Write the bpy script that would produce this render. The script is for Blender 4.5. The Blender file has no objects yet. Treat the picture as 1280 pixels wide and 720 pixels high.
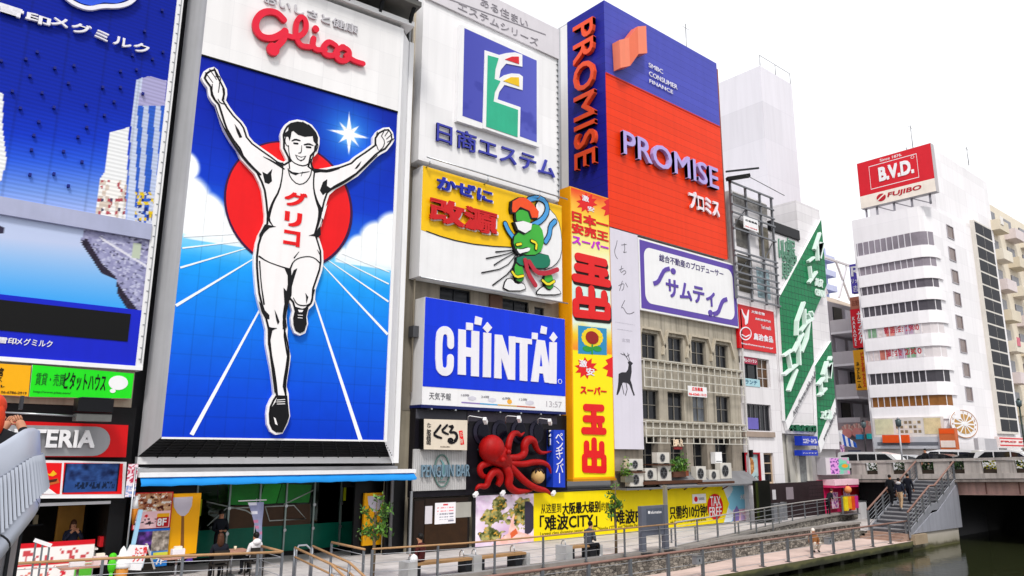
import bpy, math, random
import numpy as np
from mathutils import Vector, Matrix
from mathutils.geometry import tessellate_polygon
random.seed(7); RNG = np.random.default_rng(7)
sc = bpy.context.scene
COL = sc.collection
# ------------------------------------------------------------------ camera
CF, CPITCH, CROLL, CYAW, CH = 931.4, 0.214313, 0.006319, 0.701498, 3.8
_f0 = np.array([math.sin(CYAW), math.cos(CYAW), 0.]); _r0 = np.array([math.cos(CYAW), -math.sin(CYAW), 0.]); _u0 = np.array([0, 0, 1.])
CFW = _f0*math.cos(CPITCH)+_u0*math.sin(CPITCH); _up = _u0*math.cos(CPITCH)-_f0*math.sin(CPITCH)
CR = _r0*math.cos(CROLL)+_up*math.sin(CROLL); CU = _up*math.cos(CROLL)-_r0*math.sin(CROLL)
CC = np.array([0, 0, CH])
cam = bpy.data.cameras.new('camera'); camo = bpy.data.objects.new('camera', cam); COL.objects.link(camo)
m = Matrix.Identity(4)
for i in range(3):
    m[i][0] = CR[i]; m[i][1] = CU[i]; m[i][2] = -CFW[i]; m[i][3] = CC[i]
camo.matrix_world = m
cam.sensor_width = 36; cam.lens = CF/1280*36; cam.clip_start = .05; cam.clip_end = 2000
sc.camera = camo
# ------------------------------------------------------------------ sky, sun, exposure
w = bpy.data.worlds.new('World'); sc.world = w; w.use_nodes = True
nt = w.node_tree; nt.nodes.clear()
out = nt.nodes.new('ShaderNodeOutputWorld'); bg = nt.nodes.new('ShaderNodeBackground')
sky = nt.nodes.new('ShaderNodeTexSky'); sky.sky_type = 'NISHITA'; sky.sun_disc = False
SUN_EL, SUN_AZ = math.radians(52), math.radians(218)      # azimuth measured clockwise from +Y
sky.sun_elevation = SUN_EL; sky.sun_rotation = SUN_AZ; sky.air_density = 1; sky.dust_density = 2
tc = nt.nodes.new('ShaderNodeTexCoord'); nz = nt.nodes.new('ShaderNodeTexNoise'); nz.inputs['Scale'].default_value = 2.2; nz.inputs['Detail'].default_value = 5
cr = nt.nodes.new('ShaderNodeValToRGB'); cr.color_ramp.elements[0].position = .3; cr.color_ramp.elements[1].position = .75
cr.color_ramp.elements[0].color = (10.6, 10.6, 10.9, 1); cr.color_ramp.elements[1].color = (12.5, 12.5, 12.6, 1)
mx = nt.nodes.new('ShaderNodeMix'); mx.data_type = 'RGBA'; mx.inputs[0].default_value = .93
nt.links.new(tc.outputs['Generated'], nz.inputs['Vector']); nt.links.new(nz.outputs['Fac'], cr.inputs['Fac'])
nt.links.new(sky.outputs['Color'], mx.inputs[6]); nt.links.new(cr.outputs['Color'], mx.inputs[7])
nt.links.new(mx.outputs[2], bg.inputs['Color']); bg.inputs['Strength'].default_value = .072
nt.links.new(bg.outputs['Background'], out.inputs['Surface'])
sl = bpy.data.lights.new('sun', 'SUN'); sl.energy = 1.5; sl.angle = math.radians(10); sl.color = (1, .96, .9)
so = bpy.data.objects.new('sun', sl); COL.objects.link(so)
sd = Vector((math.sin(SUN_AZ)*math.cos(SUN_EL), math.cos(SUN_AZ)*math.cos(SUN_EL), math.sin(SUN_EL)))
so.rotation_euler = sd.to_track_quat('Z', 'Y').to_euler(); so.location = (0, 0, 60)
sc.view_settings.view_transform = 'Standard'; sc.view_settings.look = 'None'; sc.view_settings.gamma = 1
sc.view_settings.exposure = .66
sc.view_settings.use_curve_mapping = False
try:
    sc.cycles.max_bounces = 6; sc.cycles.transparent_max_bounces = 8; sc.cycles.caustics_reflective = False; sc.cycles.caustics_refractive = False
except Exception: pass

# ------------------------------------------------------------------ materials
def lin(h):
    if not isinstance(h, str): return tuple(h)
    h = h.lstrip('#'); h = h if len(h) == 6 else ''.join(q*2 for q in h); c = [int(h[i:i+2], 16)/255 for i in (0, 2, 4)]
    return tuple(v/12.92 if v <= .04045 else ((v+.055)/1.055)**2.4 for v in c)
_M = {}
def M(hexc, rough=.55, metal=0., var=.10, scale=1.2, bump=0., streak=.05, spec=.2):
    """plain paint / metal / fabric: base colour with uneven wear, optional vertical dirt streaks"""
    key = (hexc, rough, metal, var, scale, bump, streak, spec)
    if key in _M: return _M[key]
    mt = bpy.data.materials.new('m_'+str(hexc)); mt.use_nodes = True
    n = mt.node_tree; p = n.nodes['Principled BSDF']
    c = lin(hexc)
    p.inputs['Roughness'].default_value = rough; p.inputs['Metallic'].default_value = metal
    p.inputs['Specular IOR Level'].default_value = spec
    g = n.nodes.new('ShaderNodeNewGeometry'); t = n.nodes.new('ShaderNodeTexNoise')
    t.inputs['Scale'].default_value = scale; t.inputs['Detail'].default_value = 6; t.inputs['Roughness'].default_value = .65
    n.links.new(g.outputs['Position'], t.inputs['Vector'])
    r = n.nodes.new('ShaderNodeMapRange'); r.inputs['From Min'].default_value = .3; r.inputs['From Max'].default_value = .7
    r.inputs['To Min'].default_value = 1-var; r.inputs['To Max'].default_value = 1+var*.4
    n.links.new(t.outputs['Fac'], r.inputs['Value'])
    v = n.nodes.new('ShaderNodeVectorMath'); v.operation = 'SCALE'; v.inputs[0].default_value = c
    fac = r.outputs['Result']
    if streak > 0:
        mp = n.nodes.new('ShaderNodeMapping'); mp.inputs['Scale'].default_value = (3.2, 3.2, .12)
        n.links.new(g.outputs['Position'], mp.inputs['Vector'])
        t2 = n.nodes.new('ShaderNodeTexNoise'); t2.inputs['Scale'].default_value = 1.5; t2.inputs['Detail'].default_value = 5
        n.links.new(mp.outputs['Vector'], t2.inputs['Vector'])
        r2 = n.nodes.new('ShaderNodeMapRange'); r2.inputs['From Min'].default_value = .45; r2.inputs['From Max'].default_value = .75
        r2.inputs['To Min'].default_value = 1; r2.inputs['To Max'].default_value = 1-streak
        n.links.new(t2.outputs['Fac'], r2.inputs['Value'])
        mm = n.nodes.new('ShaderNodeMath'); mm.operation = 'MULTIPLY'
        n.links.new(fac, mm.inputs[0]); n.links.new(r2.outputs['Result'], mm.inputs[1]); fac = mm.outputs[0]
    n.links.new(fac, v.inputs['Scale']); n.links.new(v.outputs['Vector'], p.inputs['Base Color'])
    if bump > 0:
        b = n.nodes.new('ShaderNodeBump'); b.inputs['Strength'].default_value = bump; b.inputs['Distance'].default_value = .03
        t3 = n.nodes.new('ShaderNodeTexNoise'); t3.inputs['Scale'].default_value = scale*8; t3.inputs['Detail'].default_value = 4
        n.links.new(g.outputs['Position'], t3.inputs['Vector']); n.links.new(t3.outputs['Fac'], b.inputs['Height']); n.links.new(b.outputs['Normal'], p.inputs['Normal'])
    _M[key] = mt; return mt

def Mgrid(hexc, line, du, dv, lw=.05, rough=.5, streak=.1, ang=0., mortar=.0, bump=.3, off=(0, 0, 0)):
    """a clad surface with joints every du along the wall and dv up the wall (world space, wall direction ang)"""
    mt = bpy.data.materials.new('g_'+hexc); mt.use_nodes = True; n = mt.node_tree; p = n.nodes['Principled BSDF']
    p.inputs['Roughness'].default_value = rough; p.inputs['Specular IOR Level'].default_value = .15
    g = n.nodes.new('ShaderNodeNewGeometry')
    rot = n.nodes.new('ShaderNodeVectorRotate'); rot.rotation_type = 'Z_AXIS'; rot.inputs['Angle'].default_value = -ang
    n.links.new(g.outputs['Position'], rot.inputs['Vector'])
    sep = n.nodes.new('ShaderNodeSeparateXYZ'); n.links.new(rot.outputs['Vector'], sep.inputs['Vector'])
    cmb = n.nodes.new('ShaderNodeCombineXYZ'); n.links.new(sep.outputs['X'], cmb.inputs['X']); n.links.new(sep.outputs['Z'], cmb.inputs['Y'])
    br = n.nodes.new('ShaderNodeTexBrick'); br.offset = mortar; br.inputs['Scale'].default_value = 1
    br.inputs['Brick Width'].default_value = du; br.inputs['Row Height'].default_value = dv; br.inputs['Mortar Size'].default_value = lw*.5
    br.inputs['Mortar Smooth'].default_value = .3
    c = lin(hexc); br.inputs['Color1'].default_value = (*c, 1); br.inputs['Color2'].default_value = (*[q*.9 for q in c], 1); br.inputs['Mortar'].default_value = (*lin(line), 1)
    n.links.new(cmb.outputs['Vector'], br.inputs['Vector'])
    mp = n.nodes.new('ShaderNodeMapping'); mp.inputs['Scale'].default_value = (2.2, 2.2, .15); n.links.new(g.outputs['Position'], mp.inputs['Vector'])
    t2 = n.nodes.new('ShaderNodeTexNoise'); t2.inputs['Scale'].default_value = 1.3; t2.inputs['Detail'].default_value = 6; n.links.new(mp.outputs['Vector'], t2.inputs['Vector'])
    r2 = n.nodes.new('ShaderNodeMapRange'); r2.inputs['From Min'].default_value = .4; r2.inputs['From Max'].default_value = .75; r2.inputs['To Min'].default_value = 1.02; r2.inputs['To Max'].default_value = 1-streak
    n.links.new(t2.outputs['Fac'], r2.inputs['Value'])
    v = n.nodes.new('ShaderNodeVectorMath'); v.operation = 'SCALE'; n.links.new(br.outputs['Color'], v.inputs[0]); n.links.new(r2.outputs['Result'], v.inputs['Scale'])
    n.links.new(v.outputs['Vector'], p.inputs['Base Color'])
    if bump:
        b = n.nodes.new('ShaderNodeBump'); b.inputs['Strength'].default_value = bump; b.inputs['Distance'].default_value = .02; b.invert = True
        n.links.new(br.outputs['Fac'], b.inputs['Height']); n.links.new(b.outputs['Normal'], p.inputs['Normal'])
    return mt

def art_material(rough=.45):
    mt = bpy.data.materials.new('printed_picture'); mt.use_nodes = True; n = mt.node_tree; p = n.nodes['Principled BSDF']
    a = n.nodes.new('ShaderNodeAttribute'); a.attribute_name = 'art'; n.links.new(a.outputs['Color'], p.inputs['Base Color'])
    p.inputs['Roughness'].default_value = rough; p.inputs['Specular IOR Level'].default_value = .1; return mt
ART = art_material()
def glass_mat(tint, refl=.25, name='glass'):
    mt = bpy.data.materials.new(name); mt.use_nodes = True; n = mt.node_tree; n.nodes.remove(n.nodes['Principled BSDF'])
    o = n.nodes['Material Output']; t = n.nodes.new('ShaderNodeBsdfTransparent'); t.inputs['Color'].default_value = (*lin(tint), 1)
    g = n.nodes.new('ShaderNodeBsdfGlossy'); g.inputs['Roughness'].default_value = .03; g.inputs['Color'].default_value = (.9, .95, .95, 1)
    f = n.nodes.new('ShaderNodeFresnel'); f.inputs['IOR'].default_value = 1.5
    x = n.nodes.new('ShaderNodeMixShader'); n.links.new(f.outputs['Fac'], x.inputs['Fac']); n.links.new(t.outputs[0], x.inputs[1]); n.links.new(g.outputs[0], x.inputs[2]); n.links.new(x.outputs[0], o.inputs['Surface'])
    return mt
PANE = M('#181b22', .15, 0, .5, .7, spec=.22)      # window panes with a dark room behind
PANE2 = M('#6a7078', .15, 0, .5, .9, spec=.25)
WHITE = M('#eeeef0', .5, 0, .05, .8); WHITES = M('#ececee', .5, 0, .06, .7, 0, .12); GREYM = M('#9a9ca0', .4, .7, .15, 2.); DARKM = M('#303236', .45, .5, .2, 2.)
BLACK = M('#050506', .5, 0, .2, 2.); STEEL = M('#b4b7bb', .32, .9, .12, 3.); RAILM = M('#7e8288', .4, .6, .12, 3.)

# ------------------------------------------------------------------ surfaces facing the viewer side, with (u, v, d) coordinates
class Pl:
    def __init__(s, O, ang=0.):
        s.O = np.array(O, float); s.a = ang; s.U = np.array([math.cos(ang), math.sin(ang), 0.]); s.N = np.array([math.sin(ang), -math.cos(ang), 0.])
    def to(s, u, v, d=0.): 
        q = s.O+s.U*u+s.N*d; return (q[0], q[1], q[2]+v)
    def at(s, x, y, d=0.):
        r = CFW+CR*((x-640)/CF)-CU*((y-360)/CF); O = s.O+s.N*d
        t = ((O-CC)@s.N)/(r@s.N); q = CC+r*t-s.O
        return (float(q@s.U), float(q[2]))
    def shift(s, d): return Pl(s.O+s.N*d, s.a)
def project(x, y, z):
    q = [x-CC[0], y-CC[1], z-CC[2]]
    wd = sum(q[i]*CFW[i] for i in range(3)); a = sum(q[i]*CR[i] for i in range(3)); b = sum(q[i]*CU[i] for i in range(3))
    return 640+CF*a/wd, 360-CF*b/wd
def on_ground(x, y, z=0.):
    r = CFW+CR*((x-640)/CF)-CU*((y-360)/CF); t = (z-CH)/r[2]; return (r[0]*t, r[1]*t, z)
F = Pl((0, 24.4, 0))                                       # the row of signs along the promenade

# ------------------------------------------------------------------ mesh collecting
def offset_poly(p, k):
    n = len(p); A = sum(p[i][0]*p[(i+1) % n][1]-p[(i+1) % n][0]*p[i][1] for i in range(n)); s = 1 if A > 0 else -1
    o = []
    for i in range(n):
        a, b, c = np.array(p[i-1]), np.array(p[i]), np.array(p[(i+1) % n])
        e1 = (b-a)/(np.hypot(*(b-a))+1e-9); e2 = (c-b)/(np.hypot(*(c-b))+1e-9)
        nn = np.array([-e1[1]-e2[1], e1[0]+e2[0]])*s; L = np.hypot(*nn)
        if L < 1e-6: o.append(tuple(b)); continue
        nn /= L; dt = max(.5, abs(nn@(np.array([-e1[1], e1[0]])*s)))
        o.append(tuple(b+nn*k/dt))
    return o
def smooth_poly(p, it=1, closed=True):
    for _ in range(it):
        q = []; n = len(p)
        for i in range(n if closed else n-1):
            a, b = np.array(p[i]), np.array(p[(i+1) % n])
            q += [tuple(a*.75+b*.25), tuple(a*.25+b*.75)]
        if not closed: q = [p[0]]+q[1:-1]+[p[-1]]
        p = q
    return p
class MB:
    def __init__(s, pl=None): s.V = []; s.Fc = []; s.mi = []; s.mats = []; s.pl = pl; s.sm = []; s.k = 0
    def mid(s, m):
        if m not in s.mats: s.mats.append(m)
        return s.mats.index(m)
    def add(s, vs, fs, m, smooth=False):
        b = len(s.V); s.V += [tuple(map(float, v)) for v in vs]; k = s.mid(m)
        for f in fs: s.Fc.append(tuple(b+i for i in f)); s.mi.append(k); s.sm.append(smooth)
        return s
    # in the surface's own coordinates
    def poly(s, pts, d0, d1, m, pl=None, side=None):
        pl = pl or s.pl; pts = [tuple(p) for p in pts]; n = len(pts); s.k += 1; d1 = d1+.00013*(s.k % 60)
        A = sum(pts[i][0]*pts[(i+1) % n][1]-pts[(i+1) % n][0]*pts[i][1] for i in range(n))
        if A < 0: pts = pts[::-1]
        fr = [pl.to(u, v, d1) for u, v in pts]; tr = tessellate_polygon([[Vector((u, v, 0)) for u, v in pts]])
        fs = []
        for t in tr:
            a, b, c = [pts[i] for i in t]
            if (b[0]-a[0])*(c[1]-a[1])-(b[1]-a[1])*(c[0]-a[0]) < 0: t = t[::-1]
            fs.append(t)
        s.add(fr, fs, m)
        if abs(d1-d0) > 1e-6:
            bk = [pl.to(u, v, d0) for u, v in pts]
            s.add(fr+bk, [(i, n+i, n+(i+1) % n, (i+1) % n) for i in range(n)], side or m)
        return s
    def pxpoly(s, px, d0, d1, m, pl=None, sm=0, side=None):
        pl = pl or s.pl; p = [pl.at(x, y, d1) for x, y in px]
        if sm: p = smooth_poly(p, sm)
        return s.poly(p, d0, d1, m, pl, side)
    def box(s, u0, u1, v0, v1, d0, d1, m, pl=None):
        pl = pl or s.pl
        vs = [pl.to(u, v, d) for d in (d0, d1) for v in (v0, v1) for u in (u0, u1)]
        return s.add(vs, [(4, 5, 7, 6), (1, 0, 2, 3), (0, 4, 6, 2), (5, 1, 3, 7), (6, 7, 3, 2), (0, 1, 5, 4)], m)
    def pxbox(s, tl, br, d0, d1, m, pl=None):
        pl = pl or s.pl; a = pl.at(*tl, d1); b = pl.at(*br, d1)
        return s.box(min(a[0], b[0]), max(a[0], b[0]), min(a[1], b[1]), max(a[1], b[1]), d0, d1, m, pl)
    def stroke(s, pts, wd, d0, d1, m, pl=None, rnd=True, closed=False):
        """a painted stroke: pts in surface coordinates, wd one width or one per point"""
        n = len(pts); wd = [wd]*n if not hasattr(wd, '__len__') else list(wd)
        P = [np.array(p, float) for p in pts]; L = []; R = []
        for i in range(n):
            a = P[i-1] if (i > 0 or closed) else P[i]; c = P[(i+1) % n] if (i < n-1 or closed) else P[i]
            e = c-a; e /= np.hypot(*e)+1e-9; nn = np.array([-e[1], e[0]])
            L.append(P[i]+nn*wd[i]/2); R.append(P[i]-nn*wd[i]/2)
        if closed:
            pl = pl or s.pl
            vs = [pl.to(*q, d1) for q in L]+[pl.to(*q, d1) for q in R]+[pl.to(*q, d0) for q in L]+[pl.to(*q, d0) for q in R]
            fs = []
            for i in range(n):
                j = (i+1) % n; fs += [(i, n+i, n+j, j), (2*n+i, i, j, 2*n+j), (n+i, 3*n+i, 3*n+j, n+j)]
            return s.add(vs, fs, m)
        def cap(c, a, r, e):
            return [c+r*np.array([math.cos(t), math.sin(t)]) for t in np.linspace(a, a-math.pi, 7)[1:-1]]
        poly = list(L)
        if rnd and wd[-1] > 1e-4:
            e = L[-1]-P[-1]; poly += cap(P[-1], math.atan2(e[1], e[0]), wd[-1]/2, 0)
        poly += R[::-1]
        if rnd and wd[0] > 1e-4:
            e = R[0]-P[0]; poly += cap(P[0], math.atan2(e[1], e[0]), wd[0]/2, 0)
        return s.poly([tuple(q) for q in poly], d0, d1, m, pl)
    def pen(s, px, wpx, d0, d1, m, sm=1):
        """a broad pen line as overlapping flat segments, safe where it crosses itself"""
        pl = s.pl; n = len(px); wl = [wpx]*n if not hasattr(wpx, '__len__') else list(wpx)
        a = pl.at(px[0][0], px[0][1], d1); b = pl.at(px[0][0], px[0][1]+4, d1); k = abs(a[1]-b[1])/4
        q = smooth_poly([pl.at(x, y, d1)+(ww*k,) for (x, y), ww in zip(px, wl)], sm, False)
        for i, (p, r) in enumerate(zip(q[:-1], q[1:])):
            s.ell(p[0], p[1], p[2]/2, p[2]/2, d0, d1, m, n=14); s.stroke([p[:2], r[:2]], [p[2], r[2]], d0, d1, m, rnd=False)
        s.ell(q[-1][0], q[-1][1], q[-1][2]/2, q[-1][2]/2, d0, d1, m, n=14); return s
    def pxstroke(s, px, wpx, d0, d1, m, pl=None, rnd=True, sm=0, closed=False):
        pl = pl or s.pl; n = len(px); wl = [wpx]*n if not hasattr(wpx, '__len__') else list(wpx)
        a = pl.at(px[0][0], px[0][1], d1); b = pl.at(px[0][0], px[0][1]+4, d1); k = abs(a[1]-b[1])/4
        q = [pl.at(x, y, d1)+(ww*k,) for (x, y), ww in zip(px, wl)]
        if sm: q = smooth_poly(q, sm, closed)
        return s.stroke([(a, b) for a, b, c in q], [c for a, b, c in q], d0, d1, m, pl, rnd, closed)
    def ell(s, cu, cv, ru, rv, d0, d1, m, pl=None, n=28):
        return s.poly([(cu+ru*math.cos(2*math.pi*i/n), cv+rv*math.sin(2*math.pi*i/n)) for i in range(n)], d0, d1, m, pl)
    def pxell(s, cx, cy, rx, ry, d0, d1, m, pl=None, n=28):
        pl = pl or s.pl; c = pl.at(cx, cy, d1); a = pl.at(cx+rx, cy, d1); b = pl.at(cx, cy-ry, d1)
        return s.ell(c[0], c[1], abs(a[0]-c[0]), abs(b[1]-c[1]), d0, d1, m, pl, n)
    # in world coordinates
    def wbox(s, x0, x1, y0, y1, z0, z1, m):
        vs = [(x, y, z) for z in (z0, z1) for y in (y0, y1) for x in (x0, x1)]
        return s.add(vs, [(0, 2, 3, 1), (4, 5, 7, 6), (0, 1, 5, 4), (1, 3, 7, 5), (3, 2, 6, 7), (2, 0, 4, 6)], m)
    def tube(s, pts, r, m, n=8, caps=True, smooth=True):
        P = [np.array(p, float) for p in pts]; k = len(P); r = [r]*k if not hasattr(r, '__len__') else r
        vs = []; fs = []; ref = None
        for i in range(k):
            e = P[min(i+1, k-1)]-P[max(i-1, 0)]; e /= np.linalg.norm(e)+1e-9
            if ref is None:
                ref = np.array([0, 0, 1.]) if abs(e[2]) < .9 else np.array([1., 0, 0])
            a = ref-e*(ref@e); a /= np.linalg.norm(a)+1e-9; ref = a; b = np.cross(e, a)
            vs += [P[i]+r[i]*(a*math.cos(2*math.pi*j/n)+b*math.sin(2*math.pi*j/n)) for j in range(n)]
        for i in range(k-1):
            for j in range(n):
                fs.append((i*n+j, i*n+(j+1) % n, (i+1)*n+(j+1) % n, (i+1)*n+j))
        if caps: fs += [tuple(range(n))[::-1], tuple(range((k-1)*n, k*n))]
        return s.add(vs, fs, m, smooth)
    def bar(s, a, b, wx, wy, m):
        """square bar between two points"""
        a = np.array(a, float); b = np.array(b, float); e = b-a; e /= np.linalg.norm(e)+1e-9
        ref = np.array([0, 0, 1.]) if abs(e[2]) < .95 else np.array([0, 1., 0]); x = np.cross(e, ref); x /= np.linalg.norm(x); y = np.cross(x, e)
        vs = [q+x*sx*wx/2+y*sy*wy/2 for q in (a, b) for sx, sy in ((-1, -1), (1, -1), (1, 1), (-1, 1))]
        return s.add(vs, [(3, 2, 1, 0), (4, 5, 6, 7), (0, 1, 5, 4), (1, 2, 6, 5), (2, 3, 7, 6), (3, 0, 4, 7)], m)
    def ball(s, c, r, m, nu=14, nv=9, f=None):
        rx, ry, rz = (r, r, r) if not hasattr(r, '__len__') else r; vs = []; fs = []
        for i in range(nv+1):
            t = math.pi*i/nv
            for j in range(nu):
                a = 2*math.pi*j/nu; vs.append((c[0]+rx*math.sin(t)*math.cos(a), c[1]+ry*math.sin(t)*math.sin(a), c[2]+rz*math.cos(t)))
        for i in range(nv):
            for j in range(nu): fs.append((i*nu+j, (i+1)*nu+j, (i+1)*nu+(j+1) % nu, i*nu+(j+1) % nu))
        return s.add(vs, fs, m, True)
    def quad(s, a, b, c, d, m): return s.add([a, b, c, d], [(0, 1, 2, 3)], m)
    def extrude_xy(s, pts, z0, z1, m, side=None):
        pts = list(pts); n = len(pts); A = sum(pts[i][0]*pts[(i+1) % n][1]-pts[(i+1) % n][0]*pts[i][1] for i in range(n))
        if A < 0: pts = pts[::-1]
        tr = tessellate_polygon([[Vector((x, y, 0)) for x, y in pts]]); fs = []
        for t in tr:
            a, b, c = [pts[i] for i in t]
            fs.append(t if (b[0]-a[0])*(c[1]-a[1])-(b[1]-a[1])*(c[0]-a[0]) > 0 else t[::-1])
        s.add([(x, y, z1) for x, y in pts], fs, m); s.add([(x, y, z0) for x, y in pts], [f[::-1] for f in fs], m)
        return s.add([(x, y, z0) for x, y in pts]+[(x, y, z1) for x, y in pts], [(i, (i+1) % n, n+(i+1) % n, n+i) for i in range(n)], side or m)
    def wall(s, u0, u1, v0, v1, d, holes, m, depth=.15, pl=None, back=None):
        """a wall face with real rectangular openings and their reveals"""
        pl = pl or s.pl; us = sorted({u0, u1, *[min(max(h[0], u0), u1) for h in holes], *[min(max(h[1], u0), u1) for h in holes]}); vs_ = sorted({v0, v1, *[h[2] for h in holes], *[h[3] for h in holes]})
        vs_ = [v for v in vs_ if v0 <= v <= v1]
        for i in range(len(us)-1):
            for j in range(len(vs_)-1):
                cu, cv = (us[i]+us[i+1])/2, (vs_[j]+vs_[j+1])/2
                if any(h[0] < cu < h[1] and h[2] < cv < h[3] for h in holes): continue
                s.add([pl.to(us[i], vs_[j], d), pl.to(us[i+1], vs_[j], d), pl.to(us[i+1], vs_[j+1], d), pl.to(us[i], vs_[j+1], d)], [(0, 1, 2, 3)], m)
        for a, b, c, e in [h[:4] for h in holes]:
            q = [(a, c), (b, c), (b, e), (a, e)]
            s.add([pl.to(*p, d) for p in q]+[pl.to(*p, d-depth) for p in q], [(i, (i+1) % 4, 4+(i+1) % 4, 4+i) for i in range(4)], m)
        if back is not None:     # sides, top and back of the block
            q = [(u0, v0), (u1, v0), (u1, v1), (u0, v1)]
            s.add([pl.to(*p, d) for p in q]+[pl.to(*p, d-back) for p in q], [(i, 4+i, 4+(i+1) % 4, (i+1) % 4) for i in range(4)]+[(7, 6, 5, 4)], m)
        return s
    def build(s, name, parent=None, base=None, smooth=None):
        org = ORG[parent] if parent is not None else Vector(base or (0, 0, 0))
        me = bpy.data.meshes.new(name)
        V = np.array(s.V, float).reshape(-1, 3)-np.array(org)
        me.from_pydata(V.tolist(), [], s.Fc)
        for m_ in s.mats: me.materials.append(m_)
        me.polygons.foreach_set('material_index', s.mi); me.polygons.foreach_set('use_smooth', [bool(x) if smooth is None else smooth for x in s.sm]); me.update()
        o = bpy.data.objects.new(name, me); COL.objects.link(o); ORG[o] = Vector(org)
        if parent is not None: o.parent = parent
        else: o.location = org
        return o
ORG = {}
def thing(name, label, cat, loc=(0, 0, 0), group=None):
    o = bpy.data.objects.new(name, None); o.empty_display_size = .2; COL.objects.link(o); o.location = loc; ORG[o] = Vector(loc)
    o['label'] = label; o['category'] = cat
    if group: o['group'] = group
    return o
def tag(o, label, cat, group=None, kind=None):
    o['label'] = label; o['category'] = cat
    if group: o['group'] = group
    if kind: o['kind'] = kind
    return o
def struct(o, kind='structure'): o['kind'] = kind; return o
def kids(o): return [c for c in bpy.data.objects if c.parent == o]
def copy_tree(o, loc=None, rz=None, label=None, parent=None):
    c = o.copy(); COL.objects.link(c); ORG[c] = Vector(loc) if loc is not None else ORG[o]
    if parent is not None: c.parent = parent
    if loc is not None: c.location = loc
    if rz is not None: c.rotation_euler = (0, 0, rz)
    if label: c['label'] = label
    for k in kids(o): copy_tree(k, parent=c)
    return c
# ------------------------------------------------------------------ lettering
_T = {}
def glyphs(s, wt, ls):
    k = (s, wt, ls)
    if k not in _T:
        c = bpy.data.curves.new('lettering', 'FONT'); c.body = s; c.size = 1; c.offset = wt; c.resolution_u = 3; c.space_line = ls; c.align_x = 'CENTER' if '\n' in s else 'LEFT'
        c.extrude = .5; c.fill_mode = 'FRONT' if hasattr(c, 'fill_mode') and False else c.fill_mode
        o = bpy.data.objects.new('lettering', c); me = o.to_mesh()
        V = np.array([v.co[:] for v in me.vertices]); fs = [tuple(p.vertices) for p in me.polygons]
        o.to_mesh_clear(); bpy.data.objects.remove(o); bpy.data.curves.remove(c); _T[k] = (V, fs)
    return _T[k]
def text(mb, s, tl, br, d0, d1, m, wt=0., pl=None, vert=False, ls=.95, rot=0, shear=0., px=True):
    """letters fitted to the rectangle between two corners (photo points on the surface, or surface coordinates)"""
    pl = pl or mb.pl
    if vert: s = '\n'.join(s)
    kx = wt if wt > .008 else 0; V, fs = glyphs(s, 0., ls); V = V.copy()
    if rot: V[:, 0], V[:, 1] = V[:, 1].copy(), -V[:, 0].copy()
    if shear: V[:, 0] += V[:, 1]*shear
    a, b = (pl.at(*tl, d1), pl.at(*br, d1)) if px else (tl, br)
    u0, u1, v0, v1 = min(a[0], b[0]), max(a[0], b[0]), min(a[1], b[1]), max(a[1], b[1])
    x0, x1, y0, y1 = V[:, 0].min(), V[:, 0].max(), V[:, 1].min(), V[:, 1].max()
    U = u0+(V[:, 0]-x0)/(x1-x0)*(u1-u0); W = v0+(V[:, 1]-y0)/(y1-y0)*(v1-v0); D = d0+(V[:, 2]+.5)*(d1-d0)
    if kx == 0: mb.add([pl.to(p, q, r) for p, q, r in zip(U, W, D)], fs, m); return mb
    e = kx*(u1-u0)/(x1-x0)*.8; f = kx*(v1-v0)/(y1-y0)*.8; cu, cv = (u0+u1)/2, (v0+v1)/2       # heavier lettering: the same glyphs struck four times
    U = cu+(U-cu)*(1-2*e/(u1-u0)); W = cv+(W-cv)*(1-2*f/(v1-v0))
    for i, (a_, b_) in enumerate(((-e, -f), (e, -f), (e, f), (-e, f))): mb.add([pl.to(p+a_, q+b_, r+.0009*i) for p, q, r in zip(U, W, D)], fs, m)
    return mb
# ------------------------------------------------------------------ printed pictures
def vnoise(x, y, s=1., seed=0, octv=3):
    r = np.random.default_rng(seed); g = r.random((64, 64)); o = 0; amp = 1; tot = 0
    for k in range(octv):
        X = x*s*2**k; Y = y*s*2**k; i = np.floor(X).astype(int); j = np.floor(Y).astype(int); fx = X-i; fy = Y-j; fx = fx*fx*(3-2*fx); fy = fy*fy*(3-2*fy)
        a = g[i % 64, j % 64]; b = g[(i+1) % 64, j % 64]; c = g[i % 64, (j+1) % 64]; d = g[(i+1) % 64, (j+1) % 64]
        o = o+amp*((a*(1-fx)+b*fx)*(1-fy)+(c*(1-fx)+d*fx)*fy); tot += amp; amp *= .5
    return o/tot
def rgb(h): h = h.lstrip('#'); return np.array([int(h[i:i+2], 16)/255 for i in (0, 2, 4)])
def mixc(a, b, t): t = np.clip(t, 0, 1)[..., None]; return rgb(a)*(1-t)+rgb(b)*t if isinstance(a, str) else a*(1-t)+(rgb(b) if isinstance(b, str) else b)*t
def inpoly(px, py, poly):
    ins = np.zeros(px.shape, bool); n = len(poly)
    for i in range(n):
        x0, y0 = poly[i]; x1, y1 = poly[(i+1) % n]
        c = ((y0 > py) != (y1 > py)) & (px < (x1-x0)*(py-y0)/(y1-y0+1e-12)+x0); ins ^= c
    return ins
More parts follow.
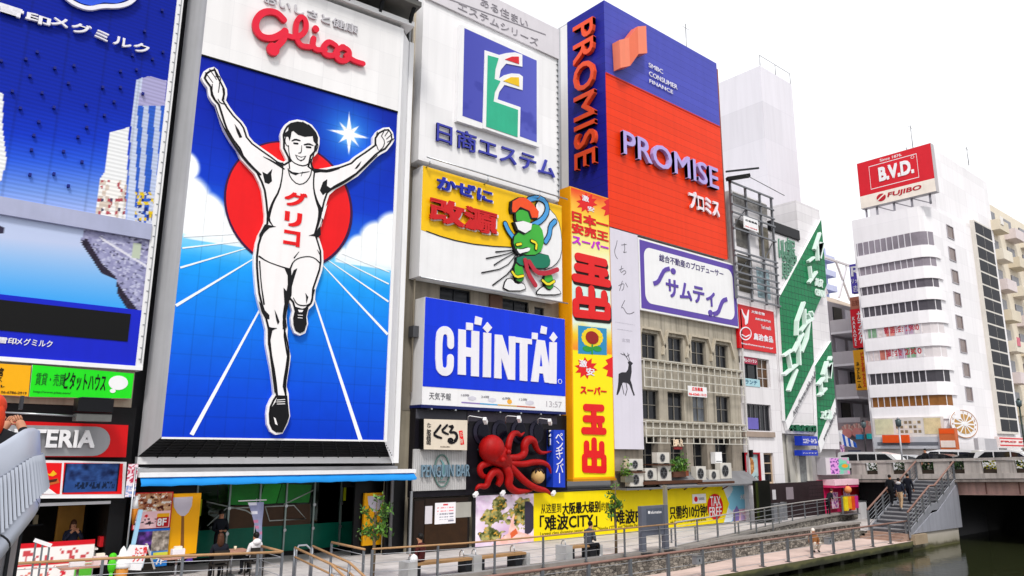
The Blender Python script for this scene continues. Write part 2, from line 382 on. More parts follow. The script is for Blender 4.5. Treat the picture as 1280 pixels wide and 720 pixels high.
def picture(name, parent, pl, u0, u1, v0, v1, d, nu, nv, paint, base=None):
    """a flat printed picture: paint(U, V, X, Y) gives sRGB colours; U, V run 0..1, X, Y are the photo points they were read from"""
    U, V = np.meshgrid(np.linspace(0, 1, nu), np.linspace(0, 1, nv)); u = u0+(u1-u0)*U; v = v0+(v1-v0)*V
    x, y, z = [pl.O[i]+pl.U[i]*u+pl.N[i]*d+(v if i == 2 else 0) for i in range(3)]
    X, Y = project(x, y, z); c = np.clip(paint(U, V, X, Y), 0, 1); c = np.where(c <= .04045, c/12.92, ((c+.055)/1.055)**2.4)
    org = np.array(ORG[parent]) if parent is not None else np.array(base or (0, 0, 0))
    vs = np.stack([x, y, z], -1).reshape(-1, 3)-org
    i, j = np.meshgrid(np.arange(nu-1), np.arange(nv-1)); a = (j*nu+i).ravel(); fs = np.stack([a, a+1, a+1+nu, a+nu], -1)
    me = bpy.data.meshes.new(name); me.from_pydata(vs.tolist(), [], fs.tolist()); me.materials.append(ART)
    at = me.color_attributes.new('art', 'FLOAT_COLOR', 'POINT'); at.data.foreach_set('color', np.concatenate([c.reshape(-1, 3), np.ones((nu*nv, 1))], 1).astype(np.float32).ravel())
    o = bpy.data.objects.new(name, me); COL.objects.link(o); ORG[o] = Vector(org)
    if parent is not None: o.parent = parent
    else: o.location = Vector(org)
    return o
def pxpicture(name, parent, pl, tl, br, d, nu, nv, paint):
    a = pl.at(*tl, d); b = pl.at(*br, d); return picture(name, parent, pl, min(a[0], b[0]), max(a[0], b[0]), min(a[1], b[1]), max(a[1], b[1]), d, nu, nv, paint)
# ------------------------------------------------------------------ windows: frame with its pane one level deeper
def window(parent, pl, u0, u1, v0, v1, d, cols=2, rows=2, fm=None, pm=None, fw=.05, name='window'):
    fm = fm or GREYM; pm = pm or PANE; f = MB(pl)
    f.box(u0, u0+fw, v0, v1, d, d+.06, fm); f.box(u1-fw, u1, v0, v1, d, d+.06, fm); f.box(u0+fw, u1-fw, v0, v0+fw, d, d+.058, fm); f.box(u0+fw, u1-fw, v1-fw, v1, d, d+.058, fm)
    for i in range(1, cols): uu = u0+(u1-u0)*i/cols; f.box(uu-fw*.4, uu+fw*.4, v0+fw, v1-fw, d+.003, d+.05, fm)
    for j in range(1, rows): vv = v0+(v1-v0)*j/rows; f.box(u0+fw, u1-fw, vv-fw*.35, vv+fw*.35, d+.006, d+.045, fm)
    o = f.build(name, parent); p = MB(pl); p.box(u0+.01, u1-.01, v0+.01, v1-.01, d-.02, d+.001, pm); p.build('pane', o); return o
# ================================================================== the runner billboard
def zA(p): return [(230+x/4.235, 60+y/4.235) for x, y in p]
def zB(p): return [(330+x/4.235, 120+y/4.235) for x, y in p]
def zC(p): return [(300+x/4.5, 260+y/4.5) for x, y in p]
def zD(p): return [(300+x/4., 380+y/4.) for x, y in p]
def z2(p): return [(200+x/2.4, y/2.4) for x, y in p]
RED = M('#ea1017', .4, 0, .06); 
G = Pl((6.66, 24.0, 0), -math.radians(4.8))
g = thing('runner_billboard', 'giant billboard of a white running man with raised arms before a red sun on blue', 'billboard', G.to(3.8, 3.6, -.6))
gu0, gv0 = G.at(202, 546); gu1, gv1 = G.at(496.7, 139.6); gu0 = min(gu0, G.at(253.3, 62.5)[0]); vtop = G.at(503, 36)[1]
def glico_bg(U, V, X, Y):
    t = V
    c = np.zeros(U.shape+(3,))
    stops = [(0, '#0638c4'), (.12, '#0a4cd8'), (.30, '#1078ea'), (.43, '#1c9cf4'), (.505, '#63c8f8'), (.53, '#d9f1fb'), (.56, '#2470e6'), (.66, '#0c3ac6'), (.85, '#0724a8'), (1, '#061f9c')]
    ps = [s[0] for s in stops]; cs = np.array([rgb(s[1]) for s in stops])
    for k in range(3): c[..., k] = np.interp(t, ps, cs[:, k])
    # printed clouds at both sides
    dn = np.full(U.shape, 0.)
    for cx, cy, r in [(-.02, .585, .11), (.07, .555, .095), (-.03, .68, .06), (.13, .53, .07), (.2, .50, .06), (1.02, .60, .10), (.93, .565, .095), (.84, .53, .075), (.76, .50, .05), (.99, .50, .1)]:
        q = 1-np.hypot((U-cx), (V-cy)*1.6)/r/1.32; dn = np.maximum(dn, q)
    dn = np.where(V < .492, 0, dn); c = mixc(c, '#f6fafd', np.clip(dn*5, 0, 1))
    hz = np.exp(-((V-.485)/.02)**2)*.35; c = mixc(c, '#b5e2fa', hz)
    # glow of the printed star
    q = np.hypot((U-.735)*.6, V-.885); c = mixc(c, '#2f8df0', np.exp(-(q/.1)**2)*.8); c = mixc(c, '#9fe0ff', np.exp(-(q/.03)**2))
    for k in range(8):
        a = k*math.pi/4+.05; L = .075 if k % 2 == 0 else .05; dx, dy = (U-.735)*.6, V-.885; al = dx*math.cos(a)+dy*math.sin(a); ac = np.abs(-dx*math.sin(a)+dy*math.cos(a))
        c = mixc(c, '#ffffff', np.clip((.011*(1-al/L)-ac)*400, 0, 1)*(al > 0))
    # joints of the light panels
    for k in range(1, 12): c = c*(1-.10*np.exp(-((U-k/12)/.0016)**2))[..., None]
    for k in range(1, 20): c = c*(1-.10*np.exp(-((V-k/20)/.0010)**2))[..., None]
    return c*(.97+.06*vnoise(U*9, V*15, 2, 5))[..., None]
picture('picture_panel', g, G, gu0, gu1, gv0, gv1, .0, 230, 380, glico_bg)
b = MB(G)
hdw = Mgrid('#f0eff0', '#e0dfe2', 1.1, .9, .012, .5, .05, G.a)
b.box(gu0, gu1, gv1, vtop, -.3, .04, hdw); b.box(gu0, gu1, gv1-.05, gv1, -.2, .055, BLACK)
b.build('header_panel', g)
# flanks widening to the wall, the rim and the dark louvred underside
b = MB(G); Bk = G.shift(-.9); lb = Bk.at(172, 571); rb = Bk.at(491, 581); ru = max(rb[0], Bk.at(512, 34)[0]); bt = vtop+.1
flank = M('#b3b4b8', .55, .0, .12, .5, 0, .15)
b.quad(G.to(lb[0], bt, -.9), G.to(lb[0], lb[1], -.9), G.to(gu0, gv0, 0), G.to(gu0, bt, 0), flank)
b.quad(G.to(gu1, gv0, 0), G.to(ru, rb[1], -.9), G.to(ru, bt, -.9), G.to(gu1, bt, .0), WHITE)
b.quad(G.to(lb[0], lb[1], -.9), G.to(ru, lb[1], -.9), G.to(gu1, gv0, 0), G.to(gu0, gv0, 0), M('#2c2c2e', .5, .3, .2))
b.build('flanks', g)
b = MB(G)
for k in range(1, 7):
    t = k/7; a = np.array(G.to(lb[0], lb[1], -.9))*(1-t)+np.array(G.to(gu0, gv0, 0))*t; c = np.array(G.to(ru, lb[1], -.9))*(1-t)+np.array(G.to(gu1, gv0, 0))*t
    b.bar(a+[0, -.02, -.02], c+[0, -.02, -.02], .025, .04, M('#1b1b1d', .5, .3, .2))
for k in range(1, 16):
    t = k/16; a = np.array(G.to(lb[0], lb[1], -.9))*(1-t)+np.array(G.to(ru, lb[1], -.9))*t; c = np.array(G.to(gu0, gv0, 0))*(1-t)+np.array(G.to(gu1, gv0, 0))*t
    b.bar(a+[0, -.02, -.03], c+[0, -.02, -.03], .03, .03, M('#1b1b1d', .5, .3, .2))
b.build('louvre', g)
b = MB(G)
b.box(lb[0], ru, lb[1]-.22, lb[1]-.004, -1.3, -.86, WHITE); b.box(ru+.003, ru+.2, lb[1]-.22, bt, -1.3, -.84, WHITE); b.box(gu1+.01, gu1+.12, gv0, vtop, -.12, .03, WHITE); b.box(gu0, gu1+.12, gv0-.06, gv0-.004, -.1, .04, WHITE)
b.build('rim', g)
b = MB(G)                                                       # visor over the top edge
for k, (dz, dd) in enumerate([(0.15, .2), (.75, .75), (1.3, 1.1), (1.9, 1.4)]):
    b.box(gu0-.4, gu1+.5, vtop+dz, vtop+dz+.2, -1.2, dd, M('#6d6c68', .5, .3, .2) if k else WHITE)
for k in range(7):
    uu = gu0-.3+(gu1-gu0+.6)*k/6; b.bar(G.to(uu, vtop+.2, .1), G.to(uu, vtop+2, 1.35), .12, .12, DARKM)
b.build('visor', g)
# track lanes, sun, star
LW = M('#f2f6fa', .5, 0, .03)
b = MB(G)
for px, ww in [([(229.5, 295.6), (302, 292)], (2.2, 1)), ([(228, 310), (305, 301)], (2.4, 1.1)), ([(225.5, 334.5), (312, 309)], (3, 1.2)), ([(220, 382), (321, 321)], (4.5, 1.6)), ([(239.5, 543.5), (345, 350)], (6.5, 2)),
               ([(486.8, 340), (428, 317)], (1.6, 1)), ([(486, 355), (420, 322)], (2.2, 1)), ([(485.6, 377), (410, 325)], (2.8, 1.2)), ([(484.6, 418), (403, 331)], (4, 1.5)), ([(451.2, 551.5), (385, 350)], (6.5, 2))]:
    b.pxstroke(px, [q*.8 for q in ww], .001, .012, LW, rnd=False)
b.build('track_lanes', g)
b = MB(G); b.pxell(364.6, 256, 77, 79, .001, .03, M('#3a0a40', .45), n=64); b.pxell(364, 255.6, 74.4, 76.6, .031, .034, RED, n=64); b.build('sun_disc', g)
# the runner, a flat relief standing off the panel
sil = zA([(92, 155), (105, 122), (130, 105), (160, 97), (180, 112), (192, 145), (212, 180), (229, 215), (231, 245), (224, 275), (245, 310), (275, 350), (312, 388), (332, 418), (347, 465), (372, 495), (420, 530), (470, 565), (500, 588), (528, 600), (545, 590), (530, 560), (515, 530), (515, 490), (512, 455), (522, 425), (537, 402), (560, 385), (600, 376), (640, 383), (680, 405), (703, 436)]) + \
      zB([(285, 190), (297, 220), (296, 255), (285, 300), (262, 325), (253, 368), (275, 386), (330, 378), (400, 362), (455, 342), (480, 318), (530, 285), (578, 250), (578, 215), (600, 183), (632, 166), (665, 163), (685, 190), (693, 232), (680, 255), (652, 290), (622, 306), (600, 322), (560, 362), (500, 422), (440, 460), (382, 492), (348, 522), (335, 560), (325, 600), (318, 645), (305, 690)]) + \
      zC([(480, 20), (465, 60), (450, 110), (440, 145), (455, 190), (470, 240), (472, 300), (465, 350), (445, 410), (428, 460), (425, 510), (415, 545), (388, 572), (380, 610), (386, 650), (370, 702), (340, 717), (308, 702), (293, 665), (288, 620), (297, 580), (285, 535), (277, 525), (270, 560), (264, 610), (267, 660)]) + \
      zD([(241, 120), (239, 160), (250, 230), (256, 262), (250, 310), (240, 370), (235, 410), (246, 450), (247, 500), (253, 560), (240, 602), (215, 648), (180, 654), (153, 637), (137, 602), (134, 550), (139, 510), (155, 475), (170, 452), (165, 400), (155, 330), (141, 260), (130, 200), (130, 130), (113, 60)]) + \
      zC([(107, 545), (92, 480), (84, 400), (79, 330), (79, 270), (88, 200), (103, 152), (125, 112), (138, 80), (140, 40)]) + \
      [(329.5, 252), (327.5, 238), (324, 228)] + zA([(375, 665), (340, 627), (303, 587), (283, 537), (248, 492), (213, 432), (198, 392), (183, 342), (170, 302), (148, 277), (132, 250), (126, 207), (107, 182)])
INK = M('#0b0b10', .45, 0, .1); SKIN = M('#f4f1f2', .5, 0, .03)
puv = [G.at(x, y, .2) for x, y in sil]; kk = abs(G.at(350, 300)[1]-G.at(350, 310)[1])/10
b = MB(G)
b.poly(puv, .0, .16, SKIN); b.poly(offset_poly(puv, 2.6*kk), .161, .170, INK); inn = offset_poly(puv, 5.0*kk); b.poly(inn, .171, .178, SKIN)
D0, D1 = .179, .184
def st(p, w_, sm=1): b.pxstroke(p, w_, D0, D1, INK, sm=sm)
def bl(p, m_=None, sm=0, dd=0): b.pxpoly(p, D0+dd, D1+dd, m_ or INK, sm=sm)
# vest
st(zB([(100, 355), (98, 420), (82, 500), (48, 560), (30, 612), (24, 655), (50, 692)]), [1.6, 1.4, 2, 2.6, 3.4, 2.6, .8])
st(zB([(268, 392), (262, 450), (264, 500), (280, 560), (300, 602), (292, 655), (272, 720)]), [2, 1.6, 1.8, 3, 5.2, 3.4, 2])
bl(zA([(415, 655), (440, 668), (468, 640), (462, 668), (466, 705), (448, 720), (428, 712)])); bl(zB([(312, 455), (335, 440), (333, 475), (355, 490), (312, 525), (296, 500)]))
st(zB([(265, 390), (300, 395), (340, 398), (400, 385)]), [3.4, 4, 3.6, .6]); st(zB([(128, 385), (138, 432), (178, 470), (218, 462), (246, 425), (252, 392)]), 1.3); bl(zB([(126, 385), (150, 402), (190, 408), (168, 420), (140, 408)]))
st(zB([(190, 408), (212, 405), (240, 400)]), [1, 1.4, .8]); st(zB([(205, 402), (196, 425)]), [1, .4])
st(zB([(130, 328), (136, 385)]), 1.3); st(zB([(250, 335), (252, 372), (266, 392)]), [1, 2.4, 3]); bl(zB([(60, 350), (100, 352), (104, 372), (92, 372)]))
st(zA([(420, 575), (470, 600), (530, 640)]), [.6, 2.4, 1.8])
# arms
st(zA([(165, 300), (195, 390), (250, 490), (300, 560), (350, 620), (405, 670)]), [.8, 1.4, 2.4, 3.6, 3.4, 2.2]); bl(zA([(268, 402), (290, 432), (308, 472), (294, 476), (278, 440)]))
st(zA([(180, 270), (190, 290), (225, 300)]), [1, 1.6, .8]); bl(zB([(480, 386), (498, 362), (516, 344), (505, 368), (492, 384)])); st(zB([(340, 500), (430, 455), (500, 405), (600, 312)]), [3, 2.6, 1.8, .9])
for q in ([(108, 155), (138, 196)], [(114, 130), (152, 182)], [(136, 112), (172, 166)], [(160, 106), (184, 150)], [(187, 192), (196, 150), (168, 150)], [(188, 195), (182, 235)], [(150, 192), (148, 235), (170, 282)], [(205, 215), (212, 270)]): st(zA(q), [1.1, .8] if len(q) == 2 else 1)
for q in ([(640, 176), (622, 212)], [(662, 180), (640, 212)], [(678, 202), (648, 228)], [(688, 226), (652, 244)], [(622, 212), (640, 240), (632, 272), (610, 290)], [(600, 190), (588, 240), (605, 285)]): st(zB(q), [1.1, .8] if len(q) == 2 else 1)
# shorts, crotch, legs
st(zC([(108, 272), (150, 300), (220, 326), (272, 342)]), [2.2, 1.2, 1.2, 2]); st(zC([(285, 336), (300, 300), (332, 280), (380, 271), (420, 280), (450, 310)]), [2, 1.3, 1.2, 1.2, 1.2, 1.6]); st(zC([(305, 280), (332, 245)]), [1.6, .4]); st(zC([(455, 270), (435, 235)]), [1.6, .4])
bl(zC([(250, 338), (287, 338), (290, 380), (302, 350), (322, 338), (306, 390), (292, 440), (290, 490), (277, 522), (266, 560), (258, 620), (264, 672), (240, 682), (245, 600), (251, 560), (245, 448), (262, 468), (269, 430), (268, 380)]))
bl(zC([(140, 92), (165, 96), (203, 104), (165, 112), (125, 150), (112, 190), (108, 150)])); bl(zC([(386, 155), (420, 143), (452, 100), (455, 150), (440, 165), (415, 158)]))
bl(zC([(195, 573), (210, 605), (222, 640), (213, 656), (204, 630)])); bl(zC([(105, 520), (135, 570), (165, 602), (165, 626), (142, 620), (120, 580)])); bl(zD([(138, 112), (160, 118), (186, 120), (162, 132), (152, 180), (165, 300), (178, 420), (186, 452), (172, 440), (158, 330), (142, 200)]))
st(zD([(236, 10), (222, 60), (216, 105), (226, 145), (240, 205), (245, 255), (236, 330), (226, 400), (230, 452)]), [2.6, 3, 2.4, 1.8, 2, 2.4, 2.4, 2, 1.4]); st(zC([(110, 300), (118, 420), (135, 540)]), [1.6, 1.2, 2])
bl(zC([(368, 478), (384, 500), (373, 538), (372, 505)])); st(zC([(300, 505), (318, 540), (350, 550), (388, 545), (410, 515)]), [.8, 1.4, 1.4, 1.4, .8]); st(zC([(418, 460), (408, 500)]), [1.6, 1])
# shoes
bl(zD([(188, 456), (236, 458), (240, 500), (246, 560), (236, 592), (212, 642), (180, 640), (157, 612), (151, 560), (155, 520), (178, 490)]), dd=.002); bl(zC([(310, 555), (350, 566), (385, 555), (372, 610), (376, 650), (362, 692), (338, 703), (308, 682), (300, 650), (310, 600)]), dd=.002)
for q in ([(186, 480), (224, 477)], [(184, 490), (224, 488)], [(186, 500), (224, 499)]): b.pxstroke(zD(q), .9, .188, .192, SKIN)
bl(zD([(168, 565), (178, 572), (188, 606), (176, 600)]), SKIN, dd=.006); bl(zC([(326, 572), (356, 574), (350, 586), (332, 586)]), SKIN, dd=.006)
for q in ([(326, 602), (352, 604)], [(326, 617), (350, 619)]): b.pxstroke(zC(q), .8, .188, .192, SKIN)
# head
bl(zB([(106, 215), (112, 195), (128, 182), (130, 160), (150, 145), (178, 137), (198, 146), (206, 133), (215, 148), (238, 150), (256, 168), (276, 192), (286, 218), (284, 250), (272, 252), (262, 238), (258, 212), (215, 216), (180, 205), (155, 184), (146, 190), (142, 215), (136, 238), (128, 215)]), sm=0, dd=.002)
st(zB([(116, 215), (110, 235), (116, 258), (130, 268)]), 1.1); st(zB([(282, 250), (288, 262), (276, 290)]), 1.1); st(zB([(130, 262), (132, 300), (142, 340), (172, 362), (215, 372), (248, 350), (264, 310), (270, 262)]), [1, 1, 1.2, 1.4, 1.6, 1.4, 1.2, 1])
st(zB([(148, 238), (166, 229), (190, 236)]), [1.2, 2.6, 1.8]); st(zB([(214, 258), (238, 253), (260, 262)]), [1.8, 2.6, 1.2]); st(zB([(160, 250), (178, 252)]), 2.4); st(zB([(226, 270), (246, 272)]), 2.4); st(zB([(200, 262), (198, 300), (184, 302)]), [.6, 1.2, 1.2])
bl(zB([(164, 310), (180, 316), (197, 322), (224, 316), (214, 336), (196, 346), (176, 334)]), dd=.002); bl(zB([(172, 317), (197, 327), (216, 321), (206, 335), (192, 339), (180, 331)]), SKIN, dd=.006)
b.build('runner', g)
b = MB(G)
def zl(p): return zB(p)
text(b, 'グ', zB([(112, 495)])[0], zB([(226, 598)])[0], .186, .20, RED, .045); text(b, 'リ', zB([(112, 606)])[0], zB([(198, 700)])[0], .186, .20, RED, .05)
text(b, 'コ', (355.2, 286.5), (374.5, 309), .186, .20, RED, .05)
b.build('chest_lettering', g)
b = MB(G); RS = M('#e3213c', .35, 0, .05)
def gs(p, w_, sm=2): b.pen(z2(p), w_, .1, .22, RS, sm=sm)
gs([(372, 58), (352, 36), (318, 32), (292, 50), (285, 82), (303, 110), (338, 116), (372, 98), (378, 88), (372, 118), (352, 138), (340, 150)], 7.5); b.pxell(200+340/2.4, 147/2.4, 8, 8, .1, .222, RS)
gs([(378, 104), (408, 114), (438, 96), (440, 62), (424, 46), (408, 68), (408, 112), (424, 138), (452, 140)], 6.2); gs([(462, 114), (458, 136), (470, 150), (496, 148)], 6.2); b.pxell(200+468/2.4, 86/2.4, 4.2, 4.2, .1, .222, RS)
gs([(528, 136), (508, 122), (490, 138), (492, 160), (514, 168), (534, 160)], 6.2); gs([(548, 140), (570, 150), (566, 178), (544, 184), (528, 170), (530, 148), (552, 140)], 6.4); gs([(560, 166), (584, 182), (610, 190)], [6.5, 5.4, 6])
b.build('script_lettering', g)
b = MB(G); text(b, 'おいしさと健康', (331, -9), (447, 43), .05, .11, M('#c9c7cd', .5, 0, .05), .02); b.build('slogan_lettering', g)

# ================================================================== milk company billboard at the left edge
s = thing('dairy_billboard', 'tall blue billboard with white Japanese lettering over a printed riverside city', 'billboard', (1, 24.4, 6.2))
SB = F
x1 = SB.at(221, 0)[0]; zb, zmid0, zmid1 = 10.28, 10.12, 10.62
A1 = [(171, 100), (186, 95), (209, 101), (203, 165), (197, 300), (158, 285), (165, 140)]; A2 = [(138, 165), (161, 159), (156, 290), (118, 278), (124, 225), (131, 215)]; A3 = [(-5, 112), (4, 118), (3, 160), (8, 200), (2, 225), (-5, 230)]
def dairy_top(U, V, X, Y):
    c = np.zeros(U.shape+(3,)); ps = [0, .08, .2, .33, .45, .6, 1]; cs = np.array([rgb(h) for h in ('#cfd6ee', '#b0c0f0', '#6f96ea', '#2c5ce0', '#0e36c6', '#0828ac', '#05209c')])
    t = (V*11.9)/11.9
    for k in range(3): c[..., k] = np.interp(np.clip((288-Y+.16*X*.3)/270, 0, 1), ps, cs[:, k])
    n1 = vnoise(np.floor(X/4), np.floor(Y/7), 1.37, 3, 1); n2 = vnoise(np.floor(X/3), np.floor(Y/4), 1.71, 9, 1)
    m = inpoly(X, Y, A3) | inpoly(X, Y, A2); q = np.where((n1 > .42)[..., None], rgb('#f3f1ee'), rgb('#d8c9bc')); q = np.where(((n2 > .74) & (Y > 225))[..., None], rgb('#b4525a'), q); q = np.where(((n2 < .2) & (Y > 245))[..., None], rgb('#4a4560'), q); q = np.where((Y < 225)[..., None], rgb('#eef0f2'), q); c[m] = q[m]
    m = inpoly(X, Y, A1); q = np.where(((np.sin((X+.06*Y)*.42)) > -.1)[..., None], rgb('#2e5fc8'), rgb('#bcc8e4')); q = np.where((Y < 132)[..., None], rgb('#aaa6d0'), q); q = np.where(((Y > 240) & (n1 > .5))[..., None], rgb('#20307c'), q); q = np.where(((Y > 240) & (n2 > .62))[..., None], rgb('#cfd4e4'), q); q = np.where(((Y > 240) & (n2 < .32))[..., None], rgb('#e0c020'), q); c[m] = q[m]
    m = inpoly(X, Y, [(171, 100), (178, 97), (172, 140), (168, 290), (158, 285), (165, 140)]); c[m] = rgb('#c9d4ec')
    c = c*(.96+.04*np.sign(np.sin(V*2*math.pi*95)))[..., None]
    for uu in (.62, .72, .82, .92): c = c*(1-.12*np.exp(-((U-uu)/.003)**2))[..., None]
    return c
picture('picture_panel', s, SB, -4.5, x1, zmid1, 22.5, .0, 300, 560, dairy_top)
def dairy_low(U, V, X, Y):
    c = mixc('#2f9df0', '#b9c6e6', (378-Y+X*.10)/82+0*U); n = vnoise(np.floor((X+Y*.3)/5), np.floor((Y-X*.5)/4), 1.37, 4, 1); n2 = vnoise(np.floor((X-Y*.6)/2.5), np.floor((Y+X*.4)/3), 1.71, 5, 1)
    m = inpoly(X, Y, [(105, 286), (101, 303), (127, 342), (146, 350), (146, 366), (160, 388), (182, 392), (190, 296)])
    q = mixc('#7d7aa0', '#a9a8c8', n*1.6-.3); q = np.where((n2 > .74)[..., None], rgb('#c9c9dc'), q); q = np.where((n2 < .2)[..., None], rgb('#3c3a52'), q); q = mixc(q, '#9aa0c8', vnoise(X, Y, .06, 14)*.5); c[m] = q[m]; m = np.abs((Y-300)-.62*(X-130)) < 1.6; m = m & inpoly(X, Y, [(120, 290), (190, 296), (182, 345), (150, 330)]); c[m] = rgb('#d8d8e4'); m = inpoly(X, Y, [(166, 303), (176, 305), (175, 324), (165, 322)]); c[m] = rgb('#b9c4b0')
    m = inpoly(X, Y, [(101, 303), (127, 342), (146, 350), (144, 345), (128, 330), (108, 297)]) | inpoly(X, Y, [(146, 352), (146, 366), (160, 388), (176, 392), (160, 372)]); c[m] = (rgb('#2a2433')*(.8+.6*n2[..., None]))[m]
    m = inpoly(X, Y, [(-5, 280), (5, 284), (5, 291), (-5, 294)]); c[m] = rgb('#333046'); return c
zlo0 = SB.at(90, 378)[1]
picture('river_picture', s, SB, -4.5, x1, zlo0, zmid0, .0, 220, 150, dairy_low)
b = MB(SB); b.box(-4.5, x1, zmid0, zmid1, -.2, .12, M('#a9aecb', .5, .1, .1)); b.box(x1, x1+.2, 6.1, 22.5, -.6, .06, WHITES); b.box(-4.5, x1+.2, 6.08, 6.2, -.6, .07, WHITE); b.build('frame', s)
b = MB(SB)
b.box(x1+.12, x1+.14, 6.3, 22.4, .06, .08, GREYM)
for k in range(46): b.box(x1+.06, x1+.119, 6.4+k*.35, 6.42+k*.35, .06, .08, GREYM)
b.build('ladder', s)
DB = M('#0b1fc4', .4, 0, .05)
b = MB(SB); b.box(-4.5, x1, 6.2, zlo0, -.2, .01, DB); b.build('blue_band', s)
b = MB(SB); b.box(-4.5, SB.at(161, 412)[0], SB.at(80, 420)[1], SB.at(80, 383.5)[1], .011, .03, BLACK); b.build('led_display', s)
b = MB(SB); LT = M('#eceaf2', .4, 0, .04)
text(b, '雪印', (-2, 2), (62.5, 34), .06, .14, LT, .04); text(b, 'メグミルク', (65, 17), (186, 69), .06, .14, LT, .022); text(b, '雪印', (-1, 421), (20, 430.5), .012, .03, LT, .03); text(b, 'メグミルク', (21, 422), (65, 434.5), .012, .03, LT, .015)
for px in ([(76, -14), (84, -2), (96, 6), (112, 11), (128, 7), (146, 8), (162, 4), (172, -6)],): b.pxstroke(px, 5, .06, .16, M('#ecebf5', .4), sm=2); b.pxpoly([(82, -12), (90, -2), (102, 4), (114, 7), (130, 3), (146, 4), (158, 0), (166, -8), (160, -30), (84, -30)], .05, .06, M('#2a55d8', .4))
b.build('lettering', s)
for x, y in [(32, 75), (1, 77), (46, 66), (68, 86), (37, 96), (85, 105), (15, 115), (52, 117), (107, 132), (142, 128), (25, 136), (67, 135), (130, 145), (48, 153), (108, 160), (42, 170), (97, 172), (39, 188), (79, 190), (102, 203), (37, 219), (67, 218), (85, 233), (150, 90), (170, 88), (165, 70), (180, 40), (190, 75), (203, 66), (178, 118), (150, 110), (202, 14), (128, 110), (92, 83)]:
    u, v = SB.at(x, y); b = MB(SB); b.box(u-.035, u+.035, v-.04, v+.04, .0, .1, M('#1a2580', .5)); b.build('sign_lamp', s)

# ================================================================== shop signs under it
def zS(x, y): return (x/5.145, 440+y/5.145)
GREENS = M('#1ee01c', .4, 0, .05)
t = thing('estate_agent_sign', 'bright green landscape sign with black katakana and a white speech balloon', 'shop sign', (4.5, 24.4, 5.1))
b = MB(F); b.pxpoly([(40.8, 456), (167.5, 467), (164, 498), (36.5, 496)], -.2, .1, GREENS, side=WHITE); b.build('panel', t)
b = MB(F); text(b, '賃貸・売買', (45.7, 465.5), (80, 483), .101, .11, M('#0e5a1c', .5), .0); text(b, 'ピタットハウス', (81.6, 465), (131, 489.5), .101, .11, BLACK, .02); text(b, 'http://www.pitat.com/', (42, 488), (88.4, 493.6), .101, .108, M('#0e5a1c', .5))
b.pxell(148, 478.5, 12, 9, .101, .112, WHITE); b.pxell(141, 488.6, 3.6, 2.6, .101, .112, WHITE); b.build('lettering', t)
t = thing('yellow_letting_sign', 'small yellow landscape sign beside the bright green sign', 'shop sign', (2.5, 24.4, 5.1))
b = MB(F); b.pxpoly([(-30, 452.5), (39, 457), (35.5, 495.5), (-30, 492)], -.2, .1, M('#f2ae0c', .4, 0, .05), side=WHITE); b.build('panel', t)
b = MB(F); text(b, '館', (-6, 459), (3.5, 470.5), .101, .11, BLACK, .03); text(b, 'ス', (-5, 471), (2.5, 477.5), .101, .11, BLACK, .0); text(b, 'ビル', (-12, 480), (5.5, 484.5), .101, .11, BLACK, .03); text(b, '06-6786-2919', (1.5, 488.5), (33, 493), .101, .11, M('#5a3a10', .5), .01); b.build('lettering', t)
t = thing('floodlight', 'black boxy floodlight on an arm above the red burger sign', 'floodlight', (4.6, 23.8, 4.6))
L8 = F.shift(.9); b = MB(L8); b.pxbox((98.5, 497), (141, 515.5), -.35, .25, M('#15161a', .35, .2, .2)); b.pxbox((102, 496), (139, 498.5), -.3, .27, M('#3a3d44', .3, .5)); b.build('housing', t)
b = MB(L8); b.pxbox((96, 517), (139, 527), -.3, .2, M('#6f706e', .4, .3, .3)); b.build('lens_hood', t)
b = MB(L8); p = L8.at(97, 520); b.tube([L8.to(p[0], p[1], .0), L8.to(p[0]-1.75, p[1]+.05, -.3)], .025, STEEL); b.build('arm', t)
t = thing('burger_shop_sign', 'red sign with a grey pill and raised white Latin capitals', 'shop sign', (4, 24.4, 3.5))
b = MB(F); b.pxpoly([(-10, 525), (160.5, 531.5), (157.5, 571.5), (-10, 571)], -.25, .12, M('#d40d14', .4, 0, .06)); b.build('panel', t)
b = MB(F); a_ = F.at(137, 551); hh = .41; pts = [(a_[0]-.42+hh*math.sin(q)*.98, a_[1]-.02+hh*math.cos(q)) for q in np.linspace(0, math.pi, 12)]+[(-.6, a_[1]-.02-hh), (-.6, a_[1]-.02+hh)]
b.poly(pts, .121, .15, M('#9a9a9e', .4, .2, .1)); b.build('pill', t)
b = MB(F); text(b, 'LOTTERIA', (-24, 535), (118, 560), .151, .26, M('#f4f3f6', .4, 0, .03), .035); b.build('lettering', t)
t = thing('screen_sign', 'white framed red sign holding a dark video screen above the shop counter', 'shop sign', (4.5, 24.4, 2.4))
b = MB(F); 
def zT(x, y): return (x/4.8, 570+y/4.8)
b.pxpoly([zT(60, 20), zT(760, 36), zT(745, 252), zT(60, 256)], -.3, .1, WHITE); b.build('frame', t)
b = MB(F); b.pxpoly([zT(80, 38), zT(372, 42), zT(358, 228), zT(80, 232)], .101, .11, RED); b.pxpoly([zT(235, 228), zT(250, 175), zT(275, 180), zT(340, 228)], .111, .116, WHITE); b.pxpoly([zT(275, 150), zT(345, 132), zT(358, 160), zT(300, 175)], .111, .118, M('#c8642a')); b.pxpoly([zT(282, 146), zT(345, 135), zT(338, 152), zT(295, 160)], .119, .123, M('#4a2010')); b.pxpoly([zT(262, 92), zT(300, 110), zT(320, 86), zT(342, 108), zT(318, 122), zT(296, 118)], .111, .118, M('#f0b818')); b.pxell(*zT(246, 68), 2.2, 2.2, .111, .118, WHITE); b.build('menu_panel', t)
b = MB(F); b.pxpoly([zT(385, 40), zT(738, 46), zT(730, 228), zT(372, 230)], .101, .11, RED); b.build('screen_surround', t)
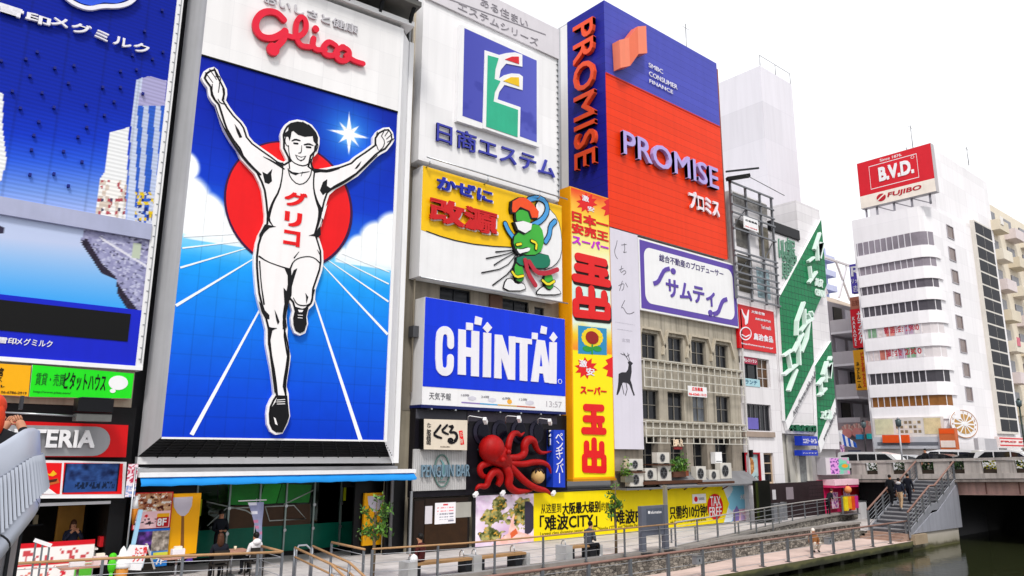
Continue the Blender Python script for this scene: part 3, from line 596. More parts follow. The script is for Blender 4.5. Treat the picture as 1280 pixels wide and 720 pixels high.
def scr(U, V, X, Y):
    n = vnoise(U*8, V*6, 1, 8); c = mixc('#10183a', '#3a62a8', n*1.4-.2); c = mixc(c, '#2a4a86', (V < .38)*.8); m = (V < .34) & (V > .12) & (U > .2) & (vnoise(U*60, V*9, 1, 2, 1) > .55); c[m] = rgb('#12203c'); c = mixc(c, '#0b0f1e', ((U < .03) | (U > .97))*1.); return c
pxpicture('screen', t, F, zT(395, 46), zT(702, 211), .125, 60, 34, scr)

# ================================================================== estate company billboard (white, green letter)
def z3(p): return [(500+x/3, y/3) for x, y in p]
t = thing('estate_company_billboard', 'tall white billboard with a framed green letter logo and blue lettering', 'billboard', (19.5, 24.4, 15.4))
eu0 = F.at(537, 197)[0]-.0; eu1 = F.at(694, 235)[0]; ev0 = F.at(615, 215)[1]; ev0 = 15.42
b = MB(F); b.box(15.55, 23.5, 15.4, 24.4, -1.3, 0, Mgrid('#f1f0f2', '#e2e1e5', 1.32, 1.5, .012, .5, .05)); b.build('panel', t)
b = MB(F); p = F.at(545, 7); q = F.at(695, 70); b.box(15.55, 23.5, 22.78, 24.41, .003, .10, M('#d6d2d8', .5, 0, .05)); b.build('header', t)
b = MB(F); lg = M('#9c98a0', .5); text(b, 'ある住まい', (601, -4), (660, 35), .101, .13, lg, .0); text(b, 'エステムシリーズ', (573, 1), (673, 58), .101, .13, lg, .0); b.pxstroke([(560, -2), (682, 43)], 1.2, .101, .12, lg); b.build('header_lettering', t)
b = MB(F); b.pxpoly([(575.5, 29.5), (673.5, 68.5), (674, 184), (571.5, 151)], 0.003, .22, WHITE); b.build('logo_frame', t)
def lgart(U, V, X, Y):
    c = mixc('#4a4fae', '#5a60be', U+0*V); n = vnoise(U*5, V*7, 1, 12); c = mixc(c, '#3b409c', np.clip((n-.6)*9, 0, 1)*.6*(V < .45)); return c
pxpicture('logo_panel', t, F, (580.5, 35), (671, 178), .225, 50, 60, lgart)
b = MB(F); WH = WHITE
b.pxpoly(z3([(318, 188), (372, 206), (398, 199), (432, 196), (459, 205), (459, 250), (398, 238), (378, 262), (372, 294), (390, 282), (418, 275), (447, 277), (461, 287), (460, 338), (392, 318), (372, 345), (366, 372), (452, 402), (449, 528), (310, 480)]), .226, .26, WH)
b.pxpoly(z3([(330, 207), (370, 218), (358, 260), (355, 296), (377, 304), (356, 345), (351, 380), (443, 412), (441, 514), (324, 474)]), .261, .28, M('#2fb08a', .4, 0, .08))
b.pxpoly(z3([(394, 222), (420, 212), (446, 212), (447, 240)]), .261, .28, M('#d8232e', .4)); b.pxpoly(z3([(388, 303), (416, 289), (446, 290), (448, 324)]), .261, .28, M('#f0c41c', .4)); b.build('logo_letter', t)
b = MB(F); NB = M('#3b3fa8', .4, 0, .05); text(b, '日商エステム', (546.5, 151), (694, 223.5), .05, .13, NB, .014); b.build('lettering', t)
b = MB(F); b.box(23.47, 23.49, 15.5, 24.3, .0, .07, STEEL)
for k in range(28): b.box(23.38, 23.469, 15.6+k*.3, 15.62+k*.3, .0, .06, STEEL)
b.build('ladder', t)
# ================================================================== medicine billboard
def z9(p): return [(500+x/3.6, 190+y/3.6) for x, y in p]
t = thing('medicine_billboard', 'yellow and white billboard with red kanji and a green wind-blowing figure', 'billboard', (19.7, 24.4, 10.5))
YL = M('#f6c40a', .4, 0, .05)
ku0, ku1, kv0, kv1 = 15.78, 23.68, 10.54, 15.2
b = MB(F); b.box(ku0, ku1, kv0, kv1, -.75, 0, WHITE); b.build('panel', t)
b = MB(F); pts = [F.at(x, y) for x, y in z9([(120, 356), (180, 378), (250, 398), (330, 414), (420, 424), (500, 428)])]; mid = F.at(*z9([(500, 428)])[0])
b.poly([(ku0+.01, kv1-.01), (ku0+.01, pts[0][1])]+pts[1:]+[(mid[0]+.5, pts[-1][1]+.2), (ku1-.01, pts[-1][1]+.8), (ku1-.01, kv1-.01)], .001, .012, YL); b.pxstroke(z9([(120, 356), (180, 378), (250, 398), (330, 414), (420, 424), (500, 428)]), 1.3, .013, .02, INK); b.build('yellow_field', t)
b = MB(F); SH = M('#e8e4ea', .5)
text(b, 'かぜに', (548.5, 220), (617, 255.5), .02, .08, SH, .045); text(b, 'かぜに', (547, 219), (616, 254), .08, .14, M('#1a2aa8', .4), .035)
text(b, '改源', (540, 245.5), (623.5, 297), .02, .10, SH, .035); text(b, '改源', (538, 244), (622, 295), .10, .18, M('#cc1a1e', .4), .05); b.build('lettering', t)
def z10(p): return [(620+x/5.144, 230+y/5.144) for x, y in p]
b = MB(F)                                                          # plain stand-in figure: bag, ribbons, green body, cloud
def fg(p, m_, k=0, sm=1): b.pxpoly(z10(p), .0+.013, .06+.012*k, INK, sm=sm); q = offset_poly([F.at(x, y, .06) for x, y in z10(p)], 5*kk/5.144*1.1*1.4); q = smooth_poly(q, sm) if sm else q; b.poly(q, .0611+.012*k, .066+.012*k, m_)
GF = M('#3fae3a', .4, 0, .06); BF = M('#4a9ede', .4); OR = M('#f0501c', .4); TL_ = M('#147a5c', .4); RB = M('#b8283a', .4); YB = M('#f2e028', .4)
fg([(250, 90), (330, 140), (400, 220), (425, 330), (425, 460), (380, 530), (300, 560), (240, 470), (260, 250)], WHITE, 0)
fg([(60, 610), (100, 600), (130, 640), (180, 630), (200, 690), (40, 690)], WHITE, 0); fg([(260, 690), (290, 660), (330, 650), (370, 650), (410, 680), (425, 715), (260, 715)], WHITE, 0)
b.pxstroke(z10([(215, 100), (270, 85), (320, 110), (335, 170), (300, 230), (235, 265)]), 8.2, .07, .1, INK, sm=1); b.pxstroke(z10([(215, 100), (270, 85), (320, 110), (335, 170), (300, 230), (235, 265)]), 5.6, .101, .108, BF, sm=1)
b.pxstroke(z10([(380, 240), (350, 270), (345, 330), (320, 370)]), 7.6, .07, .1, INK, sm=1); b.pxstroke(z10([(380, 240), (350, 270), (345, 330), (320, 370)]), 5.2, .101, .108, BF, sm=1)
b.pxstroke(z10([(60, 255), (80, 300), (110, 340)]), 7.6, .07, .1, INK, sm=1); b.pxstroke(z10([(60, 255), (80, 300), (110, 340)]), 5.2, .101, .108, BF, sm=1)
fg([(110, 500), (165, 505), (185, 600), (160, 640), (115, 620)], GF, 3); fg([(310, 560), (360, 575), (375, 660), (340, 690), (300, 650)], GF, 3)
fg([(130, 455), (330, 440), (355, 510), (320, 550), (230, 545), (120, 520)], TL_, 4)
fg([(110, 320), (230, 250), (290, 270), (310, 370), (280, 460), (160, 465), (100, 400)], GF, 5); fg([(115, 165), (215, 160), (225, 250), (175, 300), (120, 250)], GF, 6)
fg([(90, 160), (95, 110), (140, 85), (180, 85), (215, 110), (250, 150), (272, 180), (265, 225), (220, 225), (205, 180), (150, 155), (120, 190), (95, 190)], OR, 7, 0)
fg([(108, 245), (165, 235), (228, 255), (220, 300), (180, 325), (130, 300)], WHITE, 8, 0)
for p in ([(230, 365), (262, 380), (258, 415)], [(105, 565), (130, 600), (175, 590)], [(300, 620), (335, 650), (375, 625)], [(135, 390), (160, 385)]): b.pxstroke(z10(p), 4.6, .13, .17, INK, sm=1); b.pxstroke(z10(p), 3., .171, .176, YB, sm=1)
b.pxstroke(z10([(190, 490), (205, 570), (255, 650)]), 6, .13, .17, RB, sm=1); b.pxstroke(z10([(215, 500), (260, 570), (330, 575), (395, 550)]), 6, .13, .168, RB, sm=1)
fg([(110, 410), (150, 420), (215, 400), (210, 440), (160, 450), (140, 460)], WHITE, 9)
for p in ([(130, 420), (60, 430), (0, 436)], [(130, 428), (50, 455), (-60, 478)], [(132, 436), (50, 480), (-10, 520)], [(136, 446), (60, 540), (-90, 570)], [(140, 455), (100, 560), (-20, 650)]): b.pxstroke(z10(p), [.6, 1, 1.6], .014, .03, INK, sm=1)
b.build('figure', t)
b = MB(F); b.tube([F.to(ku0-.1, kv0-.1, .25), F.to(ku1+.1, kv0-.1, .25)], .035, STEEL); b.tube([F.to(ku0, kv1+.28, .3), F.to(ku1+.1, kv1+.28, .3)], .035, STEEL)
for k in range(6):
    uu = ku0+.15+(ku1-ku0-.3)*k/5; b.tube([F.to(uu, kv0-.1, .25), F.to(uu, kv0+.0, -.1)], .025, STEEL)
    if k % 2 == 0: b.tube([F.to(uu, kv1+.28, .3), F.to(uu, kv1+.0, .28), F.to(uu, kv1-.06, -.0)], .03, STEEL)
b.build('light_rail', t)
# ================================================================== blue housing billboard
def zc(p): return [(500+x/4, 360+y/4) for x, y in p]
t = thing('blue_housing_billboard', 'deep blue billboard with chunky white Latin capitals over a white weather strip', 'billboard', (20, 24.4, 5.5))
cu0, cu1, cv0, cv1 = 16.1, 23.82, 5.5, 9.74; cs = F.at(531.7, 483)[1]
b = MB(F); b.box(cu0, cu1, cv0, cv1, -.8, 0, WHITE); b.box(cu0-.05, cu1, cv0-.12, cv0-.003, -.8, .03, M('#14205c', .4)); b.build('panel', t)
b = MB(F); b.box(cu0+.01, cu1-.01, 6.2, cv1-.01, .001, .012, Mgrid('#0d38e0', '#0b2fc0', 2.56, 1.72, .012, .4, .1)); b.build('blue_field', t)
b = MB(F)
for p in ([(293, 205), (330, 210), (330, 295), (358, 300), (358, 213), (397, 217), (395, 443), (356, 440), (356, 345), (330, 342), (330, 435), (290, 432)], [(418, 222), (457, 226), (455, 447), (415, 445)], [(475, 232), (512, 235), (546, 345), (545, 240), (578, 243), (576, 460), (540, 457), (507, 348), (508, 453), (472, 450)], [(578, 245), (660, 256), (660, 282), (638, 279), (637, 466), (600, 462), (600, 275), (578, 272)], [(748, 270), (785, 272), (783, 479), (745, 476)], [(332, 172), (366, 176), (365, 212), (331, 208)], [(378, 140), (412, 150), (405, 187), (373, 180)], [(438, 170), (461, 198), (438, 226), (415, 200)], [(661, 222), (690, 226), (688, 258), (660, 254)], [(708, 188), (736, 197), (732, 232), (702, 226)], [(768, 220), (788, 246), (768, 272), (748, 250)],
          [(685, 258), (725, 263), (760, 475), (724, 472), (716, 428), (697, 426), (692, 470), (656, 467)]): b.pxpoly(zc(p), .013, .05, LT)
b.pxpoly(zc([(705, 330), (712, 392), (699, 391)]), .051, .053, M('#0d38e0', .4, 0, .12, .8))
b.pen(zc([(254, 285), (254, 236), (238, 211), (212, 211), (196, 236), (194, 392), (210, 417), (236, 420), (252, 400), (253, 350)]), 10, .013, .05, LT)
b.pxell(500+800/4, 360+467/4, 2.4, 3, .013, .03, LT); b.pxell(500+800/4, 360+467/4, 1.8, 2.4, .031, .034, M('#0d38e0', .4, 0, .12, .8)); text(b, 'R', (699, 475.4), (701.3, 478.2), .035, .04, LT); b.build('lettering', t)
b = MB(F); DK = M('#5c5c62', .5); text(b, '天気予報', (536.7, 490), (563.7, 500.8), .002, .012, DK, .0); text(b, '13:57', (683, 501), (702.5, 509.5), .002, .012, M('#b8b4ba', .5), .0)
for x, y, s_ in ((576.5, 492, '18時'), (601.5, 494, '24時'), (628, 496, '6時'), (649, 497.3, '12時')): text(b, s_, (x, y), (x+10, y+4.2), .002, .010, M('#8c8a92', .5), .0)
for a, c_, h in ((577, 600, '#8a74b8'), (600, 622, '#4aa0d0'), (622, 646, '#d8b060'), (646, 669, '#c86a4a')): b.pxstroke([(a, 503+(a-577)*.068), (c_, 503+(c_-577)*.068)], 1.6, .002, .008, M(h, .5), rnd=False)
for x, y in ((590, 498), (615, 500), (662, 503.5)):
    for dx, r in ((-2.5, 2.6), (.5, 3.4), (3, 2.4)): b.pxell(x+dx, y, r, r*.85, .002, .008+.001*dx*.2, M('#d4d2de', .5))
b.pxell(637, 502, 3, 3, .002, .008, M('#f0b040', .5)); b.build('weather_strip', t)
for k in range(7): b = MB(F); uu = cu0+.4+k*1.15; b.box(uu, uu+.07, cv0-.18, cv0-.122, -.3, .05, STEEL); b.build('lamp_clip', t)
b = MB(F); b.box(cu0-.28, cu0-.02, 8.15, 8.6, -.7, -.35, M('#55565a', .5, .3)); b.build('junction_box', t)
# ================================================================== buildings of the left half
CONC = M('#8d8578', .8, 0, .22, .6, .15, .3); BEIGE = M('#a59c8a', .8, 0, .2, .7, .1, .3); SOOT = M('#0e0e11', .5, 0, .3, .8)
def zi(ox, oy, k): return lambda x, y: (ox+x/k, oy+y/k)
# ---- burger shop building
t = thing('shop_building', 'narrow building with a beige fascia strip over a black shop front open to the promenade', 'building', (2, 25, 0))
W1 = Pl((0, 24.65, 0))
b = MB(W1); b.wall(-6, 5.88, 4.98, 6.12, .05, [], BEIGE, back=.2); b.wall(-6, 6.05, 2.2, 4.98, 0, [], SOOT); b.wall(-6, 6.05, 0, 2.2, 0, [(1.6, 5.62, 0, 2.2)], SOOT, depth=.4); b.box(-6, 6.05, 6.12, 22.4, -8, -.3, M('#77777b', .7)); b.build('wall', t)
b = MB(); b.wbox(1.5, 5.7, 27.4, 27.5, 0, 2.3, M('#1a1512', .7)); b.wbox(1.5, 1.6, 24.7, 27.4, 0, 2.3, SOOT); b.wbox(5.62, 5.7, 25.06, 27.4, 0, 2.3, SOOT); b.wbox(1.5, 5.7, 24.7, 27.5, 2.3, 2.4, SOOT); b.build('shop_room', t)
b = MB(); b.wbox(4.6, 5.3, 26.2, 26.3, 0, 2.1, M('#a8762c', .5, 0, .3)); b.build('back_door', t)
b = MB(); b.wbox(2.4, 4.4, 27.0, 27.35, 1.5, 1.54, DARKM); 
for k in range(9): b.wbox(2.45+k*.21, 2.57+k*.21, 27.05, 27.2, 1.541, 1.541+.1+.08*(k % 3), M(['#7a6a2a', '#402018', '#c0b090'][k % 3], .5))
b.build('back_shelf', t)
b = MB(); b.wbox(2.9, 5.6, 24.5, 24.64, 2.22, 2.3, M('#c8c8cc', .4, .5)); b.build('shutter_box', t)
# ---- counter, staff, menu board
t = thing('shop_counter', 'white shop counter with a red striped menu front below the screen sign', 'counter', (3.9, 24.9, 0))
b = MB(); b.wbox(2.9, 5.4, 24.75, 25.3, 0, .95, M('#c9c4c0', .5)); b.wbox(2.85, 5.45, 24.68, 25.35, .951, 1., M('#e0dcd8', .4)); b.build('body', t)
CP = Pl((0, 24.7, 0))
def menu(U, V, X, Y):
    c = np.ones(U.shape+(3,))*rgb('#f2eeec'); n = vnoise(np.floor(U*36), np.floor(V*14), 1.37, 3, 1); c[(V > .88)] = rgb('#d21c28'); c[(V > .5) & (V < .84) & (n > .7)] = rgb('#c84a50'); c[(np.abs(V-.5) < .02)] = rgb('#d21c28'); c[(V < .46) & (U > .55) & (vnoise(U*14, V*8, 1, 6, 2) > .58)] = rgb('#d62a3a'); c[(V < .46) & (U < .5) & (n > .74)] = rgb('#d8705a'); c[(V < .46) & (U > .82)] = rgb('#5ab83a'); return c
picture('menu_front', t, CP, 2.95, 5.35, .1, 1.25, .03, 70, 40, menu)
# ---- the runner building
t = thing('runner_building', 'dark building carrying the running man billboard, its glazed ground floor set back under an awning', 'building', (10.5, 25.5, 0))
b = MB(F.shift(-1.35)); b.box(6.07, 15.0, 3.28, 22.6, -8, 0, M('#4a4a4e', .6, .1, .2)); b.build('wall', t)
b = MB(); b.wbox(6.07, 15.25, 25.0, 30, 3.05, 3.27, M('#26262a', .6)); b.wbox(6.07, 15.25, 24.6, 25.0, 2.98, 3.2, M('#b9babd', .5, .3, .15)); b.wbox(6.07, 15.25, 24.9, 25.1, 2.7, 2.975, M('#141416', .6)); b.build('soffit', t)
b = MB(); b.wbox(6.07, 15.3, 29.6, 29.7, 0, 3.05, M('#1c1510', .7)); b.wbox(6.0, 6.07, 25.1, 29.7, 0, 3.05, SOOT); b.wbox(15.25, 15.35, 25.1, 29.7, 0, 3.05, SOOT); b.wbox(6.07, 15.25, 27.3, 29.6, .01, .06, M('#30241a', .6)); b.build('shop_room', t)
FG = Pl((0, 27.15, 0))
b = MB(FG); ux = [FG.at(x, 640)[0] for x in (244, 285, 323, 356, 391, 425, 456, 462, 488, 516)]
b.box(6.1, 15.2, 0, .16, -.2, .05, BLACK); b.box(6.1, 15.2, 2.72, 3.0, -.2, .03, M('#101012', .5)); b.build('plinth', t)
for i in range(6):
    f = MB(FG); f.box(ux[i]-.03, ux[i]+.03, .16, 2.72, -.02, .08, M('#8fa09c', .4, .5)); 
    for v in (.9, 1.75): f.ell(ux[i], v, .06, .06, .08, .12, STEEL, n=10)
    o = f.build('window', t)
    p = MB(FG); p.box(ux[i]+.035, ux[i+1]-.035, 1.06, 2.72, .0, .012, glass_mat('#a9c4ba', name='shop_glass')); p.build('pane', o)
    p = MB(FG); p.box(ux[i]+.035, ux[i+1]-.035, .16, 1.055, .0, .02, M('#0c6450', .25, 0, .2, .8)); p.build('green_film', o)
for i in (0, 5):
    p = MB(FG); p.box(ux[i]+.06, ux[i]+.16, 1.55+.3*(i > 0), 2.1+.3*(i > 0), .09, .11, M('#c8d420', .4)); p.build('yellow_sticker', t)
for h_, q_ in (('#1f8a30', [(285, 605), (330, 605), (322, 631), (285, 631)]), ('#2cae3a', [(331, 605), (352, 605), (345, 629), (323.5, 630.5)]), ('#1f8a30', [(353, 605), (390, 606), (386, 628), (346, 629)]), ('#4a3320', [(286, 633), (388, 630), (388, 661), (286, 664)])):
    p = MB(FG); p.pxpoly(q_, .0125, .0135, M(h_, .3, 0, .3, 1.5)); p.build('interior_colour_sheet', t)  # sheets added on the glass, standing in for the dim interior's colours
b = MB()                                                          # green raked ceiling and white cut shapes inside
b.add([(9.6, 27.3, 2.72), (13.4, 27.3, 2.72), (13.2, 27.9, 1.95), (9.9, 27.9, 1.9)], [(0, 3, 2, 1)], M('#2cc034', .5)); b.add([(8.7, 27.3, 2.72), (9.55, 27.3, 2.72), (9.85, 27.9, 1.9), (8.7, 27.9, 2.2)], [(0, 3, 2, 1)], M('#2aa830', .5)); b.wbox(8.5, 13.4, 27.95, 28.0, .9, 1.9, M('#7a5230', .6)); b.build('interior_panels', t)
b = MB()
for pts in ([(9.3, 1.2), (9.9, 1.75), (11.0, 1.75)], [(9.2, 2.0), (10.6, 1.65), (11.2, 1.3)], [(11.3, 1.75), (12.4, 1.75), (12.9, 1.25), (11.5, 1.25), (11.3, 1.75)], [(12.0, 1.8), (13.2, 2.3)]):
    b.tube([(x, 27.12, z) for x, z in pts], .022, M('#c3ccc8', .5), n=6)
b.build('chair_frames', t)
b = MB(FG); b.box(ux[7]+.0, 15.2, .0, 2.75, -.03, .05, M('#0d0d10', .35, 0, .3)); b.build('black_panel', t); b = MB(FG); b.box(15.08, 15.93, 0, 2.72, 1.9, 2.06, M('#0d0d10', .4)); b.build('black_panel', t); b = MB(FG); b.box(14.1, 15.24, 0, 2.72, 1.4, 1.5, M('#0d0d10', .4)); b.box(6.1, ux[0]-.02, .0, 2.72, -.03, .04, M('#0f0f12', .35)); b.build('black_panel', t)
b = MB(FG); b.box(14.3, 15.1, 2.35, 2.72, .06, .2, M('#3c4042', .4, .4)); b.ell(14.75, 2.5, .14, .1, .2, .24, BLACK); b.build('vent_unit', t)
for x, nm in ((243.5, 'a'),):
    pass
t = thing('blue_awning', 'long blue roll-up awning with a white cassette over the glass shop front', 'awning', (10.8, 24.5, 2.8))
AW = F.shift(.35); a0 = AW.at(174, 590)[0]; a1 = AW.at(518, 596)[0]
b = MB(AW); b.box(a0, a1, 2.96, 3.09, -.3, .1, WHITE); b.build('cassette', t)
b = MB(AW); n = 44; vs = []
for i in range(n+1):
    u = a0+.04+(a1-a0-.08)*i/n; wv = .02*math.sin(i*1.3)+.012*math.sin(i*2.9); vs += [AW.to(u, 2.95, .02), AW.to(u, 2.78+wv*.6, .2+wv), AW.to(u, 2.71+wv*.5, .18+wv)]
b.add(vs, [(3*i+k, 3*i+k+1, 3*i+4+k, 3*i+3+k) for i in range(n) for k in range(2)], M('#1e8fe0', .6, 0, .08), True); b.build('fabric', t)
b = MB(AW)
for u in (a0+.3, (a0+a1)/2, a1-.3): b.bar(AW.to(u, 3.05, -.2), AW.to(u, 3.05, -.75), .07, .07, GREYM)
b.build('brackets', t)
# two yellow panels with a white funnel shape
def shovel(nm, label, tlx, sc_, pl, x0, y0, x1, y1):
    t = thing('poster_panel', label, 'poster', pl.to(pl.at((x0+x1)/2, y1)[0], .4, 0)); b = MB(pl); b.pxbox((x0, y0), (x1, y1), -.06, .05, M('#f6ae08', .4, 0, .05)); b.build('panel', t)
    w = x1-x0; h = y1-y0; f = lambda a, c: (x0+a*w, y0+c*h); b = MB(pl); b.pxpoly([f(.14, .06), f(.88, .045), f(.84, .2), f(.72, .31), f(.58, .37), f(.44, .37), f(.3, .32), f(.18, .22)], .051, .058, M('#cfc8d6', .4)); b.pxpoly([f(.46, .37), f(.56, .37), f(.55, .93), f(.42, .93)], .051, .056, M('#8a5a2a', .4)); b.build('shovel_print', t); return t
PW = F.shift(-.1)
shovel('', 'tall yellow poster panel with a pale trowel shape, beside the food posters', 0, 0, F.shift(-.55), 211.5, 617.5, 245, 691.5)
shovel('', 'tall yellow poster panel with a pale trowel shape behind the young tree', 0, 0, Pl((0, 25.55, 0)), 456, 616.5, 482, 680)
# food posters
P1 = F.shift(-.45)
def food8(U, V, X, Y):
    n = vnoise(U*5, V*8, 1, 21); n2 = vnoise(U*11, V*14, 1, 22); c = mixc('#8a3a24', '#e8c89a', n*1.6-.3); c[n2 > .62] = rgb('#f2eee6'); c[(n2 < .33)] = rgb('#4c1816'); m = V < .48; c[m] = rgb('#f2c9cf'); m = (V < .3) & (V > .1) & (U < .62) & (vnoise(U*22, V*26, 1, 4, 1) > .62); c[m] = rgb('#3a2a30'); m = np.hypot((U-.34), (V-.36)*1.3) < .05; c[m] = rgb('#d81c20'); m = (U > .62) & (V < .42) & (U < .95) & (V > .04); c[m] = rgb('#b41c24'); m = m & (V > .31); c[m] = rgb('#f0b020'); m = (U < .03) | (U > .97) | (V < .02) | (V > .98); c[m] = rgb('#c01c24'); return c
t = thing('poster_panel', 'red edged food poster reading 8F above the blue 7F poster', 'poster', P1.to(6.7, .9)); pxpicture('print', t, P1, (169.5, 616), (212.5, 660), .04, 50, 60, food8)
b = MB(P1); text(b, '8F', (197, 648), (207.5, 657), .041, .05, WHITE, .03); b.build('lettering', t); b = MB(P1); b.pxbox((169.5, 616), (212.5, 660), -.05, .038, DARKM); b.build('board', t)
def food7(U, V, X, Y):
    n = vnoise(U*6, V*8, 1, 31); n2 = vnoise(U*13, V*15, 1, 32); c = mixc('#1c1830', '#7a4ab0', n*1.5-.2); m = U > .48; q = mixc('#5c544c', '#c8bcb0', n2*1.6-.3); c[m] = q[m]; c[V < .40] = rgb('#2a78c8'); m = (V < .42) & (U < .5); c[m] = rgb('#d8e6f4'); m = (V < .36) & (U > .56) & (V > .2) ; c[m] = rgb('#d8d84a'); c[V > .92] = rgb('#2a6ac8'); return c
t = thing('poster_panel', 'blue food poster reading 7F below the red 8F poster', 'poster', P1.to(6.7, .0)); pxpicture('print', t, P1, (171, 661.5), (208, 707), .04, 50, 60, food7)
b = MB(P1); text(b, '7F', (195, 697), (204.5, 705), .041, .05, WHITE, .03); b.build('lettering', t); b = MB(P1); b.pxbox((171, 661.5), (208, 707), -.05, .038, DARKM); b.build('board', t)
t = thing('floor_sign', 'small black sign reading B1F under the yellow poster', 'sign', P1.to(7.6, 0)); b = MB(F.shift(-.55)); b.pxbox((212, 693), (242, 703), -.06, .04, BLACK); b.build('board', t); b = MB(F.shift(-.55)); text(b, 'B1F', (220, 695.3), (230.5, 700), .041, .05, WHITE, .03); b.pxpoly([(231, 701.5), (240, 694), (241, 702)], .041, .046, M('#5a3aa0', .5)); b.build('lettering', t)
t = thing('nobori_flag', 'slim pink and white upright flag sign on a pole between the two shops', 'flag', (6.0, 24.1, 0))
FP = F.shift(.35); b = MB(FP); p = FP.at(163.5, 640); b.tube([FP.to(p[0], 0, 0), FP.to(p[0], 3.25, 0)], .025, STEEL); b.tube([FP.to(p[0]-.02, 3.22, 0), FP.to(p[0]+.36, 3.22, 0)], .018, STEEL); b.build('pole', t)
def fl(U, V, X, Y):
    c = np.ones(U.shape+(3,))*rgb('#ecdde6'); n = vnoise(U*6, V*26, 1, 3, 1); c[(n > .52) & (V > .4)] = rgb('#c03a58'); c[(n > .55) & (V < .38)] = rgb('#8aa0d0'); return c
pxpicture('cloth', t, FP, (160.5, 580), (168.5, 621), .0, 10, 40, fl)
# A-board, big cone, striped pole
# ================================================================== the building with the four stacked signs
t = thing('sign_building', 'grey concrete building with drainpipes behind the stacked white, yellow and blue billboards', 'building', (19.5, 26, 0))
W2 = Pl((0, 25.2, 0)); wn = [W2.at(x, y) for x, y in ((550, 350), (588, 383), (628, 360), (661, 390), (668, 376), (680, 392), (611, 364), (626, 380))]
hol = [(wn[0][0], wn[1][0], 9.3, 10.5), (wn[2][0], wn[3][0], 9.3, 10.45), (wn[4][0], wn[5][0], 9.3, 10.3)]
b = MB(W2); b.wall(15.05, 24.2, 5.3, 24.2, 0, hol, CONC, back=7); b.wall(15.05, 24.0, -.0, 5.3, -.02, [], BEIGE); b.build('wall', t)
for h in hol: window(t, W2, h[0], h[1], h[2], h[3], -.14, 2 if h[1]-h[0] > .8 else 1, 1, DARKM, PANE)
b = MB(W2); b.box(wn[6][0], wn[7][0], 9.75, 10.5, .0, .12, M('#5a4034', .6)); b.build('vent_louvre', t)
b = MB(); 
for x, r, z0 in ((15.28, .07, .3), (15.5, .045, 5), (15.95, .04, 6)): b.tube([(x, 24.98, z0), (x, 24.98, 23)], r, M('#77797d', .4, .5) if r > .05 else M('#b6ab98', .6))
b.build('drainpipes', t)
b = MB()
for k in range(60): b.wbox(14.98, 15.16, 24.9, 25.0, 3.6+k*.31, 3.66+k*.31, DARKM)
b.wbox(14.97, 15.0, 24.88, 25.0, 3.4, 22.4, DARKM); b.wbox(15.14, 15.17, 24.88, 25.0, 3.4, 22.4, DARKM); b.build('ladder', t)
b = MB(W2); b.box(15.3, 15.6, 9.9, 10.6, .001, .02, M('#7a4640', .8, 0, .3)); b.box(15.2, 15.5, 11.9, 12.9, .001, .02, M('#8a5c54', .8, 0, .3)); b.build('brick_patch', t)
KW = Pl((0, 24.75, 0)); k0 = 16.06; k1 = 23.72
b = MB(KW); b.box(k0, k1+.5, 2.02, 5.36, -.4, 0, M('#1b1920', .35, .1, .35, 1.2)); b.box(k0, 18.5, 4.98, 5.36, .001, .02, M('#4a4a52', .6)); b.box(18.56, 23.6, 4.95, 5.36, .001, .02, M('#4c4854', .5)); b.build('black_cladding', t)
b = MB(KW); 
for k in range(4):
    c = zi(580, 500, 5.143)((105, 225, 345, 462)[k], 205); q = KW.at(*c); b.ell(q[0], q[1], .4, .5, .002, .06, M('#2c2a3a', .25, .4, .2), n=30); b.ell(q[0]+.08, q[1], .28, .36, .061, .1, M('#131320', .2, .4, .2), n=30)
b.build('dark_discs', t)
b = MB(KW); b.box(15.98, 18.5, 2.26, 3.82, .002, .07, M('#c9c8c8', .55, .1, .12, .8, 0, .3)); 
for k in range(30): b.box(15.99+k*.084, 16.02+k*.084, 2.27, 3.8, .071, .085, M('#b4b3b3', .55, .1))
b.build('corrugated_panel', t)
b = MB(KW); b.box(15.98, 18.75, .0, 1.98, -.2, .03, M('#17110e', .5)); b.box(16.6, 18.62, .06, 1.3, .031, .06, M('#33200f', .45, 0, .3, 3)); b.box(16.12, 16.55, .06, 1.9, .031, .05, M('#241710', .5, 0, .3)); b.box(16.6, 18.62, 1.31, 1.95, .031, .05, M('#20150e', .5)); b.box(15.9, 16.0, 0, 2.26, .0, .08, STEEL); b.build('brown_doors', t)
t = thing('notice_sheet', 'white notice sheet with red and black lines on the brown doors', 'notice', KW.to(17.4, .9)); zz = zi(500, 500, 4)
def notice(U, V, X, Y):
    c = np.ones(U.shape+(3,))*rgb('#eceaee'); n = vnoise(U*40, V*3, 1, 3, 1); ln = (np.sin(V*44) > .3) & (n > .45) & (U > .1) & (U < .9) & (V < .85) & (V > .2); c[ln] = rgb('#8a8a98'); c[ln & (V > .58)] = rgb('#e08088'); c[(V > .86) & (V < .94) & (np.abs(U-.5) < .12)] = rgb('#d03a44'); c[(V < .16) & (V > .1) & (U > .65) & (U < .92)] = rgb('#8a8a98'); return c
pxpicture('sheet', t, KW, zz(176, 515), zz(277, 615), .075, 44, 40, notice); b = MB(KW); b.pxbox(zz(176, 515), zz(277, 615), .061, .073, WHITE); b.build('backing', t)
t = thing('notice_sheet', 'grey blank sheet on the brown doors right of the white notice', 'notice', KW.to(18.2, 1.3)); b = MB(KW); b.pxbox(zz(279, 513), zz(355, 584), .061, .075, M('#a8a69e', .6)); b.build('sheet', t)
t = thing('notice_sheet', 'narrow pale notice strip on the brown door leaf', 'notice', KW.to(16.4, 1.)); b = MB(KW); b.pxbox(zz(127, 531), zz(160, 618), .06, .075, M('#cfcad0', .6)); b.build('sheet', t)
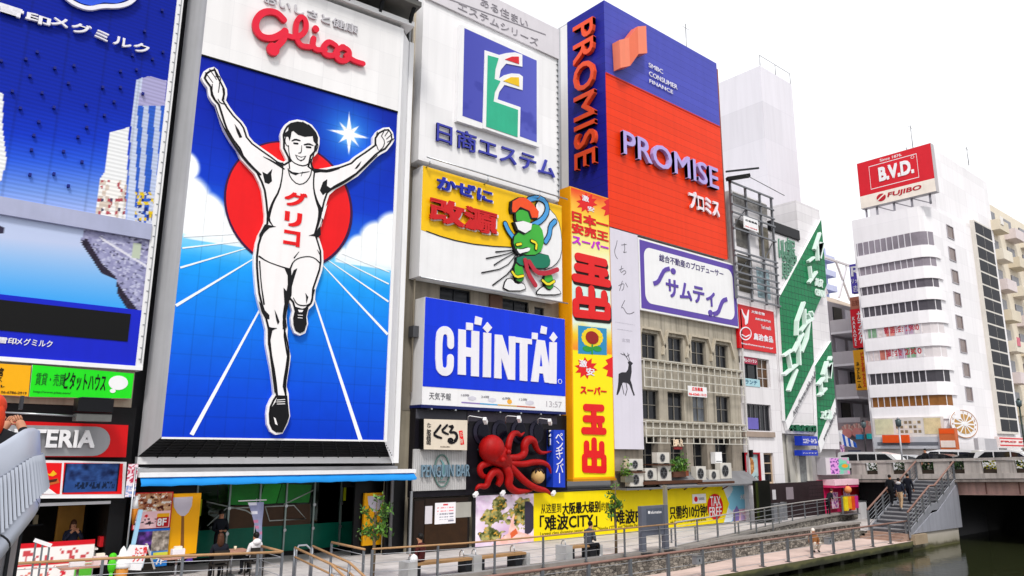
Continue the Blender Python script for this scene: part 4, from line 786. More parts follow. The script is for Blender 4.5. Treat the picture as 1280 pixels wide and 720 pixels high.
# ---- brush-lettered cream sign
t = thing('brush_letter_sign', 'cream sign with thick black brush lettering and a small red seal, left of the octopus', 'shop sign', KW.to(17.2, 3.8, .3)); K2 = KW.shift(.35); zk = zi(480, 480, 6)
b = MB(K2); b.pxpoly([zk(300, 262), zk(626, 272), zk(622, 497), zk(298, 490)], -.35, 0, M('#e2d6c4', .5, 0, .06), side=SOOT); b.build('panel', t)
b = MB(K2); b.pxstroke([zk(425, 310), zk(400, 345), zk(372, 378), zk(398, 395), zk(432, 405)], [2.8, 3.4, 3, 3.4, 2.4], .001, .02, INK, sm=1); b.pxstroke([zk(475, 308), zk(455, 330), zk(432, 350), zk(460, 368), zk(482, 376)], [2.8, 3.2, 2.6, 3., 2.2], .001, .02, INK, sm=1)
b.pxstroke([zk(490, 318), zk(524, 312), zk(505, 345), zk(490, 365), zk(535, 360), zk(552, 395), zk(535, 430), zk(500, 440), zk(480, 420), zk(505, 408), zk(520, 425)], [2, 3, 2.8, 2.6, 3.4, 4, 4.4, 4.4, 3.6, 3, 2.4], .001, .02, INK, sm=1)
b.build('brush_lettering', t)
b = MB(K2); text(b, 'たこ家道頓堀', zk(322, 292), zk(352, 456), .001, .015, INK, .0, vert=True, ls=.8); text(b, 'KUKURU', zk(425, 466), zk(495, 476), .001, .012, M('#6a5a50', .5)); b.build('small_lettering', t)
b = MB(K2); b.pxpoly([zk(562, 352), zk(588, 348), zk(602, 452), zk(576, 456)], .001, .012, RED); text(b, 'たこ焼', zk(569, 358), zk(592, 446), .0125, .018, M('#e2d6c4', .5), .0, vert=True, ls=.8); b.build('seal', t)
t = thing('bar_sign', 'oval bar sign with thin blue-grey Latin capitals on the white corrugated panel', 'shop sign', KW.to(17.2, 2.3, .1)); zz = zi(500, 500, 4)
b = MB(KW); b.pxstroke([(zz(212+38*math.cos(a), 354+80*math.sin(a))) for a in np.linspace(0, 2*math.pi, 36)[:-1]], 1.6, .1, .15, M('#5e7a74', .5), closed=True); b.pxstroke([zz(205, 300), zz(218, 318), zz(222, 350), zz(214, 385), zz(205, 395)], [1, 3, 4.2, 3, 1], .1, .13, M('#6f9a9c', .5), sm=1); b.pxstroke([zz(198, 408), zz(225, 408)], 1.4, .1, .12, M('#5e7a74', .5)); b.build('oval_frame', t)
b = MB(KW); text(b, 'PENGUIN BAR', zz(113, 324), zz(350, 382), .1, .22, M('#7f9aac', .4, .2), .0); b.build('lettering', t)
# ---- octopus
def zo(x, y): return (580+x/5.143, 500+y/5.143)
OC = M('#a80b0b', .5, 0, .25, 2.2, .25, .12)
t = thing('octopus_figure', 'huge red octopus sculpture with curling arms mounted on the black wall', 'sculpture', KW.to(20.7, 2.1, .5))
def op(x, y, d): u, v = KW.at(*zo(x, y), d); return KW.to(u, v, d)
b = MB(); c = op(178, 315, .55); b.ball(c, (.56, .5, .57), OC, 24, 16); b.tube([op(180, 330, .5), op(235, 370, .5), op(270, 405, .45), op(285, 440, .4)], [.52, .42, .3, .18], OC, 14); b.build('head', t)
for x, y, r in ((287, 335, .11), (249, 385, .12)):
    b = MB(); b.ball(op(x, y, .95), r, OC); b.build('eye', t)
for pts in ([(280, 330, .5, 26), (290, 260, .45, 26), (312, 216, .4, 24), (345, 212, .4, 20), (362, 232, .35, 13), (388, 208, .35, 4)], [(285, 375, .5, 28), (350, 372, .45, 26), (392, 345, .4, 30), (385, 285, .4, 32), (415, 252, .4, 34), (450, 262, .4, 28), (462, 312, .35, 22), (495, 345, .35, 16), (562, 330, .3, 4)],
            [(290, 405, .5, 22), (380, 415, .5, 24), (450, 398, .5, 24), (515, 402, .5, 20), (548, 428, .45, 14), (558, 470, .4, 7)], [(275, 405, .45, 30), (345, 480, .5, 28), (410, 540, .55, 26), (475, 572, .5, 24), (530, 580, .45, 18), (562, 612, .4, 6)],
            [(255, 410, .5, 36), (295, 490, .55, 34), (282, 545, .55, 30), (325, 588, .5, 26), (385, 588, .5, 18), (440, 582, .45, 5)], [(72, 585, .35, 7), (92, 550, .4, 18), (145, 560, .45, 22), (160, 500, .5, 26), (192, 455, .5, 30), (228, 470, .5, 30), (235, 515, .45, 28), (215, 550, .4, 22)],
            [(175, 400, .45, 26), (112, 418, .4, 26), (97, 455, .4, 22), (122, 495, .35, 20), (155, 492, .3, 14)]):
    q = [op(x, y, d) for x, y, d, r in pts]; rr = [r/5.143*.0285 for *_, r in pts]
    P = [tuple(p)+(r,) for p, r in zip(q, rr)]; P = smooth_poly(P, 2, False); b = MB(); b.tube([p[:3] for p in P], [p[3] for p in P], OC, 12); b.build('tentacle', t)
b = MB(KW)
for x, y in ((90, 320), (300, 450), (480, 420)): b.tube([op(x, y, .5), op(x, y, -.05)], .03, DARKM)
b.build('mounts', t)
t = thing('dumpling_ball', 'round tan dumpling with dark sauce on top held beside the octopus arms', 'sculpture', op(475, 545, .45))
b = MB(); c = op(475, 492, .45); b.ball(c, .3, M('#c7a46a', .5, 0, .25, 3), 20, 14); b.build('dough', t); b = MB()
for a, l in ((0, .3), (.7, .42), (1.4, .3), (2.1, .45), (2.9, .3), (3.6, .42), (4.3, .32), (5.0, .45), (5.7, .32)):
    pts = [(c[0]+.312*math.sin(p)*math.cos(a), c[1]+.312*math.sin(p)*math.sin(a), c[2]+.312*math.cos(p)) for p in np.linspace(0, l*2.6, 5)]; b.tube(pts, [.06, .07, .06, .05, .02], M('#2a1510', .3, 0, .2), 8)
b.build('sauce', t)
for i, (x0, y0, x1, y1, lab) in enumerate(((25, 110, 142, 132, 'small white spotlight on a bent arm above the octopus head'), (268, 110, 360, 122, 'small white spotlight on a bent arm above the curled top tentacle'), (475, 125, 558, 140, 'small white spotlight on a bent arm beside the 2F letters'))):
    s_ = thing('spotlight', lab, 'spotlight', op(x0, y0, 0), 'spotlights round the octopus'); b = MB(); b.tube([op(x0, y0+40, .02), op(x0, y0, .3), op(x0+12, y0-8, .5), op(x1, y1-14, .95)], .018, WHITE, 6); b.build('arm', s_)
    b = MB(); p = np.array(op(x1, y1, .95)); b.bar(p+[-.08, 0, .07], p+[.1, .12, -.09], .13, .15, WHITE); b.build('lamp_head', s_)
for x, y, lab in ((78, 608, 'small white spotlight below the octopus at the lower left corner'), (252, 600, 'small white spotlight below the middle of the octopus'), (578, 600, 'small white spotlight below the blue katakana sign')):
    s_ = thing('spotlight', lab, 'spotlight', op(x, y, 0), 'spotlights round the octopus'); b = MB(); b.tube([op(x-25, y-5, .02), op(x, y, .5)], .018, WHITE, 6); b.build('arm', s_); b = MB(); p = np.array(op(x, y, .55)); b.bar(p+[-.1, 0, -.06], p+[.09, .05, .07], .12, .13, WHITE); b.build('lamp_head', s_)
t = thing('vertical_bar_sign', 'narrow vertical blue sign with white katakana right of the octopus', 'shop sign', KW.to(23.2, 2.5, .3)); zz = zi(500, 500, 4)
b = MB(KW); b.pxpoly([zz(768, 150), zz(822, 150), zz(826, 437), zz(765, 436)], .0, .42, M('#1d3fc0', .4, 0, .08)); b.build('panel', t); b = MB(KW); text(b, 'ペンギンバー'.replace('ー', '|'), zz(778, 165), zz(818, 415), .421, .44, LT, .0, vert=True, ls=.72); b.build('lettering', t)
t = thing('floor_letters', 'white 2F letters fixed upright beside the blue katakana sign', 'letters', KW.to(22.6, 4, .1)); b = MB(KW); text(b, '2F', zz(747, 150), zz(764, 225), .2, .25, WHITE, .02, vert=True, ls=.9); b.build('lettering', t); b = MB(KW); b.pxbox(zz(744, 145), zz(767, 232), .1, .199, SOOT); b.build('backing', t)
# ================================================================== supermarket sign
def z4(p): return [(680+x/4, 220+y/4) for x, y in p]
def z5(p): return [(680+x/3, 380+y/3) for x, y in p]
t = thing('supermarket_sign', 'tall narrow yellow sign with huge red kanji, a sunflower picture and starbursts', 'shop sign', (25.5, 24.4, 2.6))
YS = M('#f2a40a', .45, 0, .08); YF = M('#f4e21a', .4, 0, .04)
b = MB(F); b.box(24.25, 27.02, 2.55, 16.35, -.9, 0, YS); b.box(24.2, 27.06, 2.45, 2.549, -.9, .05, M('#c48a10', .5)); b.build('cabinet', t)
def tama(U, V, X, Y):
    n = vnoise(U*4, V*18, 1, 41); c = np.ones(U.shape+(3,))*rgb('#f6e61c'); up = V > .42
    ps = [.42, .47, .52, .6, .72, .82, .9, .96, 1]; cs = np.array([rgb(h) for h in ('#f08a30', '#f2c828', '#dff0e4', '#c8f0ee', '#eaf4dc', '#f4e88a', '#f6d84a', '#f4a03a', '#e8502a')])
    g_ = np.stack([np.interp(V+.03*(n-.5), ps, cs[:, k]) for k in range(3)], -1); c[up] = g_[up]; return c
picture('face_print', t, F, 24.32, 26.98, 2.62, 16.3, .004, 50, 200, tama)
b = MB(F); RT = M('#e01a1c', .4, 0, .04); MG = M('#c82ad0', .4)
def burst(x, y, r, txts):
    pts = [(x+(r if k % 2 == 0 else r*.62)*math.cos(k*math.pi/10+.2)*1.05, y+(r if k % 2 == 0 else r*.62)*math.sin(k*math.pi/10+.2)) for k in range(20)]; b.pxpoly(pts, .005, .012, RT)
    for s_, a_, c_ in txts: text(b, s_, a_, c_, .013, .02, LT, .03)
burst(*z4([(215, 135)])[0], 13, [('激', z4([(190, 92)])[0], z4([(225, 132)])[0]), ('安', z4([(218, 148)])[0], z4([(252, 182)])[0])])
burst(*z5([(158, 240)])[0], 14, [('激', z5([(132, 208)])[0], z5([(162, 238)])[0]), ('安', z5([(158, 238)])[0], z5([(190, 270)])[0])])
b.pxpoly([(761.5, 248), (755, 252), (758, 256), (751, 260), (757, 263), (755, 270), (761.5, 268)], .005, .012, RT); b.pxpoly([(766, 446), (757, 450), (760, 455), (753, 460), (760, 463), (758, 470), (766, 472)], .005, .012, RT)
text(b, '日本一', (715, 262.5), (761, 289), .013, .03, RT, .05); text(b, '安売王', (714.8, 277.5), (761, 303), .013, .03, RT, .045); text(b, 'スーパー', (715.5, 293), (761, 315.5), .013, .03, MG, .05); text(b, 'スーパー', (725.7, 481.7), (758.5, 494.3), .013, .03, RT, .045); b.build('small_lettering', t)
def tamade(bb, f, w_, m_, d0, d1):
    S = lambda p, ww=w_: bb.pen([f(*q) for q in p], ww, d0, d1, m_, sm=0)
    S([(.1, .05), (.9, .05)]); S([(.08, .22), (.92, .22)]); S([(.0, .40), (1., .40)]); S([(.5, .05), (.5, .40)]); S([(.78, .27), (.82, .32)], w_*.8)
    S([(.5, .55), (.5, .97)]); S([(.12, .60), (.12, .75), (.88, .75), (.88, .60)]); S([(.02, .80), (.02, .98), (.98, .98), (.98, .80)])
b = MB(F); f1 = lambda u, v: (718.5+(760-718.5)*u+.9*v, 316+(393-316)*v+u*(4+6*(1-v))); tamade(b, lambda u, v: (f1(u, v)[0]+1, f1(u, v)[1]+4), 10.4, M('#1c1410', .5), .013, .02); tamade(b, f1, 10.4, RT, .021, .06); b.build('shadowed_kanji', t); b = MB(F)
f2 = lambda u, v: (730+(755-730)*u+.9*v, 505+(588-505)*v+u*1.0); tamade(b, f2, 9.2, RT, .013, .05); b.build('big_kanji', t)
b = MB(F); b.pxpoly(z5([(128, 80), (235, 92), (236, 192), (128, 186)]), .005, .01, M('#2a8ec0', .4)); cx, cy = z5([(181, 126)])[0]
for k in range(16): a = k*math.pi/8; b.pxell(cx+10.5*math.cos(a), cy+9.5*math.sin(a), 3.2, 3, .011, .014+.0006*k, M('#f4d420', .4), n=10)
b.pxell(cx, cy, 8, 8, .03, .034, M('#9a1c14', .4)); b.pxstroke(z5([(181, 155), (181, 185)]), 3, .011, .02, M('#2c9a3a', .4)); b.pxell(*z5([(162, 168)])[0], 5.5, 3.5, .011, .019, M('#2c9a3a', .4)); b.pxell(*z5([(200, 168)])[0], 5.5, 3.5, .011, .019, M('#2c9a3a', .4)); b.build('sunflower_print', t)
# ================================================================== pale vertical banner with a deer
t = thing('deer_banner', 'pale lilac vertical banner with thin handwriting and a standing deer silhouette', 'banner', (28, 24.4, 3.9))
b = MB(F); b.box(27.05, 29.18, 3.88, 14.82, -.12, 0, M('#d9d5e2', .55, 0, .04)); b.build('panel', t)
b = MB(F); TH = M('#57545e', .5)
for p in ([(366, 323), (362, 345), (352, 375), (358, 400), (368, 414)], [(388, 345), (412, 342)], [(402, 338), (405, 372), (395, 384), (412, 380)], [(376, 470), (396, 462)], [(388, 450), (382, 488), (402, 470), (412, 482), (398, 494)], [(374, 548), (402, 535), (398, 565), (390, 572)], [(392, 525), (378, 572)], [(408, 535), (418, 555)], [(404, 622), (384, 662), (396, 655), (412, 688), (434, 690), (450, 680)]): b.pxstroke(z4(p), .8, .001, .006, TH, sm=1)
b.build('handwriting', t)
b = MB(F); DE = M('#2e2c34', .5); b.pxpoly(z5([(280, 262), (292, 256), (308, 256), (315, 245), (318, 228), (314, 218), (322, 213), (334, 222), (328, 230), (329, 255), (324, 285), (330, 302), (334, 322), (341, 342), (336, 344), (328, 322), (320, 302), (312, 296), (296, 294), (290, 306), (284, 326), (277, 341), (272, 340), (277, 312), (279, 292)]), .001, .008, DE)
for p in ([(318, 214), (310, 200), (298, 182), (302, 192), (288, 186)], [(322, 213), (318, 198), (314, 184)], [(308, 198), (320, 190)]): b.pxstroke(z5(p), .8, .001, .007, DE)
b.pxstroke(z5([(308, 296), (312, 320), (306, 342)]), 1.2, .001, .007, DE); b.pxstroke(z5([(290, 292), (296, 320), (300, 338)]), 1., .001, .007, DE); b.build('deer_print', t)
b = MB(F); LG = M('#b9b5c2', .5); text(b, 'HACHIKAN', z5([(268, 66)])[0], z5([(340, 80)])[0], .001, .005, LG); text(b, 'OSAKA', z5([(275, 92)])[0], z5([(332, 104)])[0], .001, .005, LG); text(b, '玄関', z5([(292, 128)])[0], z5([(322, 146)])[0], .001, .005, LG); b.build('small_lettering', t)
# ================================================================== loan company tower sign
t = thing('loan_tower_sign', 'tall boxed rooftop sign, purple above and orange red below, with raised lavender capitals', 'rooftop sign', (32, 26, 14.9))
PP = Mgrid('#4a50b8', '#3b40a2', 40, .42, .03, .45, .06, 0, 0, .4); RDP = Mgrid('#ee3a0c', '#c92a06', 40, .42, .03, .45, .06, 0, 0, .4); PD = Mgrid('#1d2296', '#141870', 40, .42, .03, .45, .06, math.pi/2, 0, .4)
S27 = Pl((27.0, 0, 0), -math.pi/2); hs = F.at(830, 126)[1]; hsplit = F.at(760, 92.5)[1]
b = MB(F); b.box(27.0, 37.3, hsplit, 27.62, -.02, 0, PP); b.build('purple_face', t)
b = MB(F); b.box(27.0, 37.3, 14.88, hsplit-.004, -.02, 0, RDP); b.box(27.0, 37.3, hsplit-.04, hsplit+.04, .0, .03, M('#c8302a', .5)); b.build('red_face', t)
b = MB(); b.wbox(27.0, 27.02, 24.422, 27.25, 14.88, 27.62, PD); b.build('side_face', t)
b = MB(); b.wbox(27.021, 37.29, 24.425, 30, 14.9, 27.6, M('#bfc0c6', .5, .2)); b.wbox(27.0, 27.3, 27.26, 27.8, 14.88, 27.5, WHITE); b.wbox(37.301, 37.5, 24.45, 26, 15, 27.3, M('#8b4a3c', .6)); b.build('box_frame', t)
b = MB(F)
for p in ([(252, 150), (289, 141), (293, 247), (258, 254)], [(289, 141), (321, 100), (325, 202), (293, 247)], [(321, 99), (353, 97), (357, 199), (325, 202)]): b.pxpoly([(690+x/3, y/3) for x, y in p], .05, .55, M('#f08566' if p[0][0] != 289 else '#e8714f', .4, 0, .04))
b.build('logo', t)
b = MB(F); LV = M('#b3a4e2', .4, 0, .05); text(b, 'PROMISE', (779, 162), (899, 237.5), .05, .26, LV, .012); text(b, 'プロミス', (861.5, 237), (900, 272), .05, .16, M('#efe6ee', .4), .035); b.build('lettering', t)
b = MB(F); text(b, 'SMBC', (811, 78), (829, 92.5), .05, .08, LT, .0); text(b, 'CONSUMER', (811.5, 88.5), (847, 112), .05, .08, LT, .0); text(b, 'FINANCE', (812, 98.5), (841.5, 117.5), .05, .08, LT, .0); b.build('small_lettering', t)
b = MB(S27); text(b, 'PROMISE', (715.5, 35), (744.5, 203), .05, .28, M('#f0542c', .4, 0, .05), .012, rot=1); b.build('side_lettering', t)
b = MB(); 
for x, y, h in ((36.5, 26, 3.2), (40.2, 30, 4.5), (31, 28, 2.2)): b.tube([(x, y, 27.5), (x, y, 27.6+h)], .03, GREYM, 5); b.tube([(x-.4, y, 27.3+h), (x+.4, y, 27.3+h)], .015, GREYM, 4)
b.build('aerials', t)
# ================================================================== purple framed property sign
t = thing('property_sign', 'white landscape sign with a purple border and rounded purple katakana', 'shop sign', (33.5, 24.4, 10.9)); zs = zi(780, 270, 4.235)
PU = M('#5b43a4', .4, 0, .05)
cn = [F.at(*zs(78, 115)), F.at(*zs(597, 277)), F.at(*zs(607, 600)), F.at(*zs(85, 490))]; su0, su1, sv0, sv1 = 29.22, 38.1, 10.87, 14.72
b = MB(F); b.box(su0, su1, sv0, sv1, -.4, 0, WHITE); b.build('cabinet', t)
b = MB(F); b.box(su0+.1, su1-.1, sv0+.1, sv1-.1, .001, .01, PU); b.build('border', t)
def rrect(u0, u1, v0, v1, r, n=6):
    o = []
    for cx, cy, a in ((u1-r, v1-r, 0), (u0+r, v1-r, 90), (u0+r, v0+r, 180), (u1-r, v0+r, 270)): o += [(cx+r*math.cos(math.radians(a+90*i/n)), cy+r*math.sin(math.radians(a+90*i/n))) for i in range(n+1)]
    return o
b = MB(F); b.poly(rrect(su0+.42, su1-.42, sv0+.42, sv1-.42, .5), .0101, .016, WHITE); b.build('white_field', t)
b = MB(F); text(b, '総合不動産のプロデューサー', (824, 317), (904.5, 347), .017, .03, M('#4a3f78', .4), .012); text(b, 'サムティ', (832.5, 347.5), (894.5, 384), .017, .05, PU, .03)
for p, ww in (([(158, 358), (182, 350), (198, 318), (215, 285), (243, 278)], 5.6), ([(474, 520), (500, 512), (512, 478), (524, 448), (547, 440)], 5.6)): b.pxstroke([zs(*q) for q in p], ww, .017, .05, PU, sm=1, rnd=False)
b.pxell(*zs(262, 292), 3., 3.8, .017, .05, PU); b.pxell(*zs(459, 513), 2.6, 3.8, .017, .05, PU); b.build('lettering', t)
# ================================================================== concrete building with hooded windows
t = thing('concrete_building', 'weathered beige concrete building with angular window hoods and white railing grids', 'building', (33, 26, 0))
W3 = Pl((0, 24.62, 0)); CB = M('#b3ab9c', .85, 0, .3, .7, .2, .5)
z7 = zi(780, 430, 4)
R1 = [((802, 420.5), (823, 455)), ((835, 427), (855, 459)), ((864, 430.5), (883.5, 462.5)), ((894, 435), (911.5, 467))]
R2 = [((802, 491), (824.5, 526)), ((834.5, 494.5), (856, 527.5)), ((865.5, 497.5), (884.5, 529)), ((895, 500), (914, 530))]
def holes(R, v0, v1): return [(W3.at(*a)[0], W3.at(*c)[0], v0, v1) for a, c in R]
H1 = holes(R1, 8.45, 9.78); H2 = holes(R2, 5.35, 6.85)
H3 = [(W3.at(805, 580)[0], W3.at(824, 580)[0], 2.7, 4.5), (W3.at(840, 580)[0], W3.at(860, 580)[0], 2.9, 4.5), (W3.at(868, 580)[0], W3.at(886, 580)[0], 2.6, 4.5), (W3.at(896, 580)[0], W3.at(917, 580)[0], 2.9, 4.5)]
b = MB(W3); b.wall(27.0, 38.2, 4.5, 14.85, 0, H1+H2, CB, .22, back=8); b.wall(27.0, 38.2, 2.05, 4.5, -.05, H3, M('#a1978a', .85, 0, .3, .8, .1, .35), .5); b.build('wall', t)
for i, h in enumerate(H1+H2+H3): window(t, W3, h[0], h[1], h[2], h[3], -.2 if i < 8 else -.45, 2, 2, M('#8a857c', .5, .3), PANE2 if i == 6 else PANE)
for i, h in enumerate(H1):
    q = MB(W3); u0, u1, v1 = h[0], h[1], h[3]; q.stroke([(u0-.55, v1-1.05), (u0-.5, v1-.75), (u0-.12, v1+.22), (u1+.12, v1+.22), (u1+.5, v1-.75)], .13, .0, .15, M('#beb4a2', .85, 0, .2, 1, .15, .2), rnd=False); q.build('window_hood', t)
for (v0, v1, uu0, uu1, nm, cols, rows) in ((6.95, 8.35, 29.2, 37.9, 'a', 16, 3), (4.2, 5.28, 29.2, 37.9, 'b', 16, 3)):
    q = MB(W3.shift(.35)); GR = M('#d5d2c8', .6, .1, .15)
    for i in range(cols+1): uu = uu0+(uu1-uu0)*i/cols; q.box(uu-.02, uu+.02, v0, v1, 0, .04, GR)
    for j in range(rows+1): vv = v0+(v1-v0)*j/rows; q.box(uu0-.05, uu1+.05, vv-.02, vv+.02, .041, .07, GR)
    for i in range(0, cols+1, 4): uu = uu0+(uu1-uu0)*i/cols; q.bar(W3.to(uu, v1-.05, .35), W3.to(uu, v1-.05, 0), .05, .05, GR)
    q.build('railing_grid', t)
b = MB(W3); b.box(27, 38.2, 8.3, 8.42, .0, .12, CB); b.box(27, 38.2, 5.2, 5.32, .0, .12, CB); b.build('string_course', t)
b = MB(W3.shift(.6)); b.box(27.0, 38.3, 2.02, 2.1, -.6, .35, M('#6f7073', .6, .2, .2)); b.add([W3.to(29.5, 2.1, .95), W3.to(38.2, 2.1, .95), W3.to(38.2, 2.75, .05), W3.to(29.5, 2.75, .05)], [(0, 1, 2, 3)], M('#7d7d80', .7, .1, .25, 1.5)); b.build('tin_canopy', t)
t = thing('letting_notice', 'white notice board with red lettering hung on the upper railing grid', 'sign', W3.to(34, 7, .5)); W35 = W3.shift(.46)
b = MB(W35); b.pxbox(z7(320, 208), z7(416, 268), 0, .03, WHITE); b.build('board', t); b = MB(W35); text(b, '広告募集', z7(340, 214), z7(395, 238), .031, .04, RED, .02); text(b, '06-6260-1313', z7(325, 243), z7(412, 262), .031, .04, RED, .02); b.build('lettering', t)
t = thing('bar_letters', 'small pale BAR letters on the lower railing grid', 'letters', W3.to(31.8, 4.4, .5)); b = MB(W35); text(b, 'BAR', z7(246, 476), z7(298, 512), .0, .12, M('#e8d2b8', .5), .02); b.build('lettering', t); b = MB(W35); b.pxbox(z7(250, 513), z7(292, 527), .0, .05, M('#8a2a2c', .5)); b.build('base_plate', t)
# ---- air conditioners
def aircon(label, tl, br, d=.75, col='#d8d4cc'):
    pl = W3.shift(d); a = pl.at(*tl); c = pl.at(*br); u0, u1, v0, v1 = a[0], c[0], c[1], a[1]
    o = thing('air_conditioner', label, 'air conditioner', pl.to((u0+u1)/2, v0, -.15), 'air conditioner units on the concrete building')
    q = MB(pl); q.box(u0, u1, v0, v1, -.32, 0, M(col, .5, .1, .12, 2, 0, .12)); q.build('casing', o)
    r = min((u1-u0)*.36, (v1-v0)*.36); cu = u0+(u1-u0)*.42; cv = (v0+v1)/2
    q = MB(pl); q.stroke([(cu+r*math.cos(k), cv+r*math.sin(k)) for k in np.linspace(0, 2*math.pi, 21)[:-1]], .03, .001, .02, GREYM, closed=True)
    for k in range(6): q.stroke([(cu, cv), (cu+r*math.cos(k*math.pi/3), cv+r*math.sin(k*math.pi/3))], .014, .012, .02, GREYM, rnd=False)
    q.build('fan_guard', o); q = MB(pl); q.ell(cu, cv, r, r, .001, .006, M('#2a2a2c', .5)); q.build('fan_opening', o)
    q = MB(pl); q.box(u0+.04, u0+.1, v0-.08, v0-.001, -.3, -.02, DARKM); q.box(u1-.1, u1-.04, v0-.08, v0-.001, -.3, -.02, DARKM); q.build('feet', o); return o
for lab, a, c, d in (('beige air conditioner highest in the left column under the deer banner', (25, 575), (95, 630), .8), ('white air conditioner at the left bottom below the deer banner', (30, 645), (98, 710), .8), ('small white air conditioner between the two stacked pairs', (105, 622), (165, 680), .7), ('upper white air conditioner of the middle pair, left of the plants', (165, 542), (228, 595), .7), ('large lower air conditioner of the middle pair, left of the plants', (168, 605), (238, 682), .7), ('pale tall air conditioner right of the planter', (360, 612), (412, 683), .6), ('small white air conditioner right of the pale tall one', (425, 630), (480, 680), .6), ('tall cream air conditioner at the right end of the ledge', (480, 595), (540, 672), .6)):
    aircon(lab, z7(*a), z7(*c), d)
b = MB(W3); cA = W3.at(*z7(432, 540)); cB = W3.at(*z7(468, 598)); b.box(cA[0], cB[0], cB[1], cA[1], .0, .3, WHITE); b.box(cA[0]+.06, cB[0]-.06, cB[1]+.1, cB[1]+.15, .3, .32, GREYM); o = b.build('utility_box', None, W3.to(cA[0], cB[1])); tag(o, 'plain white utility box on the wall over the small air conditioner', 'utility box')
t = thing('equipment_ledge', 'rusty steel ledge carrying air conditioners and planters', 'ledge', W3.to(32, 2.7)); b = MB(W3); RU = M('#5a3a2a', .7, .2, .3, 3)
for a, c in ((z7(20, 632), z7(100, 640)), (z7(95, 682), z7(385, 690)), (z7(160, 596), z7(245, 603)), (z7(360, 685), z7(545, 692))):
    p, q = W3.at(*a, .8), W3.at(*c, .8); b.box(p[0], q[0], min(p[1], q[1])-.03, max(p[1], q[1])-.06, 0, .9, RU)
b.build('shelves', t); b = MB(W3)
for x in (100, 160, 250, 330, 420, 520): p = W3.at(*z7(x, 690), .4); b.bar(W3.to(p[0], p[1]+.0, .8), W3.to(p[0], p[1]-.4, 0), .05, .05, RU)
b.build('struts', t)
# ================================================================== white narrow building, sign scaffold
def win_on(t, pl, px_rect, d, cols, rows, fm, pm, name='window', fw=.05):
    a = pl.at(*px_rect[0], d); c = pl.at(*px_rect[1], d); return window(t, pl, min(a[0], c[0]), max(a[0], c[0]), min(a[1], c[1]), max(a[1], c[1]), d, cols, rows, fm, pm, fw, name)
t = thing('white_building', 'narrow white tiled building beneath the red food sign', 'building', (40, 26, 0)); W4 = Pl((0, 24.5, 0))
def hr(pl, tl, br): a, c = pl.at(*tl), pl.at(*br); return (a[0], c[0], c[1], a[1])
HW = [hr(W4, z7(582, 58), z7(735, 222)), hr(W4, z7(592, 295), z7(742, 437)), hr(W4, z7(602, 542), z7(688, 703)), hr(W4, z7(697, 545), z7(757, 697))]
b = MB(W4); b.wall(38.25, 42.15, 0, 19.5, 0, HW, Mgrid('#e6e3e6', '#c9c5ca', 1.3, 1.25, .02, .45, .08), .25, back=8); b.build('wall', t)
h = HW[0]; um = h[0]+(h[1]-h[0])*.6
window(t, W4, h[0], um, h[2]+.45, h[3]-.4, -.2, 2, 1, DARKM, PANE); window(t, W4, um+.03, h[1], h[2], h[3], -.2, 2, 3, M('#c8c4c4', .5), M('#5a3c1e', .3, 0, .5, 2.)); 
b = MB(W4); b.box(h[0], um, h[3]-.4, h[3], -.2, -.05, M('#a8324e', .5)); b.box(h[0], um, h[2], h[2]+.44, -.2, .03, M('#a9d2dc', .5, 0, .15, 2)); text(b, '焼肉レストラン', (h[0]+.1, h[3]-.32), (um-.1, h[3]-.1), -.049, -.04, WHITE, .02, px=False); text(b, 'ランチ', (h[0]+.3, h[2]+.12), (um-.3, h[2]+.36), .031, .04, M('#3a6a8a', .5), .02, px=False); b.build('window_boards', t)
h = HW[1]; window(t, W4, *h, -.2, 6, 1, M('#77757a', .4, .4), PANE); b = MB(W4); b.box(h[0]+.1, h[0]+(h[1]-h[0])*.58, h[2]+.1, h[2]+.75, -.2, -.12, M('#6a62b4', .5, 0, .15, 2)); b.build('lilac_boxes', t); b = MB(W4); b.box(h[0]-.1, h[1]+.1, h[2]-.35, h[2]-.05, .0, .12, M('#a59488', .7, 0, .2)); b.build('sill', t)
h = HW[2]
def deli(U, V, X, Y):
    n = vnoise(U*5, V*7, 1, 61); n2 = vnoise(U*9, V*12, 1, 62); c = mixc('#c8d6d8', '#8ab0b4', n); m = (np.hypot((U-.45)*1.1, V-.6) < .3); q = mixc('#8a4a20', '#e0b070', n2*1.5-.2); c[m] = q[m]; c[(V < .25) & (n2 > .5)] = rgb('#3a4a4c'); c[(V < .1)] = rgb('#1e2c30'); return c
picture('window_poster', t, W4, h[0]+.1, h[1]-.1, h[2]+.1, h[3]-.1, -.1, 30, 40, deli); b = MB(W4)
for a in ((h[0], h[0]+.1, h[2], h[3]), (h[1]-.1, h[1], h[2], h[3]), (h[0]+.1, h[1]-.1, h[2], h[2]+.1), (h[0]+.1, h[1]-.1, h[3]-.1, h[3])): b.box(*a, -.2, .03, M('#a01424', .4))
b.build('red_window_frame', t); h = HW[3]; window(t, W4, *h, -.2, 1, 3, M('#b9a28a', .5), PANE, .09)
b = MB(W4); b.box(38.3, 38.45, 3.5, 3.9, .0, .3, SOOT); b.box(38.28, 38.4, 2.0, 12, .0, .1, M('#c9c6c6', .5)); b.build('drainpipe', t)
t = thing('red_food_sign', 'red square sign with white chicken emblem and white lettering', 'shop sign', (40, 24.4, 9.8)); zs = zi(780, 270, 4.235)
b = MB(F); cr_ = [F.at(*zs(605, 470)), F.at(*zs(800, 690))]; b.box(38.05, 42.0, 9.72, 12.34, -.2, .0, M('#d3141c', .4, 0, .06)); b.build('panel', t)
